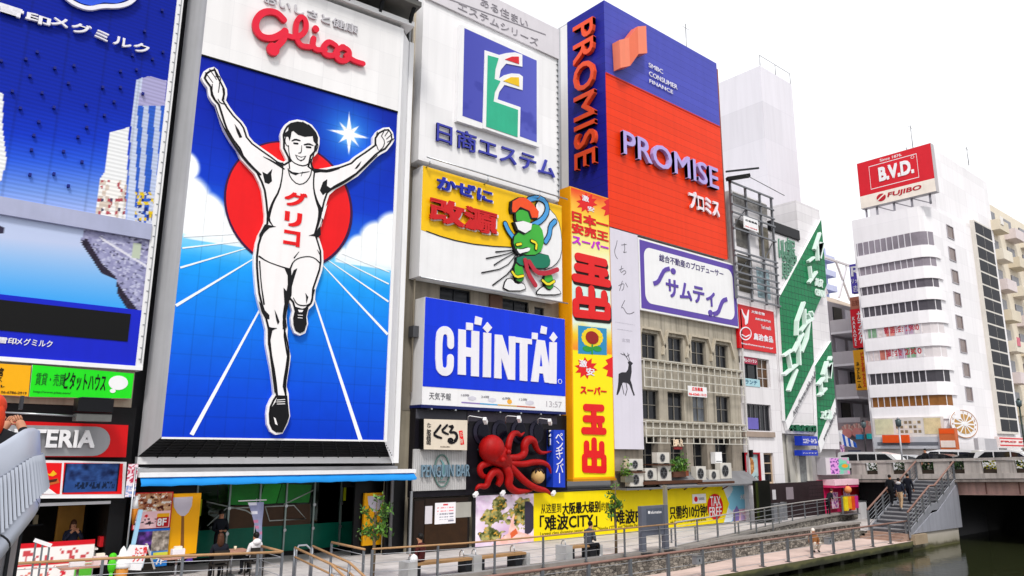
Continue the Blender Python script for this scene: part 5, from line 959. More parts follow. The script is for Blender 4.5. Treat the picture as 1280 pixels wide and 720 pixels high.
b = MB(F); text(b, '鳥治食品', zs(685, 618), zs(790, 672), .001, .02, LT, .035); text(b, 'http://www.toriji.co.jp/', zs(622, 668), zs(790, 708), .001, .015, LT, .02); text(b, '大阪名物', zs(674, 497), zs(745, 528), .001, .015, LT, .02); text(b, '鳥料理専門店', zs(694, 537), zs(778, 566), .001, .015, LT, .02); text(b, 'Tori-meshi', zs(725, 575), zs(778, 606), .001, .015, LT, .01); b.build('lettering', t)
b = MB(F); b.pxstroke([zs(*p) for p in ((645, 570), (648, 545), (632, 520), (624, 495))], [3, 6, 3, 1.5], .001, .02, LT, sm=1); b.pxstroke([zs(*p) for p in ((650, 560), (655, 530), (660, 500))], [5, 4, 2], .001, .019, LT, sm=1); b.pxstroke([zs(645+29*math.cos(a), 622+33*math.sin(a)) for a in np.linspace(0, 2*math.pi, 25)[:-1]], 1.4, .001, .02, LT, closed=True); b.pxstroke([zs(625, 628), zs(645, 640), zs(665, 630)], 1.4, .001, .02, LT); b.build('emblem', t)
t = thing('sign_scaffold', 'bare grey steel sign scaffold over a pale wall with glimpses of windows', 'scaffold', (40, 24.3, 12.6)); SF = F.shift(.1); SG = M('#75777c', .4, .5, .15)
b = MB(SF)
for u in (37.75, 39.4, 41.0, 42.35): b.box(u-.06, u+.06, 12.6, 19.9, 0, .12, SG)
b.build('uprights', t); b = MB(SF)
for v in (12.7, 13.4, 13.8, 14.2, 14.7, 15.2, 15.5, 16.9, 17.9, 18.4, 19.0, 19.8): b.box(37.7, 42.45, v-.05, v+.05, .121, .2, SG)
b.build('rails', t); b = MB(SF)
for u0, u1, v0, v1 in ((37.8, 39.4, 16.9, 18.4), (39.4, 41, 18.4, 16.9), (41, 42.3, 15.2, 16.8), (37.8, 39.4, 13.8, 15.2)): b.bar(SF.to(u0, v0, -.05), SF.to(u1, v1, -.05), .05, .05, SG)
b.build('braces', t); b = MB(W4)
for u, v, w_, h_, c in ((38.5, 13.2, 1.5, 2.3, '#5f5a50'), (40.5, 13.1, 1.4, 1.9, '#a9c4ce'), (38.5, 16.0, 1.3, 1.7, '#6d6a66'), (41.0, 15.8, 1.1, 2.0, '#7a7466'), (38.4, 18.6, 3.8, .8, '#8d8a88')): b = MB(W4); b.box(u, u+w_, v, v+h_, .0, .03, M(c, .5, 0, .5, 3)); b.build('wall_panel', t); b = MB(SF)
b.bar(SF.to(37.2, 20.3, .2), SF.to(39.2, 20.75, 1.2), .1, .1, DARKM); b.bar(SF.to(37.4, 19.9, .1), SF.to(38.6, 20.2, .9), .3, .2, BLACK); b.bar(SF.to(37.9, 20.0, 1.1), SF.to(42.2, 19.7, 1.1), .03, .03, DARKM); b.build('lamp_bracket', t)
t = thing('scaffold_notice', 'small white notice with red lettering high on the steel scaffold', 'sign', SF.to(40, 17.9, .2)); ze = zi(900, 220, 3.6); b = MB(SF); b.pxbox(ze(106, 178), ze(174, 255), .201, .25, WHITE); b.build('board', t); b = MB(SF); text(b, '広告募集', ze(114, 192), ze(168, 220), .251, .26, M('#555', .5) if False else DARKM, .02); text(b, '06-6260', ze(114, 222), ze(168, 245), .251, .26, RED, .02); b.build('lettering', t)
# ================================================================== letting agency building with green diagonal signs
t = thing('agency_building', 'white building faced with big green diagonal sign panels', 'building', (46, 26, 0)); W5 = Pl((0, 24.5, 0)); WP = Mgrid('#e4e1e4', '#c4c0c6', 8, .62, .02, .5, .07)
b = MB(W5); b.box(42.2, 46.0, 4.9, 17.6, -9, 0, WP); b.box(46.003, 49.2, 4.0, 20.6, -9, .0, WP); b.box(42.2, 46.0, 1.0, 4.9, -9, -.3, M('#b9b6ae', .6, 0, .12)); b.box(46.003, 49.2, 0, 4.0, -9, -.3, M('#a3a0a0', .6)); b.build('wall', t)
b = MB(W5); b.box(42.4, 46.0, 17.75, 18.4, -5, .1, M('#202024', .5)); b.box(42.4, 46, 17.601, 17.75, -5, -.1, WHITE); b.build('roof_louvre', t)
b = MB(W5); p0 = W5.at(1003, 545); b.box(44.0, 45.4, 1.6, 3.9, -.299, -.2, M('#d9d5cc', .5)); b.box(44.3, 45.1, 1.9, 3.6, -.199, -.19, M('#8a8c8c', .2, 0, .4, 3)); b.build('display_case', t)
b = MB(W5); b.tube([W5.to(43.0, 2, -.2), W5.to(43.0, 4.8, -.2)], .06, M('#9c9a94', .6)); b.build('drainpipe', t)
GRN = Mgrid('#087a4a', '#055236', .42, .42, .05, .4, .05, 0, 0, .6); W6 = W5.shift(.02)
zl2 = zi(900, 380, 3.275)
t = thing('green_agency_sign', 'large green diagonal sign panel with raised pale green katakana', 'shop sign', W6.to(45, 6))
b = MB(W6); b.pxpoly([(973.6, 373), (1026.5, 274), (1033.5, 356), (1015, 398), (1017.5, 452), (981.8, 526)], 0, .22, GRN, side=WHITE); b.build('panel', t)
b = MB(W6); LGn = M('#e2f3ec', .4, 0, .04)
def able(bb, P, w_, d0=.221, d1=.5):
    for s_ in P: bb.pxstroke([zl2(*q) for q in s_], w_, d0, d1, LGn, rnd=False)
able(b, [[(266, 212), (304, 186)], [(285, 200), (298, 268)], [(268, 290), (320, 248)], [(345, 120), (308, 196)], [(328, 160), (332, 250)], [(335, 112), (374, 60), (362, 140), (340, 196)], [(366, 40), (374, 58)], [(378, 30), (386, 46)], [(320, 128), (322, 70), (350, -8)], [(352, 20), (354, 84), (386, 58)], [(320, 268), (288, 356)]], 2.7)
b.build('lettering', t)
b = MB(W6); 
for s_ in ([(410, 405), (418, 470)], [(402, 385), (428, 365)], [(405, 480), (440, 430)], [(430, 330), (455, 255)], [(442, 300), (446, 380)], [(448, 300), (470, 300), (455, 370)]): b.pxstroke([ze(*q) for q in s_], 2.6, .221, .45, LGn, rnd=False)
text(b, '賃貸', ze(425, 455), ze(468, 505), .221, .3, LGn, .03, shear=.3); text(b, 'CHINTAI', ze(430, 505), ze(475, 548), .221, .3, LGn, .03, shear=.3); b.build('small_lettering', t)
t = thing('green_agency_sign', 'smaller green diagonal sign panel at the right corner above the pink shop', 'shop sign', W6.to(48, 5))
b = MB(W6); b.pxpoly([(1018.8, 457), (1039, 426), (1044, 497), (1022.5, 552)], 0, .22, GRN, side=WHITE); b.build('panel', t)
b = MB(W6); able(b, [[(408, 330), (432, 300)], [(418, 318), (424, 372)], [(412, 375), (440, 345)], [(428, 290), (445, 235)], [(438, 265), (440, 320)], [(445, 255), (462, 240), (455, 305)], [(455, 230), (460, 215)]], 2.4); text(b, 'エイブル', zl2(415, 430), zl2(462, 475), .221, .35, LGn, .03, shear=.5); b.build('lettering', t)
for lab, pts, s_, q in (('white diagonal strip with grey web address under the larger green panel', [(982.5, 527), (1017.8, 453), (1017.8, 470), (985, 538)], 'http://www.able.co.jp', ((988, 522), (1016, 468))), ('white diagonal strip with grey web address under the smaller green panel', [(1023, 553), (1044, 499), (1045.5, 514), (1026, 566)], 'www.able.co.jp', ((1026, 553), (1043, 513)))):
    t = thing('web_strip', lab, 'sign', W6.to(*W6.at(*pts[0]))); b = MB(W6); b.pxpoly(pts, 0.001, .2, WHITE); b.build('panel', t)
    V, fs = glyphs(s_, .01, .95); b = MB(W6); a, c = W6.at(*q[0]), W6.at(*q[1]); dx, dz = c[0]-a[0], c[1]-a[1]; L = V[:, 0].max(); hgt = .55
    b.add([W6.to(a[0]+x/L*dx+.0*y, a[1]+x/L*dz+y*hgt, .201+.02*(z+.5)) for x, y, z in V], fs, M('#6a6a70', .5)); b.build('lettering', t)
b = MB(W6); text(b, 'いい部屋', ze(262, 262), ze(345, 400), 0, .08, M('#6a9a84', .5), .0, shear=.35); text(b, '賃貸情報', ze(275, 330), ze(355, 482), 0, .08, M('#6a9a84', .5), .0, shear=.35); o = b.build('green_letters', None, W6.to(44, 14)); tag(o, 'two slanting rows of outlined green letters left of the large green panel', 'letters')
b = MB(W6); text(b, '不動産賃貸', zl2(285, 492), zl2(400, 524), 0, .15, M('#1c6a4a', .5), .02); o = b.build('green_letters', None, W6.to(44, 4.9)); tag(o, 'green kanji row along the bottom edge of the white wall above two blue signs', 'letters')
for lab, tl, br, s_ in (('blue sign with white lettering, upper of two under the green kanji row', (335, 540), (402, 580), 'エステ・ネイル'), ('thin blue sign with white lettering, lower of two under the green kanji row', (335, 598), (402, 621), 'ハンドケア')):
    t = thing('blue_sign', lab, 'sign', W6.to(*W6.at(*zl2(*tl)))); b = MB(W6); b.pxbox(zl2(*tl), zl2(*br), 0, .5, M('#1c38b4', .4, 0, .08)); b.build('panel', t); b = MB(W6); text(b, s_, zl2(tl[0]+5, tl[1]+10), zl2(br[0]-5, br[1]-8), .501, .52, LT, .02); b.build('lettering', t)
zb_ = zi(960, 520, 3.6)
def colour(U, V, X, Y):
    n = vnoise(U*6, V*4, 1, 71); c = np.ones(U.shape+(3,))*rgb('#d8cfd6'); m = (U > .18) & (U < .55); c[m] = rgb('#e09ae0'); m2 = m & (vnoise(U*22, V*14, 1, 5, 1) > .62); c[m2] = rgb('#6a3a8a'); m = (U > .55); c[m] = mixc('#e88ac0', '#7ad0b0', (n*3-1))[m]; m = np.hypot((U-.78)*.8, V-.45) < .22; c[m] = rgb('#5ac0a0'); m = np.hypot((U-.8)*.9, V-.5) < .12; c[m] = rgb('#f0a020'); return c
t = thing('colourful_sign', 'wide pink and green pictured shop sign over the pink shop', 'shop sign', W6.to(48, 2.1)); a = W6.at(*zb_(236, 186)); c = W6.at(*zb_(350, 262)); b = MB(W6); b.box(a[0], c[0], c[1], a[1], -.3, .3, M('#bdb9bf', .5)); b.build('cabinet', t); picture('print', t, W6, a[0]+.05, c[0]-.02, c[1]+.05, a[1]-.05, .302, 44, 26, colour)
# pink shop
t = thing('pink_shop', 'small shop clad in hot pink and red with posters under the pictured sign', 'shop', (48.5, 25, 0)); PK = M('#d01c5c', .5, 0, .15, 1.5); W7 = Pl((0, 24.3, 0))
b = MB(W7); b.box(46.4, 49.9, -.0, 2.05, -1, -.3, PK); b.box(49.1, 51.5, -.0, 1.7, -1, -.25, M('#c01820', .5, 0, .2)); b.build('wall', t)
b = MB(W7); b.box(46.8, 50.0, 1.75, 2.1, -.299, .5, M('#f0c8d4', .5)); b.box(46.8, 50.0, 1.6, 1.749, -.299, .45, M('#d83a70', .5)); b.build('canopy', t)
def pop(seed):
    def f(U, V, X, Y):
        n = vnoise(U*7, V*9, 1, seed); c = mixc('#f0e4ee', '#e0a8d0', n); c[n > .6] = rgb('#8a3a9a'); c[n < .3] = rgb('#d8306a'); return c
    return f
for i, (u0, u1, v0, v1) in enumerate(((49.2, 50.1, .75, 1.65), (49.6, 51.0, .15, 1.0), (47.3, 48.2, .3, 1.3))): picture('poster', t, W7, u0, u1, v0, v1, -.2+.06*i, 20, 20, pop(80+i))
t = thing('lantern', 'round orange paper lantern hanging at the pink shop', 'lantern', W7.to(48.3, 1.25)); b = MB(); b.ball(W7.to(48.4, 1.45, .5), (.24, .24, .24), M('#e8955a', .6, 0, .1)); b.build('paper', t); b = MB(); b.tube([W7.to(48.4, 1.7, .5), W7.to(48.4, 1.78, .5)], .03, SOOT); b.build('cord', t)
t = thing('goods_rack', 'rack of bright yellow, orange and pink goods in front of the pink shop', 'rack', W7.to(47.5, 0, .8)); b = MB(W7.shift(.9)); b.box(46.8, 48.8, .0, .05, -.3, .1, GREYM); b.box(46.8, 46.86, .05, 1.1, -.1, 0, GREYM); b.box(48.74, 48.8, .05, 1.1, -.1, 0, GREYM); b.box(46.8, 48.8, 1.1, 1.15, -.1, 0, GREYM); b.build('frame', t)
for i, (c, u) in enumerate((('#e8d020', 46.95), ('#f0a020', 47.4), ('#e0501c', 47.85), ('#c8308a', 48.3))): b = MB(W7.shift(.9)); b.box(u, u+.4, .25+.1*(i % 2), 1.09, -.12, .08, M(c, .6, 0, .25, 3)); b.build('goods', t)
# dark cladding between the hoarding and the pink shop
t = thing('dark_cladding_wall', 'low dark brown clad wall with two small notices, right of the pale blue hoarding', 'wall', (43, 24.4, 0)); W8 = Pl((0, 24.35, 0)); b = MB(W8); b.box(40.2, 44.6, 0, 2.0, -.15, 0, M('#2b1f22', .5, 0, .25)); b.box(44.62, 46.4, 0, 2.05, -.15, -.02, Mgrid('#33262a', '#120c0e', .6, .22, .03, .6, .2)); b.build('cladding', t)
b = MB(W8); b.box(40.4, 40.75, 1.1, 1.65, .001, .02, M('#c8c4c8', .5)); b.box(41.9, 42.7, 1.05, 1.75, .001, .02, M('#8a7f86', .5)); b.build('notices', t)
# ================================================================== shopping hoarding
t = thing('shopping_hoarding', 'long yellow advertising hoarding with black Chinese lettering, a garden photo and a pale blue end', 'hoarding', (29, 24.4, 0)); W9 = Pl((0, 24.4, 0), math.radians(.6))
hz0, hz1 = .03, 2.0; ub = [W9.at(594, 650)[0], W9.at(667, 650)[0], W9.at(905, 632)[0], W9.at(978, 625)[0]]
b = MB(W9); b.box(ub[0], ub[3], .0, hz1+.02, -.2, -.004, M('#3a3a3c', .5)); b.box(ub[0], ub[3], hz1+.021, hz1+.06, -.2, .03, DARKM); b.build('frame', t)
def garden(U, V, X, Y):
    n = vnoise(U*4, V*4, 1, 91); n2 = vnoise(U*16, V*14, 1, 92); c = mixc('#c9a6cc', '#f0e6f0', n*1.2); c[V > .72] = mixc('#f2ecf6', '#d8b8dc', n2)[V > .72]
    for cx, cy, rx, ry in ((.40, .80, .12, .16), (.33, .55, .18, .16), (.78, .62, .17, .3), (.25, .24, .2, .12), (.55, .45, .06, .05), (.62, .1, .12, .06), (.5, .05, .1, .04)):
        m = np.hypot((U-cx)/rx, (V-cy)/ry) < 1.05+.9*(n2-.5)+1.5*(vnoise(U*9, V*9, 1, 94)-.5); q = mixc('#2c3a18', '#b8b070', (n2-.3)*2.4); q = np.where((vnoise(U*30, V*26, 1, 93) > .66)[..., None], rgb('#d0a040'), q); c[m] = q[m]
    m = (np.hypot((U-.88)/.16, (V-.5)/.34) < 1) & (U > .84); c[m] = rgb('#3a3546'); m = inpoly(U, V, [(.25, 0), (.55, .22), (.6, .5), (.66, .62), (.64, .4), (.75, .22), (1, .12), (1, .02)]) ; c[m] = mixc('#e8a898', '#f6dcd8', n2)[m]; m = inpoly(U, V, [(.6, .1), (.72, .2), (.68, .3), (.58, .22)]); c[m] = rgb('#d8643a'); return c
picture('garden_photo', t, W9, ub[0]+.02, ub[1], hz0, hz1, .0, 110, 80, garden)
HY = M('#f4dc06', .4, 0, .05)
b = MB(W9); b.box(ub[1]+.003, ub[2]-.6, hz0, hz1, -.003, .0, HY); b.poly([(ub[2]-.602, hz0), (ub[2]-.1, hz0), (ub[2]+.5, 1.0), (ub[2]-.1, hz1), (ub[2]-.602, hz1)], -.003, .004, HY); b.build('yellow_sheet', t)
def seasky(U, V, X, Y):
    n = vnoise(U*5, V*4, 1, 95); c = mixc('#9fdcf0', '#6cc2ec', U+.3*n); m = (V < .33) & (U < .62) & (U > .16); c[m] = mixc('#e8a8c0', '#f4dce4', vnoise(U*40, V*22, 1, 3, 1))[m]; m = (V < .26+.1*n); c[m & (U > .5)] = rgb('#bfe0ee'); m = (U < .12+.06*np.sin(V*9)); c[m] = rgb('#e2ecf4'); return c
picture('sky_print', t, W9, ub[2]-.2, ub[3]-.02, hz0, hz1, -.002, 70, 40, seasky)
b = MB(W9); zq = zi(580, 580, 5.14)
text(b, '从这里到', (676.3, 630), (701.6, 640.5), .005, .015, BLACK, .0, W9); text(b, '大阪最大级别', (703, 628.4), (750.8, 640), .005, .015, BLACK, .03, W9); text(b, '的购物中心', (751.8, 628), (779.4, 636.5), .005, .015, BLACK, .0, W9)
text(b, '「难波CITY」「难波PARKS」', (675, 644.5), (833, 650.8), .005, .02, BLACK, .02, W9); text(b, '只需约10分钟!', (837, 633), (884.5, 645.5), .005, .02, BLACK, .02, W9)
text(b, 'Largest class shopping center in Osaka. "Namba CITY" and "Namba Parks".', (675.5, 665.2), (803, 659.2), .005, .012, M('#5a4a10', .5), .0, W9)
text(b, 'only 10 minutes! We correspond to the tax-free.', (838, 651), (883, 651.6), .005, .012, M('#5a4a10', .5), .0, W9)
b.build('lettering', t)
b = MB(W9); b.pxell(894.4, 633.3, 9.5, 16, .005, .03, M('#d41420', .4), W9, 32); text(b, 'TAX', (887.5, 620.5), (901, 632), .031, .045, WHITE, .01); text(b, 'FREE', (886.5, 634), (902.5, 645), .031, .045, WHITE, .01); b.build('tax_free_roundel', t)
b = MB(W9); b.pxbox((865.5, 618), (882.7, 628.6), .005, .03, WHITE); b.pxell(870, 624, 2.2, 3.4, .031, .036, M('#d41420', .4)); text(b, 'NANKAI', (873.5, 621.5), (880.5, 625), .031, .035, M('#555a66', .5)); b.build('company_box', t)
b = MB(W9)
for x, y, h_ in ((937, 619, '#2a62b8'), (946, 618, '#2a8ac8'), (937, 625, '#2a52a8'), (946, 624.5, '#1c4a9c')): b.pxbox((x-2.4, y-2), (x+2.4, y+2), .001, .008, M(h_, .5))
b.pxpoly([(916, 653), (917, 640), (921, 632), (924, 638), (924, 652)], .001, .01, M('#8a7ac0', .5)); b.pxpoly([(926, 651), (927, 641), (931, 645), (931, 650)], .001, .01, M('#c0a8d8', .5)); b.pxbox((915, 652), (924, 655), .001, .012, M('#e8c060', .5)); text(b, '大阪', (925, 618), (932, 624), .001, .008, WHITE, .02); text(b, 'OSAKA', (964, 617), (974, 621), .001, .008, WHITE, .02); b.build('blue_end_marks', t)
# ================================================================== far buildings
PALEW = M('#f0eef3', .6, 0, .05, .3)
t = thing('white_tower', 'tall blank white tower rising behind the red and purple rooftop sign', 'building', (54, 33, 0)); b = MB(); b.wbox(52.2, 57.2, 30, 36, 0, 35.2, Mgrid('#e3e1e9', '#d5d3dc', 5, 3.2, .04, .6, .05)); b.build('wall', t)
b = MB(); 
for x in (52.3, 54.7, 57.1): b.tube([(x, 30.05, 35.2), (x, 30.05, 36.2)], .03, GREYM, 5)
b.tube([(52.3, 30.05, 36.2), (57.1, 30.05, 36.2)], .025, GREYM, 5); b.build('roof_rail', t)
b = MB(); b.wbox(53.3, 56.3, 29.9, 29.99, 18.5, 19.8, M('#e4b8c4', .6)); b.build('faded_sign', t)
t = thing('far_tower', 'distant lavender apartment tower with stacked balconies beyond the green panels', 'building', (150, 70, 0)); b = MB(); q = on_ground; 
fp = Pl((0, 72, 0)); a = fp.at(1016, 305); c = fp.at(1037, 372); b.box(a[0]-2, c[0], 0, a[1], -12, 0, M('#a9b2dc', .6, 0, .1, .1), fp); b.build('wall', t); b = MB(fp)
for k in range(22): b.box(c[0]-4, c[0]+1.6, a[1]-3-k*3.1, a[1]-1.8-k*3.1, -3, 1, M('#c4c8e6', .6))
b.build('balconies', t)
# apartment block with balconies
t = thing('balcony_block', 'grey apartment block with stacked balconies left of the white office tower', 'building', (80, 33, 0)); AP = Pl((0, 32, 0)); a = AP.at(1037, 366); c = AP.at(1084, 372); GB = M('#b3aeb2', .7, 0, .12, .4)
a = (76.0, AP.at(1037, 366)[1]); b = MB(AP); b.box(68.5, 88, 0, a[1], -10, -2, M('#8c888e', .7, 0, .15, .3)); b.build('wall', t); fl_h = 3.05; nfl = int(a[1]//fl_h)
for k in range(nfl):
    b = MB(AP); z0 = a[1]-(k+1)*fl_h; b.box(68.5, 88, z0, z0+1.15, -2, 0, GB); b.box(68.5, 88, z0-.2, z0-.001, -2, .1, M('#d5d2d6', .6)); b.build('balcony', t)
    b = MB(AP)
    for j in range(8): b.box(69.2+j*2.4, 70.9+j*2.4, z0+1.15, z0+2.6, -1.999, -1.9, M('#c9c7cf', .5) if (j+k) % 3 else PANE)
    b.build('window_row', t)
b = MB(AP); b.add([AP.to(68.5, a[1], -2), AP.to(82, a[1], -2), AP.to(82, a[1]+3, -8), AP.to(70, a[1]+3, -8)], [(0, 1, 2, 3)], M('#b9a99a', .7)); b.add([AP.to(82, a[1], -2), AP.to(88, a[1]-2, -2), AP.to(82, a[1]+3, -8)], [(0, 1, 2)], M('#a99c92', .7)); b.build('roof', t)
b = MB(AP)
for i in range(5): b.bar(AP.to(72+i*2.5, a[1]+2, -5), AP.to(72+i*2.5+(-1)**i*2.5, a[1]+6, -5), .18, .18, M('#d8d6de', .5))
b.bar(AP.to(70, a[1]+6, -5), AP.to(84, a[1]+6, -5), .2, .2, M('#d8d6de', .5)); b.build('roof_truss', t)
# office tower with red sign
t = thing('office_tower', 'white office tower with wrapped window bands, dark glazed stair strip and orange wheel emblem', 'building', (66, 24, 0))
LX = Pl((62, 0, 0), -math.pi/2); RY = Pl((0, 22.2, 0)); WT = Mgrid('#f1eff2', '#dddae0', 2.6, 1.5, .02, .5, .04)
zt = 23.3; b = MB(); pr = [(62, 28.1), (62, 23.5), (62.15, 22.8), (62.5, 22.4), (63.2, 22.2), (70, 22.2), (77.8, 22.2), (77.8, 28.1)]
b.extrude_xy(pr, 0, zt, WT); b.extrude_xy([(65.5, 22.5), (79.0, 22.5), (79.0, 28), (65.5, 28)], zt+.003, 29.4, WT); b.build('wall', t)
bands = [(309.0, 297), (334.5, 324.2), (360.3, 350.3), (388, 378.4), (415.5, 406.8), (444.5, 435.5), (472.8, 466.5), (501.8, 496.5)]
zB_ = [LX.at(1092, (a+c)/2)[1] for a, c in bands]
zB_ = [20.64, 18.91, 17.2, 15.35, 13.52, 11.65, 9.74, 7.92]
def ring(z0, z1, off, mt, name, par, mul=None):
    q = MB(); pts = [(62-off, 27.9), (62-off, 23.5), (62.12-off*.9, 22.83-off*.3), (62.45-off*.6, 22.43-off*.6), (63.1, 22.2-off)]
    n = len(pts); vs = [(x, y, z) for z in (z0, z1) for x, y in pts]; q.add(vs, [(i, i+n, i+n+1, i+1)[::-1] for i in range(n-1)], mt)
    q.add([(x, y, z1) for x, y in pts]+[(62.2, 27.9, z1), (63.1, 22.7, z1)], [(0, 1, 2, 3, 4, 6, 5)], mt); q.add([(x, y, z0) for x, y in pts]+[(62.2, 27.9, z0), (63.1, 22.7, z0)], [(5, 6, 4, 3, 2, 1, 0)], mt); return q.build(name, par)
GL = [M('#8d8690', .3, 0, .35, .4), M('#948c96', .3, 0, .35, .4), M('#68636c', .3, 0, .4, .4), M('#55525a', .3, 0, .4, .4), None, None, M('#4a484e', .3, 0, .4, .4), M('#8a5a2c', .3, 0, .5, .6)]
for k, z in enumerate(zB_):
    r_ = random.Random(k)
    if GL[k] is not None: o = ring(z-.55, z+.55, .01, GL[k], 'window', t)
    else:
        o = ring(z-.55, z+.55, .01, M('#d9d2d4', .5), 'window', t)
        for j in range(6):
            q = MB(LX); u = -27.6+j*.72; q.box(u, u+.66, z-.5, z+.5, .012, .03, M(r_.choice(['#e8e4e4', '#d88a80', '#f0e8e8', '#8ab090', '#e4d8d8', '#c8786a', '#ece6ea', '#b9a0b8']), .5, 0, .3, 3)); q.build('advert_pane', o)
        q = MB(LX); text(q, ('歓迎会 2980' if k == 4 else '宴会 2800'), (-26.3, z-.3), (-23.6, z+.3), .031, .04, M('#c0384a', .5), .02, px=False); q.build('advert_lettering', o)
    q = MB()
    for j in range(10): y = 27.8-j*.48; q.wbox(61.94, 61.99, y-.03, y+.03, z-.55, z+.55, M('#d8d5dc', .5))
    q.build('mullions', o)
    ring(z-1.58, z-.62, .14, M('#f3f1f4', .5, 0, .04), 'spandrel', t)
    q = MB(RY); q.box(63.11, 64.0, z-1.58, z-.85, .0, .13, M('#f3f1f4', .5, 0, .04)); q.build('balcony', t)
for x, y in ((1187.5, 290.5), (1190, 318), (1193.5, 346), (1196.5, 374), (1199, 403), (1203.5, 432.5), (1207.5, 462.5), (1211, 492.5)):
    u, v = RY.at(x, y); window(t, RY, u-.72, u+.72, v-.58, v+.58, .0, 1, 1, M('#a9a4aa', .5), M('#7a6660', .15, 0, .4, 1), .07)
sx0 = RY.at(1229, 410)[0]; sx1 = RY.at(1250, 410)[0]; o = MB(RY); o.box(sx0, sx1, 5.4, 24.0, -.0, .35, M('#d9d4cc', .5)); o = o.build('stair_strip', t)
for k in range(16):
    for j in range(2):
        q = MB(RY); v = 5.6+k*1.15; u0 = sx0+.1+(sx1-sx0-.1)*j/2; q.box(u0, u0+(sx1-sx0)/2-.12, v, v+1.0, .351, .36, M('#10131f', .4, 0, .4, .6, spec=.06)); q.build('pane', o)
q = MB(RY); u, v = RY.at(1204, 530); OG = M('#b8862c', .4, 0, .1); OW = WHITE; wr = 2.75; q.ell(u, v, wr, 1.05, .0, .08, OW, n=36); q.stroke([(u+wr*math.cos(k), v+1.05*math.sin(k)) for k in np.linspace(0, 2*math.pi, 37)[:-1]], .05, .081, .1, M('#b0702c', .5), closed=True); q.ell(u, v, wr*.72, .76, .081, .1, OG, n=36)
for k in range(12): a = k*math.pi/6; q.stroke([(u, v), (u+wr*.74*math.cos(a), v+.78*math.sin(a))], .12, .101, .11, OW)
q.ell(u, v, .42, .16, .111, .13, OW)
for i, ch in enumerate('FRUITSTOWER'):
    a = math.radians(205-i*23); V, fs = glyphs(ch, .02, 1); cu, cv = u+wr*.85*math.cos(a), v+.89*math.sin(a); th = a-math.pi/2; sc_ = .24; V2 = V.copy(); V2[:, 0] -= V2[:, 0].mean(); V2[:, 1] -= V2[:, 1].mean()
    q.add([RY.to(cu+sc_*(x*math.cos(th)-y*math.sin(th)), cv+sc_*(x*math.sin(th)+y*math.cos(th)), .081+.02*(zz_+.5)) for x, y, zz_ in V2], fs, M('#b0702c', .5))
q.build('wheel_emblem', t)
q = MB(LX); q.box(-27.8, -22.6, 2.3, 6.5, .0, .35, M('#d9d3cf', .5, 0, .15, 1)); q.box(-27.6, -26.2, 5.2, 6.4, .351, .37, M('#d8d6b4', .4, 0, .2, 2)); q.box(-23.9, -22.7, 5.2, 6.4, .351, .37, M('#dccaa0', .4, 0, .3, 2)); [q.box(-26+.33*j, -25.78+.33*j, 5.3+.35*i, 5.52+.35*i, .351, .36, M('#8a7a60' if (i+j) % 3 else '#e8dcc8', .4)) for j in range(6) for i in range(3)]; q.box(-27.7, -22.7, 4.1, 5.0, .351, .7, M('#c3c5cc', .4)); q.box(-27.4, -22.9, 4.35, 4.6, .701, .72, M('#6a6d76', .4)); q.build('shop_front', t)
q = MB(LX); q.box(-26.9, -24.9, 4.55, 5.15, .71, .9, M('#e8571c', .4)); q.box(-22.7, -21.6, 3.9, 5.6, .351, .9, M('#c8683a', .5)); q.box(-22.65, -21.65, 4.2, 4.7, .901, .92, M('#f0e0d8', .5)); q.box(-22.65, -21.65, 5.2, 5.5, .901, .92, M('#e8571c', .5)); q.build('orange_shop_sign', t)
b = MB(); 
for x, y, h in ((66, 24, 2.5), (73, 22, 1.8), (70, 26, 2.2)): b.tube([(x, y, 29.4), (x, y, 29.4+h)], .04, GREYM, 5); b.tube([(x-.5, y, 29.2+h), (x+.5, y, 29.2+h)], .02, GREYM, 4)
b.build('aerials', t)
t = thing('red_rooftop_sign', 'red square rooftop sign with white initials over a cream strip on the office tower', 'rooftop sign', (62, 24, 23.4)); BX = Pl((61.9, 0, 0), -math.pi/2)
u0, u1, v0, v1 = -27.15, -21.15, 24.1, 28.2; vm = BX.at(1120, 253)[1]; vm = 25.2
b = MB(BX); b.box(u0, u1, v0, v1, -.6, 0, M('#b9b5b8', .5)); b.box(u0+.02, u1-.02, vm, v1-.02, .001, .01, M('#d3202e', .45, 0, .06)); b.box(u0+.02, u1-.02, v0+.02, vm-.003, .001, .01, M('#f0e6da', .45)); b.build('panel', t)
b = MB(BX); text(b, 'B.V.D.', (-25.4, 26.05), (-22.6, 27.3), .011, .05, WHITE, .05, px=False); text(b, 'Since 1876.', (-25.2, 27.78), (-23.4, 28.02), .011, .02, WHITE, .01, px=False); text(b, 'FUJIBO', (-24.9, 24.45), (-22.2, 24.95), .011, .03, M('#b8202e', .45), .03, px=False, shear=.15)
for p in ([(-26.15, 25.6), (-22.3, 25.6), (-22.3, 27.62), (-26.15, 27.62)],): b.stroke(p, .06, .011, .02, WHITE, closed=True)
b.ell(-25.4, 24.68, .38, .33, .011, .03, M('#b8202e', .45)); b.stroke([(-25.7, 24.5), (-25.4, 24.72), (-25.1, 24.9)], .1, .031, .035, M('#f0e6da', .45)); b.stroke([(-22.62+.12*math.cos(a), 27.42+.12*math.sin(a)) for a in np.linspace(0, 6.28, 13)[:-1]], .03, .011, .02, WHITE, closed=True); b.build('lettering', t)
b = MB()
for y in (21.8, 23.2, 24.6, 26, 26.9): b.tube([(62.3, y, 23.3), (62.3, y, 24.1)], .09, M('#a8a6ae', .4, .4), 6)
for y in (21.8, 23.2, 24.6): b.bar((62.2, y, 23.35), (62.2, y+1.3, 24.05), .07, .07, M('#8a8890', .5))
b.build('legs', t)
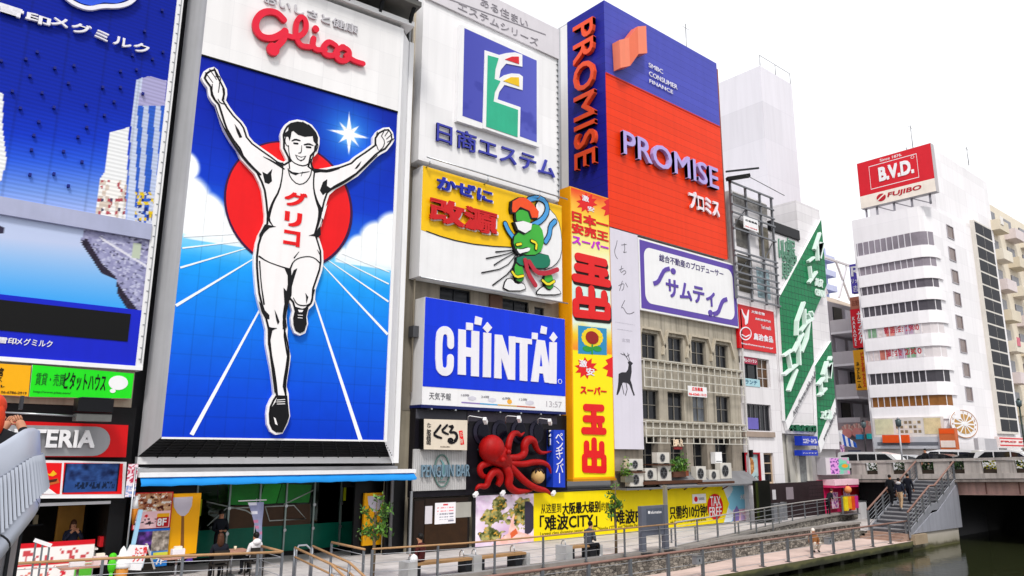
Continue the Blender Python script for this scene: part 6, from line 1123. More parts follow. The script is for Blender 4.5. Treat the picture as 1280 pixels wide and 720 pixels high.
# signs hung left of the office tower
SX = Pl((63.5, 0, 0), -math.pi/2)
def hang(name, label, cat, tl, br, col, writ, pl=SX, vert=True, dep=.5):
    t = thing(name, label, cat, pl.to(*pl.at(*br))); b = MB(pl); a, c = pl.at(*tl), pl.at(*br); b.box(min(a[0], c[0]), max(a[0], c[0]), c[1], a[1], -dep, 0, col); b.build('panel', t)
    b = MB(pl)
    for s_, f0, f1, m_, wt, vv in writ:
        w, h = c[0]-a[0], c[1]-a[1]; text(b, s_, (a[0]+w*f0[0], a[1]+h*f0[1]), (a[0]+w*f1[0], a[1]+h*f1[1]), .001, .03, m_, wt, px=False, vert=vv, ls=.85)
    if writ: b.build('lettering', t)
    return t
hang('purple_sign', 'purple and white sign with large serif initials hung left of the office tower', 'shop sign', (1061.5, 331), (1084, 364), M('#5c50b4', .45), [('RI', (.08, .08), (.92, .42), WHITE, .02, False), ('リップマ', (.05, .5), (.95, .66), WHITE, .02, False), ('吉富', (.1, .74), (.9, .96), WHITE, .0, False)])
hang('brown_sign', 'plain orange brown sign between the purple sign and the red karaoke sign', 'sign', (1062, 372), (1086, 384), M('#b4705a', .5), [('お好み焼', (.1, .25), (.9, .75), M('#8a4a3a', .5), .0, False)])
hang('karaoke_sign', 'tall red karaoke sign with white katakana', 'shop sign', (1062.5, 387), (1082, 433.5), M('#d41c2c', .45), [('カラオケ', (.52, .08), (.92, .9), WHITE, .03, True), ('KARAOKE', (.1, .2), (.36, .95), WHITE, .01, True)])
hang('karaoke_sign', 'narrow pinkish red sign edge at the right of the tall karaoke sign', 'shop sign', (1082.5, 386), (1091.5, 433), M('#e2686a', .45), [('カラ', (.2, .3), (.8, .8), WHITE, .01, True)], SX.shift(.3))
hang('net_room_sign', 'tall orange yellow sign with black katakana below the karaoke sign', 'shop sign', (1066, 438), (1085.5, 487), M('#e2a020', .45), [('ネットルーム', (.15, .3), (.45, .95), BLACK, .02, True), ('ビデオボックス', (.6, .06), (.86, .94), M('#d03020', .5), .03, True)])
# beige flats and a glass block at the right edge
t = thing('beige_flats', 'beige block of flats with small balconies right of the office tower', 'building', (84, 24, 0)); FB = Pl((0, 22.0, 0)); b = MB(FB); b.box(77.2, 93, 0, 27.5, -10, -.8, M('#e2d8c6', .7, 0, .1, .3)); b.box(77.2, 79, 27.5, 29.0, -8, -2, M('#e0dad2', .7)); b.build('wall', t)
for k in range(8):
    for j in range(3):
        u = 78.6+j*4.6; v = 4.2+k*2.9; q = MB(FB); q.box(u, u+2.6, v, v+1.0, -.8, .2, M(['#e4dccc', '#d8cdb8', '#dcd0d0'][(k+j) % 3], .6, 0, .1)); o = q.build('balcony', t); q = MB(FB); q.box(u+.2, u+2.2, v+1.0, v+2.2, -.799, -.7, M('#6a6a72', .2, 0, .4, .6)); q.build('balcony_door', o)
        if (k*3+j) % 4 == 1: q = MB(FB); q.box(u+.3, u+1.1, v+.5, v+1.3, .21, .26, M(['#d87a8a', '#e8e4e0', '#e0b840'][k % 3], .8)); q.build('hung_washing', o)
b = MB(FB); b.box(93.5, 110, 0, 27, -10, -.5, Mgrid('#3c4458', '#b9bcc4', 1.6, 1.4, .12, .2, .1)); o = b.build('glass_block', None, FB.to(100, 0)); tag(o, 'dark gridded glass block at the far right edge beyond the beige flats', 'building')
t = thing('pharmacy_sign', 'wide white sign with red capitals above the bridge at the right edge', 'shop sign', RY.to(70, 4.5)); PS = Pl((0, 20.4, 0)); a, c = PS.at(1248, 545.5), PS.at(1296, 559.5); b = MB(PS); b.box(a[0], c[0]+1, c[1], a[1], -.3, 0, M('#f0e2e0', .5)); b.stroke([(a[0]+.15, c[1]+.12), (c[0]+.9, c[1]+.12), (c[0]+.9, a[1]-.12), (a[0]+.15, a[1]-.12)], .1, .001, .01, M('#d8202c', .5), closed=True); b.build('panel', t); b = MB(PS); text(b, 'PRO STAFF', (a[0]+.35, a[1]-.3), (c[0]+.6, c[1]+.35), .001, .03, M('#d8202c', .5), .04, px=False); b.build('lettering', t)
t = thing('site_fence', 'low grey and white hoarding at the foot of the office tower', 'hoarding', PS.to(66, 2.3)); b = MB(PS); a, c = PS.at(1231, 548), PS.at(1248, 561); b.box(a[0]-1.4, c[0], 2.2, a[1], -.3, -.05, M('#b4b2b8', .5)); b.box(a[0]-1.4, a[0]-.1, 2.2, a[1]+.05, -.04, .0, M('#dcd9dd', .5)); b.build('panels', t)
# street clutter left of the bridge
t = thing('street_shops', 'row of low shop fronts with pink fan boards beyond the bridge', 'building', (66, 30, 0)); ST = Pl((66, 0, 0), -math.pi/2); b = MB(ST); a, c = ST.at(1036, 520), ST.at(1100, 575); b.box(a[0]-4, c[0]+.5, 0, ST.at(1060, 528)[1], -4, 0, M('#8f8388', .7, 0, .2, .6)); b.build('wall', t)
b = MB(ST)
for k, (x, y) in enumerate(((1062, 541), (1074, 540), (1087, 537))):
    u, v = ST.at(x, y)
    for j in range(9): an = math.radians(20+j*17.5); b.stroke([(u, v-.4), (u+.75*math.cos(an), v-.4+1.15*math.sin(an))], [.06, .16], .3, .36+.004*j, M('#d8b4a8' if j % 2 else '#c98f86', .6), rnd=False)
    b.ell(u, v-.05, .42, .4, .4, .45, M('#d88a84', .5))
b.build('fan_boards', t)
hang('cyan_sign', 'small cyan blue sign under the pink fan boards, left of the dark post', 'sign', (1069.5, 543), (1078, 549), M('#3aa8dc', .5), [], ST.shift(.9)); hang('turquoise_sign', 'small turquoise sign under the pink fan boards, right of the dark post', 'sign', (1083, 542), (1096, 548.5), M('#2cd0cc', .5), [], ST.shift(.9))
hang('navy_sign', 'dark blue small sign with pale lettering left of the white van', 'sign', (1060, 563), (1073, 568.5), M('#22365c', .5), [], ST.shift(2.5))
t = thing('striped_awning', 'blue and white striped banner awning at the street corner', 'awning', ST.to(-31, 3.6)); SA = ST.shift(3.); b = MB(SA)
for k in range(6): 
    p = [(1049+k*3.4, 540+k*2.3), (1052.4+k*3.4, 542.3+k*2.3), (1056+k*3., 558+k*.3), (1052.4+k*3, 557+k*.3)]; b.pxpoly(p, 0, .06+.002*k, M('#2a5cc0' if k % 2 else '#e8e8f0', .6))
b.build('cloth', t); b = MB(SA); b.pxbox((1046, 538), (1053, 552), -.1, .03, WHITE); b.build('end_board', t)
t = thing('pink_banner', 'pink patterned banner hanging beside the parapet end', 'banner', SA.to(-30, 3)); pxpicture('cloth', t, SA, (1050, 556), (1057, 578), .1, 12, 20, pop(99))
# ================================================================== ground, quay, water
PAVE = Mgrid('#b4aba8', '#948c8a', .6, .3, .012, .75, .12, 0, .5, .2)
def flat_mat(hexc, line, du, dv, lw, rough, noise=.2):
    mt = bpy.data.materials.new('pave_'+hexc); mt.use_nodes = True; n = mt.node_tree; p = n.nodes['Principled BSDF']; p.inputs['Roughness'].default_value = rough
    g = n.nodes.new('ShaderNodeNewGeometry'); br = n.nodes.new('ShaderNodeTexBrick'); br.inputs['Scale'].default_value = 1; br.inputs['Brick Width'].default_value = du; br.inputs['Row Height'].default_value = dv; br.inputs['Mortar Size'].default_value = lw
    c = lin(hexc); br.inputs['Color1'].default_value = (*c, 1); br.inputs['Color2'].default_value = (*[q*.86 for q in c], 1); br.inputs['Mortar'].default_value = (*lin(line), 1); n.links.new(g.outputs['Position'], br.inputs['Vector'])
    t = n.nodes.new('ShaderNodeTexNoise'); t.inputs['Scale'].default_value = .5; t.inputs['Detail'].default_value = 8; t.inputs['Roughness'].default_value = .7; n.links.new(g.outputs['Position'], t.inputs['Vector'])
    r = n.nodes.new('ShaderNodeMapRange'); r.inputs['From Min'].default_value = .3; r.inputs['From Max'].default_value = .7; r.inputs['To Min'].default_value = 1-noise; r.inputs['To Max'].default_value = 1.06; n.links.new(t.outputs['Fac'], r.inputs['Value'])
    v = n.nodes.new('ShaderNodeVectorMath'); v.operation = 'SCALE'; n.links.new(br.outputs['Color'], v.inputs[0]); n.links.new(r.outputs['Result'], v.inputs['Scale']); n.links.new(v.outputs['Vector'], p.inputs['Base Color']); return mt
PAV = flat_mat('#d2ccca', '#a39d9d', 1.2, .6, .012, .8, .34); DECK = flat_mat('#dcc4ba', '#b39c92', 2.2, .9, .01, .75, .28); ASPH = M('#4a4a4c', .9, 0, .2, .8, .1)
def stone_mat():
    mt = bpy.data.materials.new('rubble_stone'); mt.use_nodes = True; n = mt.node_tree; p = n.nodes['Principled BSDF']; p.inputs['Roughness'].default_value = .9
    g = n.nodes.new('ShaderNodeNewGeometry'); mp = n.nodes.new('ShaderNodeMapping'); mp.inputs['Scale'].default_value = (2.2, 2.2, 5.); n.links.new(g.outputs['Position'], mp.inputs['Vector'])
    v = n.nodes.new('ShaderNodeTexVoronoi'); v.inputs['Scale'].default_value = 2.; n.links.new(mp.outputs['Vector'], v.inputs['Vector']); e = n.nodes.new('ShaderNodeTexVoronoi'); e.feature = 'DISTANCE_TO_EDGE'; e.inputs['Scale'].default_value = 2.; n.links.new(mp.outputs['Vector'], e.inputs['Vector'])
    cr = n.nodes.new('ShaderNodeValToRGB'); sp = n.nodes.new('ShaderNodeSeparateColor'); n.links.new(v.outputs['Color'], sp.inputs['Color']); n.links.new(sp.outputs[0], cr.inputs['Fac']); cr.color_ramp.elements[0].color = (*lin('#4b4742'), 1); cr.color_ramp.elements[1].color = (*lin('#9c968c'), 1)
    r = n.nodes.new('ShaderNodeMapRange'); r.inputs['From Max'].default_value = .09; r.inputs['To Min'].default_value = .25; n.links.new(e.outputs['Distance'], r.inputs['Value'])
    t = n.nodes.new('ShaderNodeTexNoise'); t.inputs['Scale'].default_value = 14; t.inputs['Detail'].default_value = 6; n.links.new(g.outputs['Position'], t.inputs['Vector']); m2 = n.nodes.new('ShaderNodeMath'); m2.operation = 'MULTIPLY'; r3 = n.nodes.new('ShaderNodeMapRange'); r3.inputs['To Min'].default_value = .6; r3.inputs['To Max'].default_value = 1.4; n.links.new(t.outputs['Fac'], r3.inputs['Value']); n.links.new(r.outputs['Result'], m2.inputs[0]); n.links.new(r3.outputs['Result'], m2.inputs[1])
    s_ = n.nodes.new('ShaderNodeVectorMath'); s_.operation = 'SCALE'; n.links.new(cr.outputs['Color'], s_.inputs[0]); n.links.new(m2.outputs[0], s_.inputs['Scale']); n.links.new(s_.outputs['Vector'], p.inputs['Base Color'])
    b = n.nodes.new('ShaderNodeBump'); b.inputs['Strength'].default_value = .8; b.inputs['Distance'].default_value = .06; n.links.new(m2.outputs[0], b.inputs['Height']); n.links.new(b.outputs['Normal'], p.inputs['Normal']); return mt
STONE = stone_mat()
def quay_mat(lo, hi):
    mt = bpy.data.materials.new('quay_concrete'); mt.use_nodes = True; n = mt.node_tree; p = n.nodes['Principled BSDF']; p.inputs['Roughness'].default_value = .85
    g = n.nodes.new('ShaderNodeNewGeometry'); sp = n.nodes.new('ShaderNodeSeparateXYZ'); n.links.new(g.outputs['Position'], sp.inputs['Vector']); t = n.nodes.new('ShaderNodeTexNoise'); t.inputs['Scale'].default_value = 1.2; t.inputs['Detail'].default_value = 7; n.links.new(g.outputs['Position'], t.inputs['Vector'])
    a = n.nodes.new('ShaderNodeMath'); a.operation = 'MULTIPLY_ADD'; a.inputs[1].default_value = .5; n.links.new(t.outputs['Fac'], a.inputs[0]); n.links.new(sp.outputs['Z'], a.inputs[2])
    cr = n.nodes.new('ShaderNodeValToRGB'); r = n.nodes.new('ShaderNodeMapRange'); r.inputs['From Min'].default_value = lo; r.inputs['From Max'].default_value = hi; n.links.new(a.outputs[0], r.inputs['Value']); n.links.new(r.outputs['Result'], cr.inputs['Fac'])
    E = cr.color_ramp.elements; E[0].position = .0; E[0].color = (*lin('#1c1d12'), 1); E[1].position = 1; E[1].color = (*lin('#b9b2a8'), 1)
    for pos, c in ((.2, '#30331a'), (.32, '#5a5934'), (.45, '#57543f'), (.62, '#a39d8f')): q = E.new(pos); q.color = (*lin(c), 1)
    n.links.new(cr.outputs['Color'], p.inputs['Base Color']); return mt
QUAY = quay_mat(-.95, .05); PIER = quay_mat(-1.4, -.45)
def water_mat():
    mt = bpy.data.materials.new('canal_water'); mt.use_nodes = True; n = mt.node_tree; p = n.nodes['Principled BSDF']; p.inputs['Base Color'].default_value = (*lin('#2a2e1c'), 1); p.inputs['Roughness'].default_value = .04; p.inputs['IOR'].default_value = 1.33
    g = n.nodes.new('ShaderNodeNewGeometry'); t = n.nodes.new('ShaderNodeTexNoise'); t.inputs['Scale'].default_value = 2.2; t.inputs['Detail'].default_value = 4; n.links.new(g.outputs['Position'], t.inputs['Vector']); b = n.nodes.new('ShaderNodeBump'); b.inputs['Strength'].default_value = .12; b.inputs['Distance'].default_value = .1; n.links.new(t.outputs['Fac'], b.inputs['Height']); n.links.new(b.outputs['Normal'], p.inputs['Normal']); return mt
WZ = -1.35
upE = [(-60, 19.5), (25.5, 19.5), (30, 20.5), (36, 21.9), (41, 22.9), (46, 23.7), (50, 24)]
loE = [(-60, 19.5), (25.5, 19.5), (30, 20.1), (38, 20.35), (42.6, 20.4)]
dkE = [(-60, 17.8), (27, 17.8), (38, 17.98), (43.4, 18.0)]
b = MB(); b.extrude_xy(upE+[(50.5, 24), (50.5, 60), (-60, 60)], -.12, 0, PAV); struct(b.build('pavement'))
b = MB(); b.wbox(-400, 600, 60, 600, -1, -.05, ASPH); b.wbox(61.0, 600, 20.2, 60, -1, -.05, ASPH); b.wbox(50.51, 61, 24.6, 60, -1, -.06, ASPH); b.wbox(-400, 600, -600, -30, -1.2, -.06, M('#8a8886', .9)); b.wbox(-400, -60, 17, 60, -1.2, -.06, ASPH); struct(b.build('ground'))
b = MB(); b.extrude_xy([(25.5, 19.5), (30, 20.1), (38, 20.35), (42.6, 20.4), (42.6, 20.2), (47, 20.2), (50.4, 20.2), (50.4, 24), (46, 23.7), (41, 22.9), (36, 21.9), (30, 20.5)], -1.6, -.42, PAV, STONE); struct(b.build('terrace'))
b = MB(); b.extrude_xy(dkE+[(43.4, 20.4)]+loE[::-1][:-1]+[(-60, 19.5)], -1.0, -.8, DECK, M('#8f8a80', .85, 0, .3, 2)); struct(b.build('quay_deck'))
def vwall(name, label, pts, z0, z1, mt, cap=True):
    b = MB()
    for (x0, y0), (x1, y1) in zip(pts[:-1], pts[1:]):
        b.add([(x0, y0, z0), (x1, y1, z0), (x1, y1, z1), (x0, y0, z1), (x0, y0+.3, z1), (x1, y1+.3, z1)], [(0, 1, 2, 3), (3, 2, 5, 4)], mt)
    t = thing(name, label, 'wall', (pts[len(pts)//2][0], pts[len(pts)//2][1], z0)); ORG[b] = None if False else Vector((0, 0, 0)); b.build('stonework', t)
    if cap:
        b = MB()
        for (x0, y0), (x1, y1) in zip(pts[:-1], pts[1:]): b.bar((x0, y0+.12, z1+.03), (x1, y1+.12, z1+.03), .4, .1, M('#8e8a86', .8, 0, .2, 2))
        b.build('coping', t)
vwall('stone_wall', 'long rubble stone retaining wall behind the lower quay deck', [(-30, 19.48), (25.5, 19.48), (30, 20.08), (38, 20.33), (42.5, 20.38)], -.8, -.02 , STONE)
vwall('stone_wall', 'curving grey stone terrace wall below the dark cladding and pink shop', [(25.6, 19.5), (30, 20.48), (36, 21.88), (41, 22.88), (46, 23.68), (50, 23.98)], -.42, -.0, STONE)
b = MB(); b.wbox(-200, 300, -60, 19.4, WZ-.02, WZ, water_mat()); struct(b.build('water'))
b = MB(); b.wbox(-60, 43.4, 18.6, 19.4, -3, -1.0, QUAY)
b.build('x') if False else None
o = b.build('quay_wall'); struct(o)
t = thing('quay_piles', 'row of dark weedy piles and a concrete edge beam under the quay deck', 'quay edge', (30, 17.9, WZ)); b = MB()
for (x0, y0), (x1, y1) in zip(dkE[:-1], dkE[1:]): b.add([(x0, y0-.02, -1.12), (x1, y1-.02, -1.12), (x1, y1-.02, -.801), (x0, y0-.02, -.801)], [(0, 1, 2, 3)], QUAY)
b.build('edge_beam', t)
for k in range(16): b = MB(); x = 14.5+k*1.9; b.wbox(x, x+.35, 18.05, 18.4, -3, -1.0, QUAY); b.build('pile', t)
# far bank across the canal is behind the viewer; the viewer's own bridge
t = thing('viewing_bridge', 'pale stone deck of the bridge the photograph was taken from', 'bridge', (-3, 5, 0)); b = MB(); b.wbox(-9, -.9, -30, 18.0, 1.7, 2.25, PAV); b.build('deck', t)
# ================================================================== railings
HRW = M('#b08a62', .55, 0, .2, 3); HRB = M('#8a6a60', .55, 0, .2, 3); WIRE = M('#b9bcc0', .4, .6, .1)
def railing(label, pts, z, h=1.0, step=2.05, wires=4, hm=None, pw=.065, posts=None, cat='railing', hr_r=.035, top=None):
    t = thing('railing', label, cat, (pts[0][0], pts[0][1], z)); hm = hm or HRW
    zf = top or (lambda x: z)
    b = MB(); b.tube([(x, y, zf(x)+h) for x, y in pts], hr_r, hm, 8); b.build('handrail', t)
    b = MB()
    for k in range(wires): hh = h*(.13+.72*k/max(1, wires-1)); b.tube([(x, y, zf(x)+hh) for x, y in pts], .009, WIRE, 5)
    b.build('wires', t)
    L = 0; nxt = 0.
    for (x0, y0), (x1, y1) in zip(pts[:-1], pts[1:]):
        d = math.hypot(x1-x0, y1-y0)
        while nxt <= L+d+1e-6:
            f = (nxt-L)/d; x, y = x0+(x1-x0)*f, y0+(y1-y0)*f; b = MB(); zz_ = zf(x); b.wbox(x-pw/2, x+pw/2, y-pw*.35, y+pw*.35, zz_+.012, zz_+h-.02, RAILM); b.wbox(x-pw*.9, x+pw*.9, y-pw*.9, y+pw*.9, zz_, zz_+.0115, DARKM); b.build('post', t); nxt += step
        L += d
    return t
railing('wood-topped wire railing in front of the outdoor tables at the left', [(3.2, 22.65), (5.3, 22.2), (7.1, 21.5), (9.2, 20.72)], 0, step=1.9); railing('short return of wood-topped railing beside the stairway gap', [(9.25, 20.78), (9.27, 22.3)], 0, step=1.5)
railing('short wood-topped railing left of the young tree, running back from the quay', [(11.32, 21.9), (11.28, 19.8)], 0, step=2.05)
railing('long wire railing with a thin wooden handrail along the quay past the benches', [(11.5, 19.75), (14.4, 19.25), (16.8, 19.2), (25.0, 19.35)], 0, step=2.07, hr_r=.028)
railing('grey wire railing curving back above the terrace wall', [(25.2, 19.6), (30, 20.62), (36, 22.0), (41, 23.0), (46, 23.8), (49.5, 24.0)], 0, step=2.1, hr_r=.028, hm=M('#a9a6a2', .5, .3))
railing('low grey railing on the terrace in front of the yellow hoarding end', [(26.6, 20.9), (31, 20.75), (36.0, 21.0)], -.42, step=1.6, wires=2, hm=M('#8f8f92', .5, .4), hr_r=.025)
railing('brown-topped railing along the edge of the lower quay deck by the water', [(-2, 17.95), (27, 17.95), (38, 18.12), (43.3, 18.2)], -.8, step=2.05, wires=3, hm=HRB, pw=.12, hr_r=.045)
for i, x in enumerate((24.1, 33.9)):
    t = thing('rail_box', 'grey steel junction box on the '+('nearer' if i == 0 else 'farther')+' thick post of the lower brown railing', 'box', (x, 17.86, .0)); b = MB(); b.wbox(x-.16, x+.16, 17.68, 17.9, -.28, .0, M('#9a9ca2', .4, .4)); b.wbox(x-.18, x+.18, 17.66, 17.92, .001, .03, GREYM); b.build('casing', t); b = MB(); b.wbox(x-.03, x+.03, 17.67, 17.679, -.18, -.1, DARKM); b.build('lock', t)
t = thing('stair_handrails', 'pair of sloping wooden handrails going down steps to the lower deck at the left', 'handrail', (10.3, 20, 0))
for x in (9.9, 10.45):
    b = MB(); b.tube([(x, 21.4, 1.0), (x+.25, 19.6, .72), (x+.5, 18.2, .1)], .035, HRW); b.tube([(x, 21.4, .75), (x+.25, 19.6, .47), (x+.5, 18.2, -.15)], .03, HRW); b.build('handrail', t)
    b = MB(); b.tube([(x, 21.4, 0), (x, 21.4, 1.0)], .04, RAILM); b.build('post', t); b = MB(); b.tube([(x+.25, 19.6, -.2), (x+.25, 19.6, .7)], .04, RAILM); b.build('post', t)
b = MB(); b.tube([(10.0, 21.5, .1), (10.0, 21.5, .9), (10.1, 21.6, 1.02), (10.35, 21.6, 1.02), (10.45, 21.5, .9), (10.45, 21.5, .1)], .03, STEEL); b.build('hoop', t)
# ================================================================== benches, boards, posts
BW = M('#a8835a', .6, 0, .25, 3); BS = M('#b3b3b3', .7, 0, .15, 2)
def bench(label, x, y, L=2.1):
    t = thing('bench', label, 'bench', (x, y, 0), 'benches on the promenade'); b = MB(); b.wbox(x-L/2, x+L/2, y-.25, y+.25, .4, .47, BW); b.build('seat', t)
    for sx in (-1, 1): b = MB(); b.wbox(x+sx*(L/2-.3)-.15, x+sx*(L/2-.3)+.15, y-.22, y+.22, 0, .399, DARKM); b.build('leg', t)
    b = MB(); b.wbox(x-L/2-.02, x-L/2+.3, y-.27, y+.27, 0, .52, BS); b.build('end_block', t); b = MB(); b.wbox(x+L/2+.002, x+L/2+.16, y-.26, y+.26, 0, .44, BS); b.build('end_block', t)
    for sx in (-.5, .42): b = MB(); xx = x+sx*L*.8; b.tube([(xx, y+.16, .46), (xx, y+.16, .6), (xx, y+.08, .68), (xx, y-.02, .66), (xx, y-.06, .47)], .018, STEEL, 6); b.build('arm_loop', t)
    return t
bench('first wooden bench from the left, with the person in dark red', 14.05, 20.0, 2.6); bench('empty wooden bench in the middle, left of the yellow lettering', 16.25, 19.95, 2.2); bench('wooden bench with the man in dark clothes on it', 20.1, 20.0, 1.7)
t = thing('information_board', 'grey steel information board on two legs by the quay railing', 'information board', (23.75, 19.55, 0)); IB = Pl((0, 19.5, 0)); GI = M('#6d7280', .45, .3, .12)
for u in (22.98, 24.35): b = MB(IB); b.box(u, u+.24, .03, 1.72, -.12, .06, GI); b.box(u-.15, u+.4, .0, .029, -.3, .25, DARKM); b.build('leg', t)
b = MB(IB); b.box(23.22, 24.35, .62, 1.72, -.08, .03, GI); b.build('panel', t); b = MB(IB); b.box(23.3, 24.28, 1.0, 1.62, .031, .036, M('#5c6270', .3, .2, .2)); b.build('screen', t); b = MB(IB); text(b, 'Information', (23.55, 1.42), (24.2, 1.53), .037, .043, WHITE, .0, px=False); b.ell(23.45, 1.48, .06, .06, .037, .042, WHITE, n=14); b.build('lettering', t)
t = thing('dark_pillar_sign', 'black glossy standing pillar in front of the pale blue end of the hoarding', 'information pillar', (38.2, 23.6, 0)); PL = Pl((0, 23.4, 0)); a = PL.at(943, 601); c = PL.at(962, 601); b = MB(PL); b.box(a[0], c[0], .0, a[1], -.12, 0, M('#0c0e09', .3, 0, .3)); b.build('column', t); b = MB(PL); b.box(a[0]+.06, a[0]+.3, .2, a[1]-.1, .001, .012, M('#2c3413', .2, 0, .3)); b.build('glass_face', t)
t = thing('sign_post', 'grey post with a small plate standing before the yellow hoarding', 'post', (29.4, 22.5, 0)); b = MB(); x, y = on_ground(833.5, 677)[:2]; b.wbox(x-.07, x+.07, y-.07, y+.07, 0, 2.35, M('#8f8c80', .5, .3)); b.build('post', t)
BOL = M('#8f9298', .4, .5)
for k, (px, py, lab) in enumerate(((968.5, 656, 'pair of grey bollards nearest the black pillar, left one'), (973.5, 655, 'grey bollard just right of the black pillar'), (981, 653, 'broad grey bollard at the end of the pale blue hoarding'), (1007, 647, 'grey bollard before the dark cladding wall, left one'), (1019, 644, 'grey bollard before the dark cladding wall, right one'))):
    x, y, _ = on_ground(px, py-3); t = thing('bollard', lab if k else 'grey bollard nearest the black pillar, left one', 'bollard', (x, y, 0), 'bollards on the promenade'); b = MB(); b.wbox(x-.16, x+.16, y-.1, y+.1, 0, .95, BOL); b.build('post', t); b = MB(); b.wbox(x-.18, x+.18, y-.12, y+.12, .951, .99, STEEL); b.build('cap', t)
x, y, _ = on_ground(1075, 648, -.42); t = thing('litter_bin', 'white slatted box at the foot of the bridge stairs', 'bin', (x, y, -.42)); b = MB(); b.wbox(x-.45, x+.45, y-.3, y+.3, -.42, .65, M('#d9d9dc', .5, 0, .1)); b.build('body', t); b = MB(); b.wbox(x-.47, x+.47, y-.32, y+.32, .651, .7, STEEL); b.build('lid', t)
# ================================================================== young trees
BARK = M('#6e5f4c', .9, 0, .3, 6, .2)
def leafmat(h): return M(h, .5, 0, .35, 5., spec=.4)
LEAF = [leafmat('#3f6a22'), leafmat('#56852a'), leafmat('#6f9c38'), leafmat('#2d4c1a')]
def tree(label, x, y, h0, h1, r, seed, n=420, z=0.):
    R = random.Random(seed); t = thing('young_tree', label, 'tree', (x, y, z), 'young trees on the promenade'); b = MB(); top = (x+.05, y, z+h1*.86)
    b.tube([(x, y, z), (x+.02, y, z+h0*.5), (x, y+.02, z+h0), top], [.055, .05, .042, .012], BARK, 8); tips = []
    for k in range(9):
        a = R.uniform(0, 6.28); zb = z+h0*.8+(h1-h0*.8)*R.uniform(.0, .55); L = r*R.uniform(.6, 1.1); e = (x+L*math.cos(a), y+L*math.sin(a), zb+L*R.uniform(.4, .9)); mid = (x+L*.5*math.cos(a), y+L*.5*math.sin(a), zb+L*.35); b.tube([(x, y, zb), mid, e], [.02, .014, .005], BARK, 5); tips += [mid, e, e]
    tips.append(top); b.build('trunk', t); q = MB()
    for k in range(n):
        c = R.choice(tips); p = [c[i]+R.gauss(0, r*.24) for i in range(3)]; s = R.uniform(.05, .11); u = np.array([R.gauss(0, 1) for _ in range(3)]); u /= np.linalg.norm(u); v = np.cross(u, [R.gauss(0, 1) for _ in range(3)]); v /= np.linalg.norm(v)+1e-9; p = np.array(p)
        q.add([p-u*s, p-v*s*.45, p+u*s, p+v*s*.45], [(0, 1, 2, 3)], R.choice(LEAF))
    q.build('crown', t); return t
tree('young tree with a loose green crown in front of the yellow trowel poster', 12.1, 20.7, 1.35, 2.7, .4, 4, 420); tree('thin young tree in front of the yellow hoarding lettering', 21.95, 19.85, 1.55, 2.95, .3, 9, 240)
b = MB(); b.wbox(21.2, 22.7, 19.6, 20.1, .001, .012, M('#9a5a42', .8)); o = b.build('tree_grate', None, (21.95, 19.85, 0)); tag(o, 'rust brown tree grate under the thin young tree', 'tree grate')
def planter(label, cx, cy, cz, w, n, seed, pot):
    R = random.Random(seed); t = thing('potted_plant', label, 'plant', (cx, cy, cz), 'plants on the equipment ledge'); b = MB(); b.wbox(cx-w/2, cx+w/2, cy-.14, cy+.14, cz, cz+.26, M(pot, .7, 0, .2, 2)); b.build('pot', t); q = MB()
    for k in range(n):
        p = np.array([cx+R.gauss(0, w*.3), cy+R.gauss(0, .14), cz+.3+abs(R.gauss(0, .32))]); s = R.uniform(.05, .11); u = np.array([R.gauss(0, 1), R.gauss(0, 1), R.gauss(0, 1)]); u /= np.linalg.norm(u); v = np.cross(u, [R.gauss(0, 1), R.gauss(0, 1), .3]); v /= np.linalg.norm(v)+1e-9; q.add([p-u*s, p-v*s*.5, p+u*s, p+v*s*.5], [(0, 1, 2, 3)], R.choice(LEAF))
    q.build('leaves', t)
pp = W3.at(*z7(265, 665), .6); planter('leafy green plant in a trough right of the middle air conditioners', *W3.to(pp[0], pp[1], .65), 1.0, 260, 3, '#5a3a2c'); pp = W3.at(*z7(300, 660), .6); planter('taller leafy plant beside the trough, left of the pale tall air conditioner', *W3.to(pp[0], pp[1], .5), .7, 180, 5, '#8a4a30'); pp = W3.at(*z7(8, 690), .6); planter('small bushy plant at the left end of the ledge', *W3.to(pp[0], pp[1], .7), .6, 120, 8, '#6a6a60')
# ================================================================== the far bridge with its stairs
BX0 = 50.4
t = thing('road_bridge', 'concrete road bridge with a pierced parapet and rusty pink girder over the canal', 'bridge', (52, 18, 0)); CPT = M('#b5aeaa', .8, 0, .22, .9, .1, .4)
topz = lambda y: 3.2+(24.4-y)*.037 if y > 4 else 3.95-(4-y)*.02
PX = Pl((BX0, 0, 0), -math.pi/2); ys = list(np.arange(25.2, -32, -1.72))
b = MB()
for y0, y1 in zip(ys[:-1], ys[1:]):
    z0, z1 = topz(y0), topz(y1)
    b.bar((BX0+.12, y0, z0-.04), (BX0+.12, y1, z1-.04), .42, .16, CPT); b.bar((BX0+.1, y0, z0-1.0), (BX0+.1, y1, z1-1.0), .46, .3, CPT); b.bar((BX0+.02, y0, z0-1.27), (BX0+.02, y1, z1-1.27), .7, .14, M('#8d8480', .8, 0, .25, 1, .1, .5))
b.build('parapet', t)
k = 0
for y0, y1 in zip(ys[:-1], ys[1:]):
    z0 = (topz(y0)+topz(y1))/2; b = MB(); w_ = .56 if k % 1 == 0 else .5; b.wbox(BX0-.02, BX0+.24, y1+.0, y1+.92, z0-.86, z0-.11, CPT); b.build('parapet_panel', t); k += 1
b = MB()
for y0, y1 in zip(ys[:-1], ys[1:]): z0, z1 = topz(y0), topz(y1); b.add([(BX0, y0, z0-1.35), (BX0, y1, z1-1.35), (61.5, y1, z1-1.35), (61.5, y0, z0-1.35), (BX0, y0, z0-1.1), (BX0, y1, z1-1.1), (61.5, y1, z1-1.1), (61.5, y0, z0-1.1)], [(3, 2, 1, 0), (4, 5, 6, 7)], ASPH)
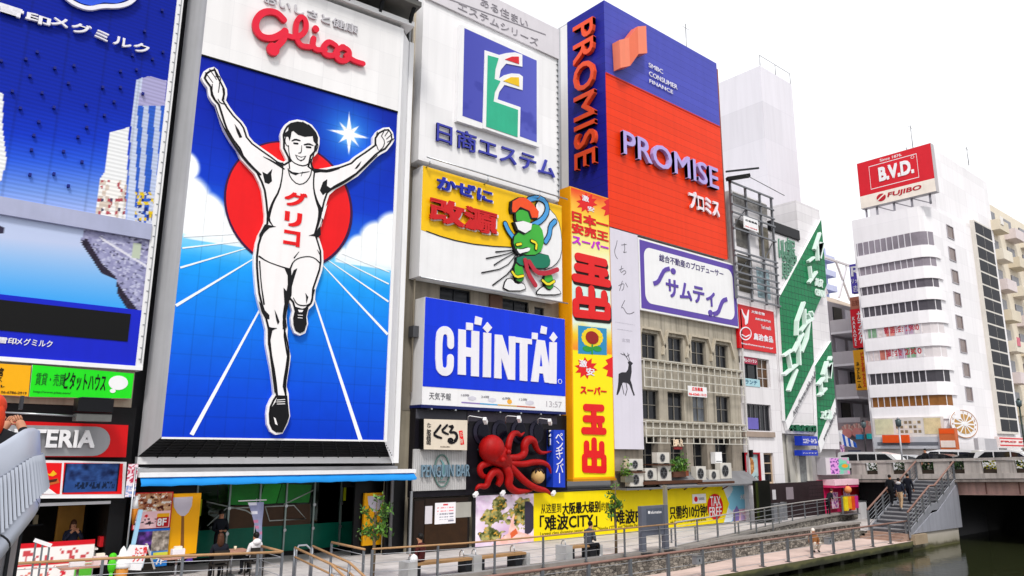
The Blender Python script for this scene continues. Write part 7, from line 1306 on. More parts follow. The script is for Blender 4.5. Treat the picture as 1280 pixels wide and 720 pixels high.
b.wbox(BX0, 66, 25.2, 60, 1.7, 2.05, ASPH); b.build('road_deck', t)
b = MB(); GP = M('#d3ada4', .6, .2, .25, 1.2, 0, .3)
for y0, y1 in zip(ys[:-1], ys[1:]):
    if y0 > 19.5: continue
    z0, z1 = topz(y0)-1.37, topz(y1)-1.37; b.add([(BX0+.35, y0, z0-.68), (BX0+.35, y1, z1-.68), (BX0+.35, y1, z1), (BX0+.35, y0, z0)], [(0, 1, 2, 3)], GP); b.wbox(BX0+.29, BX0+.34, y1-.03, y1+.03, z1-.68, z1, M('#8c665e', .6, .2)); b.bar((BX0+.3, y0, z0-.7), (BX0+.3, y1, z1-.7), .3, .05, GP); b.add([(60.8, y0, z0-.8), (60.8, y1, z1-.8), (60.8, y1, z1), (60.8, y0, z0)], [(3, 2, 1, 0)], SOOT)
b.build('girder', t)
b = MB(); 
for y0, y1 in zip(ys[:-1], ys[1:]): z0, z1 = topz(y0), topz(y1); b.bar((61.2, y0, z0-.5), (61.2, y1, z1-.5), .3, 1.0, CPT)
b.build('far_parapet', t)
b = MB(); b.wbox(50.9, 61.6, 20.12, 24.2, -2.5, 1.9, M('#141416', .8)); b.build('shade_abutment', t)  # added bank block, coloured near-black for the shade under the deck
b = MB(); b.wbox(61.55, 130, -60, 20.15, 1.2, 2.1, M('#6a6866', .8)); b.wbox(60.9, 61.5, -60, 20.15, -2.5, 1.9, M('#0e0e0e', .9)); b.build('added_canal_cover', t)  # added slab and black wall that keep the space beneath the bridge dark
FLW = [M('#d8d030', .6, 0, .3, 8), M('#3c5a30', .7, 0, .3, 6), M('#e8e4d0', .6)]
for i, (y, mix_, lab) in enumerate(((None, 2, ''),)): pass
R = random.Random(3)
for idx, yy in enumerate(ys[:-1]):
    if not (12.5 < yy < 25): continue
    b = MB(); z0 = topz(yy); y_ = yy-.4
    for k in range(150):
        p = np.array([BX0+.4+R.uniform(-.08, .2), y_+R.uniform(-.42, .42), z0-.85+R.uniform(0, .85)]); s = R.uniform(.03, .07); u = np.array([R.gauss(0, .5), R.gauss(0, 1), R.gauss(0, 1)]); u /= np.linalg.norm(u); v = np.cross(u, [1, R.gauss(0, .3), R.gauss(0, .3)]); v /= np.linalg.norm(v)
        b.add([p-u*s, p-v*s, p+u*s, p+v*s], [(0, 1, 2, 3)], (FLW[0] if (R.random() < .55 and yy < 17.6) else FLW[2] if R.random() < .12 else FLW[1]))
    b.wbox(BX0+.3, BX0+.62, y_-.44, y_+.44, z0-.9, z0-.6, M('#4a4038', .8))
    o = b.build('flower_box', None, (BX0+.45, y_, z0-.9)); tag(o, 'flower box with foliage seen through an opening of the bridge parapet', 'flower box', 'flower boxes behind the bridge parapet')
# stairs
t = thing('bridge_stairs', 'grey steel stairs with brown-topped railings climbing from the quay to the bridge', 'stairs', (46, 19, -.6)); SGY = M('#9698a0', .5, .2, .12, 1.2, 0, .2); SX0, SX1, SY0, SY1 = 43.2, 50.3, 18.15, 20.15
def sz(x): 
    f = (x-SX0)/(SX1-SX0); return -.45+2.6*(min(f, .46)/.88 if f < .54 else (.46+(f-.54)*1.0)/.92 if False else (f-.12)/.88) if f > .46 else -.45+2.6*f/.88
nst = 15; b = MB()
def szz(x):
    f = (x-SX0)/(SX1-SX0); g_ = f/.9 if f < .45 else .5 if f < .55 else .5+(f-.55)/.9; return -.45+2.6*min(1, g_)
for k in range(nst):
    x0 = SX0+(SX1-SX0)*k/nst; x1 = SX0+(SX1-SX0)*(k+1)/nst; z0 = szz(x0); z1 = szz(x1); b.wbox(x0, x1+.02, SY0, SY1, z1-.05, z1, M('#8a8a8e', .7, 0, .15, 2)); b.wbox(x0, x0+.02, SY0, SY1, z0-.04, z1-.051, M('#4e4e54', .7, 0, .15, 2))
b.build('treads', t)
xs = [SX0, SX0+.45*(SX1-SX0), SX0+.55*(SX1-SX0), SX1]
for y, nm in ((SY0-.08, 0), (SY1+.08, 1)):
    b = MB(Pl((0, y-.03, 0))); b.poly([(x, szz(x)+.16) for x in xs]+[(x, szz(x)-.22) for x in xs[::-1]], -.06, .0, SGY); b.build('stringer', t)
    b = MB(); b.tube([(x, y, szz(x)+1.12) for x in xs]+[(SX1+.3, y, szz(SX1)+1.12)], .05, HRB, 8); b.build('handrail', t)
    b = MB()
    for h_ in (.3, .5, .7, .9): b.tube([(x, y, szz(x)+h_) for x in xs], .016, RAILM, 5)
    b.build('rails', t)
    for k in range(8): x = SX0+.05+(SX1-SX0-.1)*k/7; b = MB(); b.wbox(x-.035, x+.035, y-.05, y+.05, szz(x)+.1, szz(x)+1.08, RAILM); b.build('post', t)
b = MB(Pl((0, SY0-.14, 0))); b.poly([(43.6, -.45), (BX0, -.5), (BX0, szz(BX0)-.12), (SX0+.55*(SX1-SX0), szz(SX0+3.9)-.3), (SX0+.42*(SX1-SX0), szz(SX0+3)-.3)], -.08, -.0, M('#a7a9b4', .45, .15, .1, .8, 0, .2)); b.build('side_plate', t)
b = MB(); b.wbox(43.5, 50.0, SY0-.05, SY1, -2.5, -.5, PIER); b.wbox(43.3, 44.9, SY0-.3, SY0-.051, -1.0, -.5, M('#a5937c', .8, 0, .2, 2)); b.build('pier', t)
b = MB(); 
for k in range(3): b.wbox(SX0-.9+k*.3, SX0+.1, SY0, SY1+.2, -.8+.12*k, -.8+.12*(k+1), M('#a58a7c', .7, 0, .15, 2))
b.build('lower_steps', t)
# lamp posts, dark post on the bridge
def lamp(label, px, pyb, pyt, X, col):
    t_ = PX.shift(-(X-BX0)); u, v = t_.at(px, pyt); z0 = 2.2; x, y, _ = t_.to(u, 0); t = thing('lamp_post', label, 'street lamp', (x, y, z0)); b = MB(); b.tube([(x, y, z0), (x, y, v-.5)], .06, col, 8); b.build('post', t); b = MB(); b.tube([(x, y, v-.5), (x, y, v-.42), (x, y, v-.05), (x, y, v)], [.06, .17, .2, .05], M('#4c5a5e', .3, .2), 8); b.build('lantern', t); b = MB(); b.tube([(x, y, v), (x, y, v+.15)], [.12, .02], col, 8); b.build('cap', t)
lamp('grey lamp post rising behind the left stair railing', 1122.5, 580, 524, 51.3, M('#a5a6ac', .4, .4)); lamp('dark lamp post with lantern at the right edge before the beige flats', 1273, 560, 500, 61.8, M('#2a3630', .4, .2)); lamp('thin dark lamp post before the pink fan boards', 1079, 572, 527, 58, M('#2c2a2e', .4, .2))
# ================================================================== traffic on the bridge
GLS = M('#181c22', .06, 0, .3, 1, spec=.7); TYRE = M('#161618', .8); RIM = M('#a9abb0', .3, .8)
def car(label, cat, y, X, col, L=4.4, H=1.45, kind='sedan', rz=1, group='traffic on the far bridge'):
    """side view along Y: nose towards +Y when rz > 0"""
    zr = topz(y)-1.08; W_ = 1.7; t = thing('car' if cat != 'van' else 'van', label, cat, (X, y, zr), group); P_ = {'sedan': [(-.5, .35), (-.49, .62), (-.36, .66), (-.22, .98), (.12, 1.0), (.28, .68), (.47, .6), (.5, .35)], 'van': [(-.5, .25), (-.5, .93), (-.46, 1.0), (.2, 1.0), (.33, .62), (.47, .5), (.5, .25)], 'hatch': [(-.5, .3), (-.5, .62), (-.44, .97), (.1, 1.0), (.27, .64), (.47, .56), (.5, .3)]}[kind]
    P_ = [(-.5 if False else a, c) for a, c in P_]; pts = [(rz*a*L, max(c*H, .28)) for a, c in P_]; pts = smooth_poly(pts, 1, False)
    PLc = Pl((X, y, zr), -math.pi/2); f = lambda p: [(-a, c) for a, c in p]
    b = MB(PLc); b.poly(f(pts), -W_, 0, M(col, .2, 0, .03, 1, spec=.6)); b.build('body', t)
    wl = {'sedan': [(-.33, .68), (-.21, .93), (.11, .95), (.24, .68)], 'van': [(-.46, .62), (-.45, .9), (.17, .92), (.28, .62)], 'hatch': [(-.44, .64), (-.4, .9), (.09, .93), (.23, .64)]}[kind]
    for s_, d_ in ((0, .006), (-W_, -W_-.006)):
        for i in range(3):
            a0, a1 = wl[0][0]+(wl[3][0]-wl[0][0])*i/3+.008, wl[0][0]+(wl[3][0]-wl[0][0])*(i+1)/3-.008
            def ztop(a): return np.interp(a, [wl[0][0], wl[1][0], wl[2][0], wl[3][0]], [wl[0][1], wl[1][1], wl[2][1], wl[3][1]])
            q = [(a0, wl[0][1]), (a0, ztop(a0)), ((a0+a1)/2, ztop((a0+a1)/2)), (a1, ztop(a1)), (a1, wl[0][1])]; b = MB(PLc); b.poly(f([(rz*a*L, c*H) for a, c in q]), s_-(.002 if s_ else 0), d_, GLS); b.build('window', t)
    for s_ in (-.02, -W_+.22):
        for a in (-.31, .31):
            b = MB(PLc); b.ell(-rz*a*L, .3, .3, .3, s_-.2, s_+.03, TYRE, n=20); o = b.build('wheel', t); b = MB(PLc); b.ell(-rz*a*L, .3, .18, .18, s_+.031, s_+.04, RIM, n=14); b.build('rim', o)
    for s_ in (-.25, -W_+.25): b = MB(PLc); b.box(-rz*.5*L-.03, -rz*.5*L+.03, .5, .66, s_-.15, s_+.15, M('#e8e6da', .2)); b.build('headlight', t)
    return t, PLc, zr
def yat(px, X): return -Pl((X, 0, 0), -math.pi/2).at(px, 572)[0]
car('long white people carrier behind the left part of the parapet', 'van', yat(1092, 54), 54, '#e6e6e8', 5.2, 1.72, 'van', -1); car('silver saloon partly hidden by the lamp post and stair railing', 'car', yat(1130, 55.5), 55.5, '#c5c7cb', 4.6, 1.5, 'sedan', -1); car('black car seen through the top of the stairs', 'car', yat(1158, 53.2), 53.2, '#16171a', 3.4, 1.5, 'hatch', 1)
car('white box van behind the stair head', 'van', yat(1178, 57.5), 57.5, '#e9e8ea', 4.9, 1.8, 'van', 1)
tx, PLc, zr = car('dark taxi saloon with a roof light, right of the stairs', 'car', yat(1216, 54.5), 54.5, '#202024', 4.5, 1.5, 'sedan', 1)
b = MB(PLc); b.box(-.25, .25, 1.47, 1.62, -1.0, -.6, M('#d9d7cf', .4)); b.build('roof_light', tx)
hx, PLc, zr = car('white hatchback with roof bars at the right edge', 'car', yat(1263, 54), 54, '#e4e4e6', 4.2, 1.6, 'hatch', -1)
b = MB(PLc); 
for u in (-.6, .6): b.box(u-.03, u+.03, 1.6, 1.68, -1.5, -.2, DARKM)
b.build('roof_bars', hx)
# ================================================================== people
SK = M('#b98468', .55, 0, .08); HAIRM = {'black': M('#14110f', .5, 0, .2, 8), 'brown': M('#4a2c1c', .5, 0, .25, 8), 'red': M('#d8401c', .5, 0, .25, 8), 'white': M('#e4dcd2', .7, 0, .1)}
def body(joints, edges, rad, zones):
    """one continuous skin grown round the skeleton; zones colours each face by its nearest bone"""
    me = bpy.data.meshes.new('person'); names = list(joints); me.from_pydata([joints[n] for n in names], [(names.index(a), names.index(c)) for a, c in edges], []); o = bpy.data.objects.new('person', me); COL.objects.link(o)
    m_ = o.modifiers.new('skin', 'SKIN'); sv = me.skin_vertices[0].data
    for i, n in enumerate(names): sv[i].radius = (rad[n], rad[n]); sv[i].use_root = (n == 'pelvis')
    s_ = o.modifiers.new('sub', 'SUBSURF'); s_.levels = 2; s_.render_levels = 2
    bpy.context.view_layer.update(); ev = o.evaluated_get(bpy.context.evaluated_depsgraph_get()); nm = bpy.data.meshes.new_from_object(ev); bpy.data.objects.remove(o)
    nm.materials.clear(); mats = []; 
    for m in zones.values():
        if m not in mats: mats.append(m); nm.materials.append(m)
    P = np.array([p.center[:] for p in nm.polygons]); best = np.full(len(P), 1e9); idx = np.zeros(len(P), int)
    for (a, c) in edges:
        A, B = np.array(joints[a]), np.array(joints[c]); d = B-A; L = d@d+1e-9; tt = np.clip(((P-A)@d)/L, 0, 1); q = A+tt[:, None]*d; dd = np.linalg.norm(P-q, axis=1)-.5*(rad[a]*(1-tt)+rad[c]*tt); z = zones.get((a, c)) or zones.get(c) or zones['*']; k = mats.index(z); up = dd < best; best[up] = dd[up]; idx[up] = k
    nm.polygons.foreach_set('material_index', idx.astype(np.int32)); nm.polygons.foreach_set('use_smooth', [True]*len(nm.polygons)); return nm
EDG = [('pelvis', 'waist'), ('waist', 'chest'), ('chest', 'neck'), ('neck', 'chin'), ('chin', 'crown'), ('chest', 'sl'), ('sl', 'el'), ('el', 'wl'), ('wl', 'hl'), ('chest', 'sr'), ('sr', 'er'), ('er', 'wr'), ('wr', 'hr'), ('pelvis', 'pl'), ('pl', 'kl'), ('kl', 'al'), ('al', 'tl'), ('pelvis', 'pr'), ('pr', 'kr'), ('kr', 'ar'), ('ar', 'tr')]
RAD = dict(pelvis=.14, waist=.13, chest=.155, neck=.055, chin=.085, crown=.085, sl=.075, sr=.075, el=.055, er=.055, wl=.038, wr=.038, hl=.04, hr=.04, pl=.1, pr=.1, kl=.066, kr=.066, al=.048, ar=.048, tl=.045, tr=.045)
def person(label, loc, yaw, pose='stand', top='#222', legs='#181818', hair='black', shoes='#222', skin_legs=False, long_hair=False, scale=1., lean=0., arms='down', extra=None, hat=None, group=None):
    J = dict(pelvis=(0, 0, .95), waist=(0, .01, 1.1), chest=(0, lean*.3, 1.34), neck=(0, lean*.4+.01, 1.5), chin=(0, lean*.5+.02, 1.58), crown=(0, lean*.55+.015, 1.68), sl=(-.18, lean*.33, 1.4), sr=(.18, lean*.33, 1.4), pl=(-.09, 0, .88), pr=(.09, 0, .88), kl=(-.1, .03, .48), kr=(.1, .03, .48), al=(-.1, 0, .09), ar=(.1, 0, .09), tl=(-.11, .14, .045), tr=(.11, .14, .045))
    if arms == 'down': J.update(el=(-.25, -.02+lean*.2, 1.12), er=(.25, -.02+lean*.2, 1.12), wl=(-.25, .08+lean*.2, .88), wr=(.25, .08+lean*.2, .88), hl=(-.24, .12+lean*.2, .78), hr=(.24, .12+lean*.2, .78))
    if arms == 'front': J.update(el=(-.24, .05+lean*.2, 1.13), er=(.24, .05+lean*.2, 1.13), wl=(-.1, .26+lean*.2, 1.1), wr=(.1, .26+lean*.2, 1.1), hl=(-.03, .32+lean*.2, 1.12), hr=(.03, .32+lean*.2, 1.12))
    if arms == 'face': J.update(el=(-.24, .14, 1.2), er=(.24, .14, 1.2), wl=(-.1, .26, 1.42), wr=(.1, .26, 1.42), hl=(-.04, .3, 1.5), hr=(.04, .3, 1.5))
    if arms == 'reach': J.update(el=(-.22, .26, 1.28), er=(.24, .26, 1.3), wl=(-.04, .44, 1.48), wr=(.12, .46, 1.5), hl=(.0, .5, 1.57), hr=(.07, .5, 1.58))
    if pose == 'walk': J.update(kl=(-.1, .24, .55), al=(-.1, .14, .2), tl=(-.1, .28, .19), kr=(.1, -.06, .48), ar=(.1, -.2, .12), tr=(.1, -.08, .045))
    if pose == 'sit':
        dz = -.48
        for n in J: J[n] = (J[n][0], J[n][1], J[n][2]+dz)
        J.update(pl=(-.1, .06, .44), pr=(.1, .06, .44), kl=(-.12, .46, .48), kr=(.12, .46, .48), al=(-.12, .44, .09), ar=(.12, .44, .09), tl=(-.12, .57, .045), tr=(.12, .57, .045))
    if pose == 'crouch':
        for n in J: J[n] = (J[n][0], J[n][1]+.0, J[n][2]-.68)
        J.update(pl=(-.11, .03, .24), pr=(.11, .03, .24), kl=(-.14, .36, .5), kr=(.14, .36, .5), al=(-.12, .12, .1), ar=(.12, .12, .1), tl=(-.12, .26, .05), tr=(.12, .26, .05))
    TM, LM, SM = M(top, .8, 0, .15, 4), M(legs, .8, 0, .15, 4), M(shoes, .6)
    Z = {'*': TM, 'chin': SK, 'crown': SK, 'hl': SK, 'hr': SK, 'kl': LM, 'kr': LM, 'al': SK if skin_legs else LM, 'ar': SK if skin_legs else LM, 'tl': SM, 'tr': SM, 'pl': LM, 'pr': LM}
    J = {k: (v[0]*scale, v[1]*scale, v[2]*scale) for k, v in J.items()}; R_ = {k: v*scale for k, v in RAD.items()}
    nm = body(J, EDG, R_, Z); o = bpy.data.objects.new('person', nm); COL.objects.link(o); o.location = loc; o.rotation_euler = (0, 0, yaw); tag(o, label, 'person', group); ORG[o] = Vector((0, 0, 0))
    def child(b, n): c = b.build(n, o); return c
    h = (J['chin'][0], (J['chin'][1]+J['crown'][1])/2-.005, (J['chin'][2]+J['crown'][2])/2+.01); q = MB(); HM = HAIRM[hair]
    q.ball((h[0], h[1]-.022*scale, h[2]+.035*scale), (.088*scale, .098*scale, .105*scale), HM, 16, 10)
    if long_hair: q.ball((h[0], h[1]-.06*scale, h[2]-.08*scale), (.1*scale, .07*scale, .19*scale), HM, 14, 9)
    child(q, 'hair')
    q = MB(); y = h[1]+.082*scale
    for sx in (-1, 1): q.ball((h[0]+sx*.032*scale, y-.004, h[2]+.0), (.012*scale, .008*scale, .008*scale), M('#1a1412', .3), 8, 6)
    q.ball((h[0], y+.012*scale, h[2]-.025*scale), (.013*scale, .02*scale, .024*scale), SK, 8, 6); q.ball((h[0], y-.004, h[2]-.058*scale), (.026*scale, .008*scale, .007*scale), M('#7a3a34', .5), 8, 6); child(q, 'face')
    for sd in ('l', 'r'):                                           # hands: palm with bent fingers and a thumb
        w0, h0 = np.array(J['w'+sd]), np.array(J['h'+sd]); e = h0-w0; e /= np.linalg.norm(e)+1e-9; sx = np.array([1., 0, 0]) if abs(e[0]) < .8 else np.array([0, 1., 0]); sx = sx-e*(sx@e); sx /= np.linalg.norm(sx); dn = np.cross(e, sx); q = MB()
        for k, L in enumerate((.07, .08, .074, .058)): s0 = h0+sx*(k-1.5)*.017*scale; q.tube([s0, s0+e*L*.55*scale, s0+e*L*.9*scale+dn*.02*scale], [.009*scale, .0085*scale, .006*scale], SK, 6)
        s0 = h0-sx*.03*scale-e*.03*scale; q.tube([s0, s0-sx*.025*scale+e*.03*scale, s0-sx*.02*scale+e*.06*scale], [.011*scale, .01*scale, .007*scale], SK, 6); child(q, 'fingers')
    if extra: extra(o, J, child)
    return o
def pack(col):
    def f(o, J, child):
        q = MB(); c = J['chest']; q.ball((c[0], c[1]-.2, c[2]-.12), (.16, .11, .23), M(col, .7, 0, .15, 4), 12, 8); child(q, 'backpack')
    return f
def hood(col):
    def f(o, J, child):
        q = MB(); c = J['neck']; q.ball((c[0], c[1]-.07, c[2]-.02), (.14, .1, .1), M(col, .8), 12, 8); child(q, 'hood')
    return f
W_ = Pl((0, 26.4, 0))
person('man in dark jacket standing at the glass shop front, looking down', (W_.at(275, 660)[0], 26.4, 0), math.pi, 'stand', '#151922', '#14161c', 'black', arms='front', lean=.08)
p2 = F.shift(.9); xa = p2.at(273, 690)[0]; xb = p2.at(318, 690)[0]
def chair(label, x, y, yaw):
    t = thing('chair', label, 'chair', (x, y, 0), 'chairs at the outdoor tables'); CW = M('#2b2724', .6); b = MB(); b.wbox(x-.22, x+.22, y-.22, y+.22, .41, .445, CW); b.build('seat', t)
    s = -1; b = MB(); b.wbox(x-.22, x+.22, y+s*.22-.02, y+s*.22+.02, .5, .85, CW); b.build('backrest', t)
    for sx in (-.2, .2):
        for sy in (-.2, .2): b = MB(); b.wbox(x+sx-.018, x+sx+.018, y+sy-.018, y+sy+.018, 0, .409 if sy > 0 else .6, CW); b.build('leg', t)
def table(label, x, y, cl=True):
    t = thing('table', label, 'table', (x, y, 0), 'outdoor tables'); b = MB(); b.wbox(x-.45, x+.45, y-.35, y+.35, .7, .735, M('#b88a78', .5, 0, .15)); b.build('tabletop', t); b = MB(); b.tube([(x, y, .03), (x, y, .7)], .035, STEEL); b.build('column', t); b = MB(); b.wbox(x-.3, x+.3, y-.04, y+.04, 0, .029, STEEL); b.wbox(x-.04, x+.04, y-.3, y+.3, 0, .028, STEEL); b.build('foot', t)
chair('dark chair under the woman in the dark coat', xa, 23.4, 0); chair('dark chair under the person in the white hoodie', xb, 23.45, 0)
person('woman with long brown hair and dark coat seated at the outdoor table', (xa, 23.4, 0), -.15, 'sit', '#161823', '#1a1a20', 'brown', long_hair=True, arms='front', scale=1.03)
person('person in a white hoodie seated at the outdoor table, back turned', (xb, 23.45, 0), .25, 'sit', '#e8e4e6', '#1c1c22', 'black', arms='front', extra=hood('#f0ecee'))
table('outdoor table between the two seated people', (xa+xb)/2+.05, 24.0); table('outdoor table with white paper packs under the yellow trowel poster', p2.at(222, 700)[0], 23.6); table('outdoor table at the left before the menu counter', p2.at(95, 712)[0], 23.3)
for i, (px, c, lab) in enumerate(((222, '#eceaee', 'white paper pack on the table under the yellow poster'), (122, '#e8d0d0', 'pale pink paper pack on the left outdoor table'), (94, '#e6e6ea', 'white napkin box at the left end of the left outdoor table'))):
    x = p2.at(px, 700)[0]; y = 23.55 if i == 0 else 23.25; b = MB(); b.wbox(x-.17, x+.17, y-.1, y+.1, .737, .95 if i < 2 else .86, M(c, .7)); b.wbox(x-.1, x+.1, y-.06, y+.08, (.95 if i < 2 else .86)+.001, (1.02 if i < 2 else .9), M('#f4ead8', .7)); o = b.build('paper_pack', None, (x, y, .737)); tag(o, lab, 'pack')
b = MB(); x = (xa+xb)/2+.1; b.tube([(x, 23.9, .737), (x, 23.9, .86)], [.035, .045], M('#e8dcc0', .5), 10); o = b.build('paper_cup', None, (x, 23.9, .737)); tag(o, 'cream paper cup on the table between the seated people', 'cup')
t = thing('hanging_banner', 'narrow grey and pink banner tapering to a point before the glass shop front', 'banner', (9.6, 24.6, 0)); HB = F.shift(-.1); p0 = HB.at(303, 626); b = MB(HB); b.tube([HB.to(HB.at(320, 640)[0], 0, -.02), HB.to(HB.at(320, 640)[0], p0[1]+.06, -.02)], .02, STEEL, 6); b.tube([HB.to(HB.at(298, 626)[0], p0[1], .0), HB.to(HB.at(333, 626)[0], p0[1], .0)], .018, WHITE, 6); b.build('pole', t)
a = HB.at(309, 628); c = HB.at(329, 628); e = HB.at(326, 679); n = 14; vs = []; fs = []
for i in range(n+1):
    f = i/n; l = a[0]*(1-f)+(e[0]-.03)*f; r = c[0]*(1-f*.35)+e[0]*f*.35; 
    if f > .6: r = r*(1-(f-.6)/.4)+e[0]*(f-.6)/.4; l = l
    v = a[1]*(1-f)+e[1]*f; vs += [HB.to(l, v, .05+.03*math.sin(f*7)), HB.to((l+r)/2, v, .08+.03*math.cos(f*5)), HB.to(r, v, .05+.02*math.sin(f*9))]
q = MB(HB); BCl = [M('#8f93b4', .7, 0, .2, 5), M('#dcdce8', .7, 0, .2, 5), M('#c07a9c', .7, 0, .2, 5)]
for i in range(n):
    for k in range(2): q.add([vs[3*i+k], vs[3*i+k+1], vs[3*i+4+k], vs[3*i+3+k]], [(0, 3, 2, 1)], random.choice([BCl[0], BCl[0], BCl[1], BCl[2] if 5 < i < 11 else BCl[0]]), True)
q.build('cloth', t)
# A-board, cone sign, soft drink sign, plastic figures by the shop
t = thing('a_board', 'white folding pavement sign with red lettering beside the food posters', 'pavement sign', (6.2, 23.9, 0)); AB = F.shift(.5); b = MB(AB); b.pxpoly([(163, 681), (186, 682), (176, 713), (148, 712)], -.03, .02, WHITE); b.build('front_board', t); b = MB(AB); pts = [AB.at(186, 682), AB.at(198, 712)]; b.stroke([AB.at(187, 681), AB.at(197, 713)], .05, -.4, -.3, M('#c0bcb8', .5), rnd=False); b.pxpoly([(186, 683), (193, 712), (178, 713)], -.36, -.33, M('#2c2620', .6)); b.build('back_board', t)
b = MB(AB); text(b, 'たこ焼', (169, 684), (184, 692), .021, .03, RED, .02, shear=-.2); text(b, 'ランチ', (165, 694), (181, 701), .021, .03, RED, .02, shear=-.2); b.build('lettering', t)
t = thing('cream_cone_model', 'big white soft ice cream model on an orange cone by the counter', 'display model', (5.3, 24.0, 0)); p = F.shift(.4).at(153, 700); x, y = p[0], 24.0; b = MB(); b.tube([(x, y, 0), (x, y, .5)], [.12, .2], M('#d08a3a', .6, 0, .2, 5), 12); b.build('cone', t); b = MB(); b.tube([(x, y, .5), (x, y, .56), (x, y, .68), (x, y, .7), (x, y, .82), (x, y, .84), (x, y, .98), (x, y, 1.08)], [.21, .24, .2, .16, .17, .11, .08, .01], WHITE, 14); b.build('cream', t)
t = thing('cone_sign', 'slim orange and white cone shaped sign hanging by the food posters', 'sign', (6.3, 24.2, 1.2)); P_ = F.shift(.2); u, v = P_.at(168, 640); b = MB(); b.tube([P_.to(u, v+.45, .0), P_.to(u, v+.1, 0)], [.05, .1], WHITE, 10); b.build('cream', t); b = MB(); b.tube([P_.to(u, v+.099, 0), P_.to(u, v-.35, 0)], [.1, .03], M('#c87a20', .6), 10); b.build('cone', t)
t = thing('slanted_pole_sign', 'slanting pale blue pole sign leaning beside the food posters', 'sign', (6.2, 24.0, .2)); P_ = F.shift(.4); b = MB(); b.bar(P_.to(*P_.at(176, 637)), P_.to(*P_.at(164, 692)), .11, .06, M('#9cc8e4', .5)); b.build('pole', t); b = MB(); b.bar(P_.to(*P_.at(166, 682), .05), P_.to(*P_.at(164, 693), .05), .13, .06, M('#2a9a4a', .5)); b.build('green_tip', t)
t = thing('green_figure', 'small bright green plastic display figure at the end of the menu counter', 'display model', (5.2, 23.9, 0)); P_ = F.shift(.5); u, v = P_.at(140, 706); x, y, z = P_.to(u, v); b = MB(); b.ball((x, y, z-.02), (.11, .1, .2), M('#4cc81c', .4), 12, 8); b.ball((x, y, z+.22), (.1, .09, .1), M('#4cc81c', .4), 12, 8); b.tube([(x, y, 0), (x, y, z-.1)], .05, M('#4cc81c', .4)); b.build('body', t)
person('shop assistant in a dark pinafore over a pale top behind the counter', (F.shift(-1.).at(91, 680)[0], 25.6, .02), math.pi, 'stand', '#23263a', '#1c1c22', 'brown', long_hair=True, arms='face', scale=.97)
t = thing('red_kettle_box', 'red box with a handle on the shop counter', 'box', (5.0, 25.0, 1.0)); P_ = F.shift(-.6); u, v = P_.at(134, 670); x = u; b = MB(); b.wbox(x-.2, x+.2, 24.9, 25.2, 1.001, 1.28, M('#c81c24', .5)); b.build('box', t); b = MB(); b.tube([(x-.12, 25.05, 1.28), (x-.1, 25.05, 1.42), (x+.1, 25.05, 1.42), (x+.12, 25.05, 1.28)], .02, SOOT, 6); b.build('handle', t)
# benches
def bag(col):
    def f(o, J, child): q = MB(); q.ball((-.28, .1, .56), (.14, .12, .16), M(col, .7), 12, 8); child(q, 'bag')
    return f
person('person in a dark red jacket seated on the first bench beside a white bag', (13.35, 20.0, 0), .5, 'sit', '#4a1c1c', '#1a1414', 'black', arms='front', lean=.1, extra=bag('#e8e8ea'))
person('man in dark grey seated leaning forward on the bench before the yellow lettering', (20.45, 19.85, 0), -1.5, 'sit', '#454a54', '#15171c', 'black', shoes='#d8d8dc', arms='front', lean=.3)
# stairs
def stz(x): return szz(x)
Sx = 46.3
def ystair(px, X, py=640): return -Pl((X, 0, 0), -math.pi/2).at(px, py)[0]
person('person in black jacket and trousers climbing the bridge stairs, leftmost of three', (46.0, ystair(1116, 46.), szz(46.2)), -math.pi/2, 'walk', '#14161c', '#14151a', 'black', shoes='#dcdcdc')
person('person in a dark vest and beige trousers with a pale hood climbing the bridge stairs', (45.6, ystair(1127, 45.6), szz(45.8)), -math.pi/2, 'walk', '#1d2130', '#b79a7a', 'black', shoes='#d8d8d8', extra=hood('#b9b9bc'))
person('person in a long black coat climbing the bridge stairs, rightmost of three', (46.9, ystair(1138.5, 46.9), szz(47.0)), -math.pi/2, 'walk', '#121420', '#121420', 'black')
person('person in dark clothes with a pale bag standing at the head of the bridge stairs', (51.2, ystair(1158, 51.2, 580), 2.3), 1.2, 'stand', '#1c1c20', '#24242a', 'black', extra=bag('#c8c4bc'))
b3 = on_ground(1016, 648, 0); person('person in dark clothes bending over the goods rack by the pink shop', (45.6, 23.75, 0), -1.9, 'stand', '#22202a', '#16161a', 'brown', lean=.8, arms='front', scale=.9)
c3 = on_ground(1031, 692, -.8); person('person with pale hair and brown top crouching on the lower quay deck', (c3[0], c3[1]+.5, -.8), 2.6, 'crouch', '#8a5a34', '#d8d0c4', 'white', long_hair=True, arms='front')
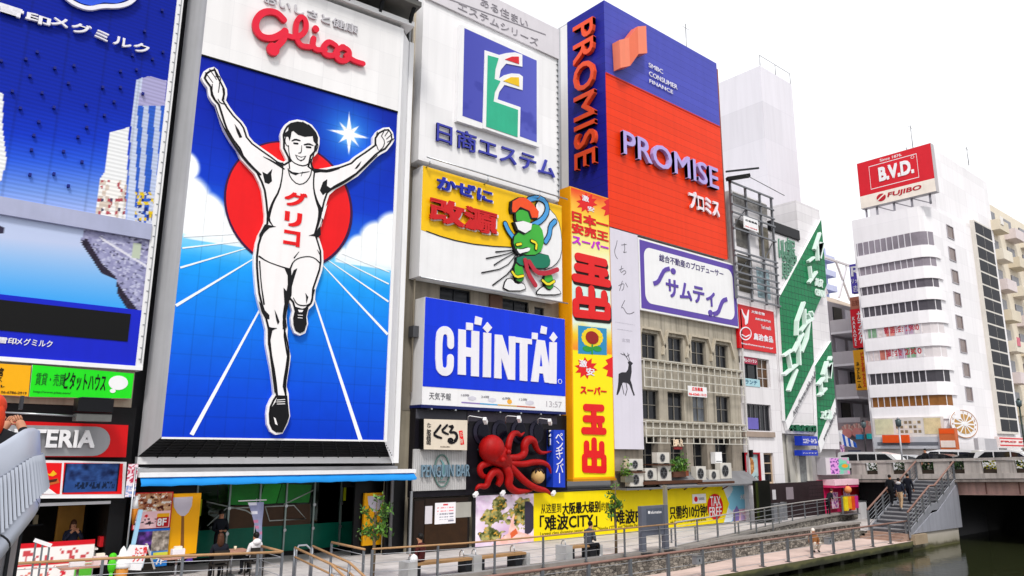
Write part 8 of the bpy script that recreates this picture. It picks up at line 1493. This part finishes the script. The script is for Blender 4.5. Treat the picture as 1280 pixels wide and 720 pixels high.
# ================================================================== curved steel balustrade in the left foreground
t = thing('steel_balustrade', 'curved steel balustrade with vertical fins and a fat tube rail, near left corner', 'balustrade', (.5, 7.5, 2.2)); SB1 = M('#b4bac8', .4, .3, .08, 2.); SB2 = M('#bcc2cf', .38, .35, .06, 2.); SB3 = M('#1c2028', .5, .3, .1, 2.)
def dirat(px, py):
    r = CFW+CR*((px-640)/CF)-CU*((py-360)/CF); return r
def pt(px, py, dist): r = dirat(px, py); k = dist/math.hypot(r[0], r[1]); return np.array([r[0]*k, r[1]*k, CH+r[2]*k])
prof = [(-70, 6.0), (-30, 6.2), (0, 6.4), (20, 6.55), (31, 6.68), (36, 6.8), (38, 7.05), (38.3, 7.6), (37.5, 8.6), (34, 9.6)]
n = 100; fine = smooth_poly(prof, 3, False); q_ = np.array([pt(a, 600, d)[:2] for a, d in fine]); sl_ = np.concatenate([[0], np.cumsum(np.linalg.norm(np.diff(q_, axis=0), axis=1))]); ks = np.linspace(0, sl_[-1], n); cx = np.interp(ks, sl_, [p[0] for p in fine]); cd = np.interp(ks, sl_, [p[1] for p in fine])
base = [pt(a, 600, d)[:2] for a, d in zip(cx, cd)]
zt_ = [float(np.interp(a, [-70, 0, 25, 40], [3.6, 3.83, 3.93, 3.95])) for a in cx]; zbs = [float(np.interp(a, [-70, 0, 38], [2.9, 3.25, 3.46])) for a in cx]; ztu = [float(np.interp(a, [-70, 0, 38], [2.75, 3.1, 3.37])) for a in cx]
b = MB(); vs = []; 
out_ = []
for i, p in enumerate(base):
    e = base[min(i+1, n-1)]-base[max(i-1, 0)]; nn = np.array([e[1], -e[0]]); nn /= np.linalg.norm(nn)+1e-9; out_.append(nn)
for i in range(n): vs += [(*(base[i]-out_[i]*.02), zt_[i]), (*(base[i]+out_[i]*.02), zt_[i]-.02), (*(base[i]+out_[i]*.05), zt_[i]-.22), (*(base[i]+out_[i]*.1), zbs[i]+.1), (*(base[i]+out_[i]*.08), zbs[i])]
b.add(vs, [(5*i+k, 5*i+k+1, 5*i+6+k, 5*i+5+k) for i in range(n-1) for k in (0, 1)], SB1, True); b.add(vs, [(5*i+k, 5*i+k+1, 5*i+6+k, 5*i+5+k) for i in range(n-1) for k in (2, 3)], SB3, True); b.build('curved_panel', t)
b = MB()
for i in range(0, n): b.bar((*(base[i]+out_[i]*.058), zt_[i]-.2), (*(base[i]+out_[i]*.125), zbs[i]+.04), .02, .024, SB2)
b.build('fins', t)
b = MB(); tb = [(*(p+o_*.0), z_) for p, o_, z_ in zip(base, out_, ztu)]; b.tube(tb, .088, SB2, 16); b.build('tube_rail', t)
b = MB()
for i in range(4, n, 11): e = np.array(tb[min(i+1, n-1)])-np.array(tb[i-1]); e /= np.linalg.norm(e); b.tube([np.array(tb[i])-e*.008, np.array(tb[i])+e*.008], .0895, DARKM, 16)
b.build('tube_joints', t)
b = MB(); vs = []
for p, o_, z_ in zip(base, out_, ztu): vs += [(*(p-o_*.02), z_-.05), (*(p-o_*.06), 1.2), (*(p-o_*.06), -.5)]
b.add(vs, [(3*i+k, 3*i+k+1, 3*i+4+k, 3*i+3+k) for i in range(n-1) for k in range(2)], M('#9d9ca2', .4, .5, .1, 1.5), True); b.build('wall_plates', t)
b = MB()
for i in range(6, n, 14): b.bar((*(base[i]-out_[i]*.012), ztu[i]-.08), (*(base[i]-out_[i]*.05), 0), .02, .02, DARKM)
b.build('plate_joints', t)
b = MB(); q = [tuple(p-o_*.15) for p, o_ in zip(base, out_)]; b.extrude_xy(q+[(-6, q[-1][1]), (-6, q[0][1])], 2.3, 2.5, PAV); b.build('deck', t)
hp = pt(-4, 515, 7.55)
person('person with bright red hair leaning on the steel balustrade and holding up a phone', (hp[0]-.02, hp[1], hp[2]-1.63), -.35, 'stand', '#14161c', '#16161a', 'red', arms='reach', long_hair=True)
ph = pt(26, 509, 8.0); b = MB(); b.wbox(ph[0]-.012, ph[0]+.012, ph[1]-.035, ph[1]+.035, ph[2]-.02, ph[2]+.1, M('#3a3c42', .3)); b.wbox(ph[0]-.0135, ph[0]-.0125, ph[1]-.03, ph[1]+.03, ph[2]-.01, ph[2]+.09, BLACK); o = b.build('phone', None, tuple(ph)); tag(o, 'dark phone held up by the red-haired person', 'phone')
# white sloping rail by the burger shop
t = thing('shop_side_rail', 'short white sloping guard rail between the balustrade and the menu counter', 'railing', (3, 22.6, 0)); P_ = F.shift(1.8); a = P_.at(43, 675); c = P_.at(64, 682); b = MB(); b.bar(P_.to(*a), P_.to(*c), .08, .09, WHITE); b.build('top_rail', t)
for f in (0.1, .5, .9): u, v = a[0]*(1-f)+c[0]*f, a[1]*(1-f)+c[1]*f; b = MB(); b.bar(P_.to(u, v-.04), P_.to(u, 0), .04, .04, RAILM); b.build('post', t)
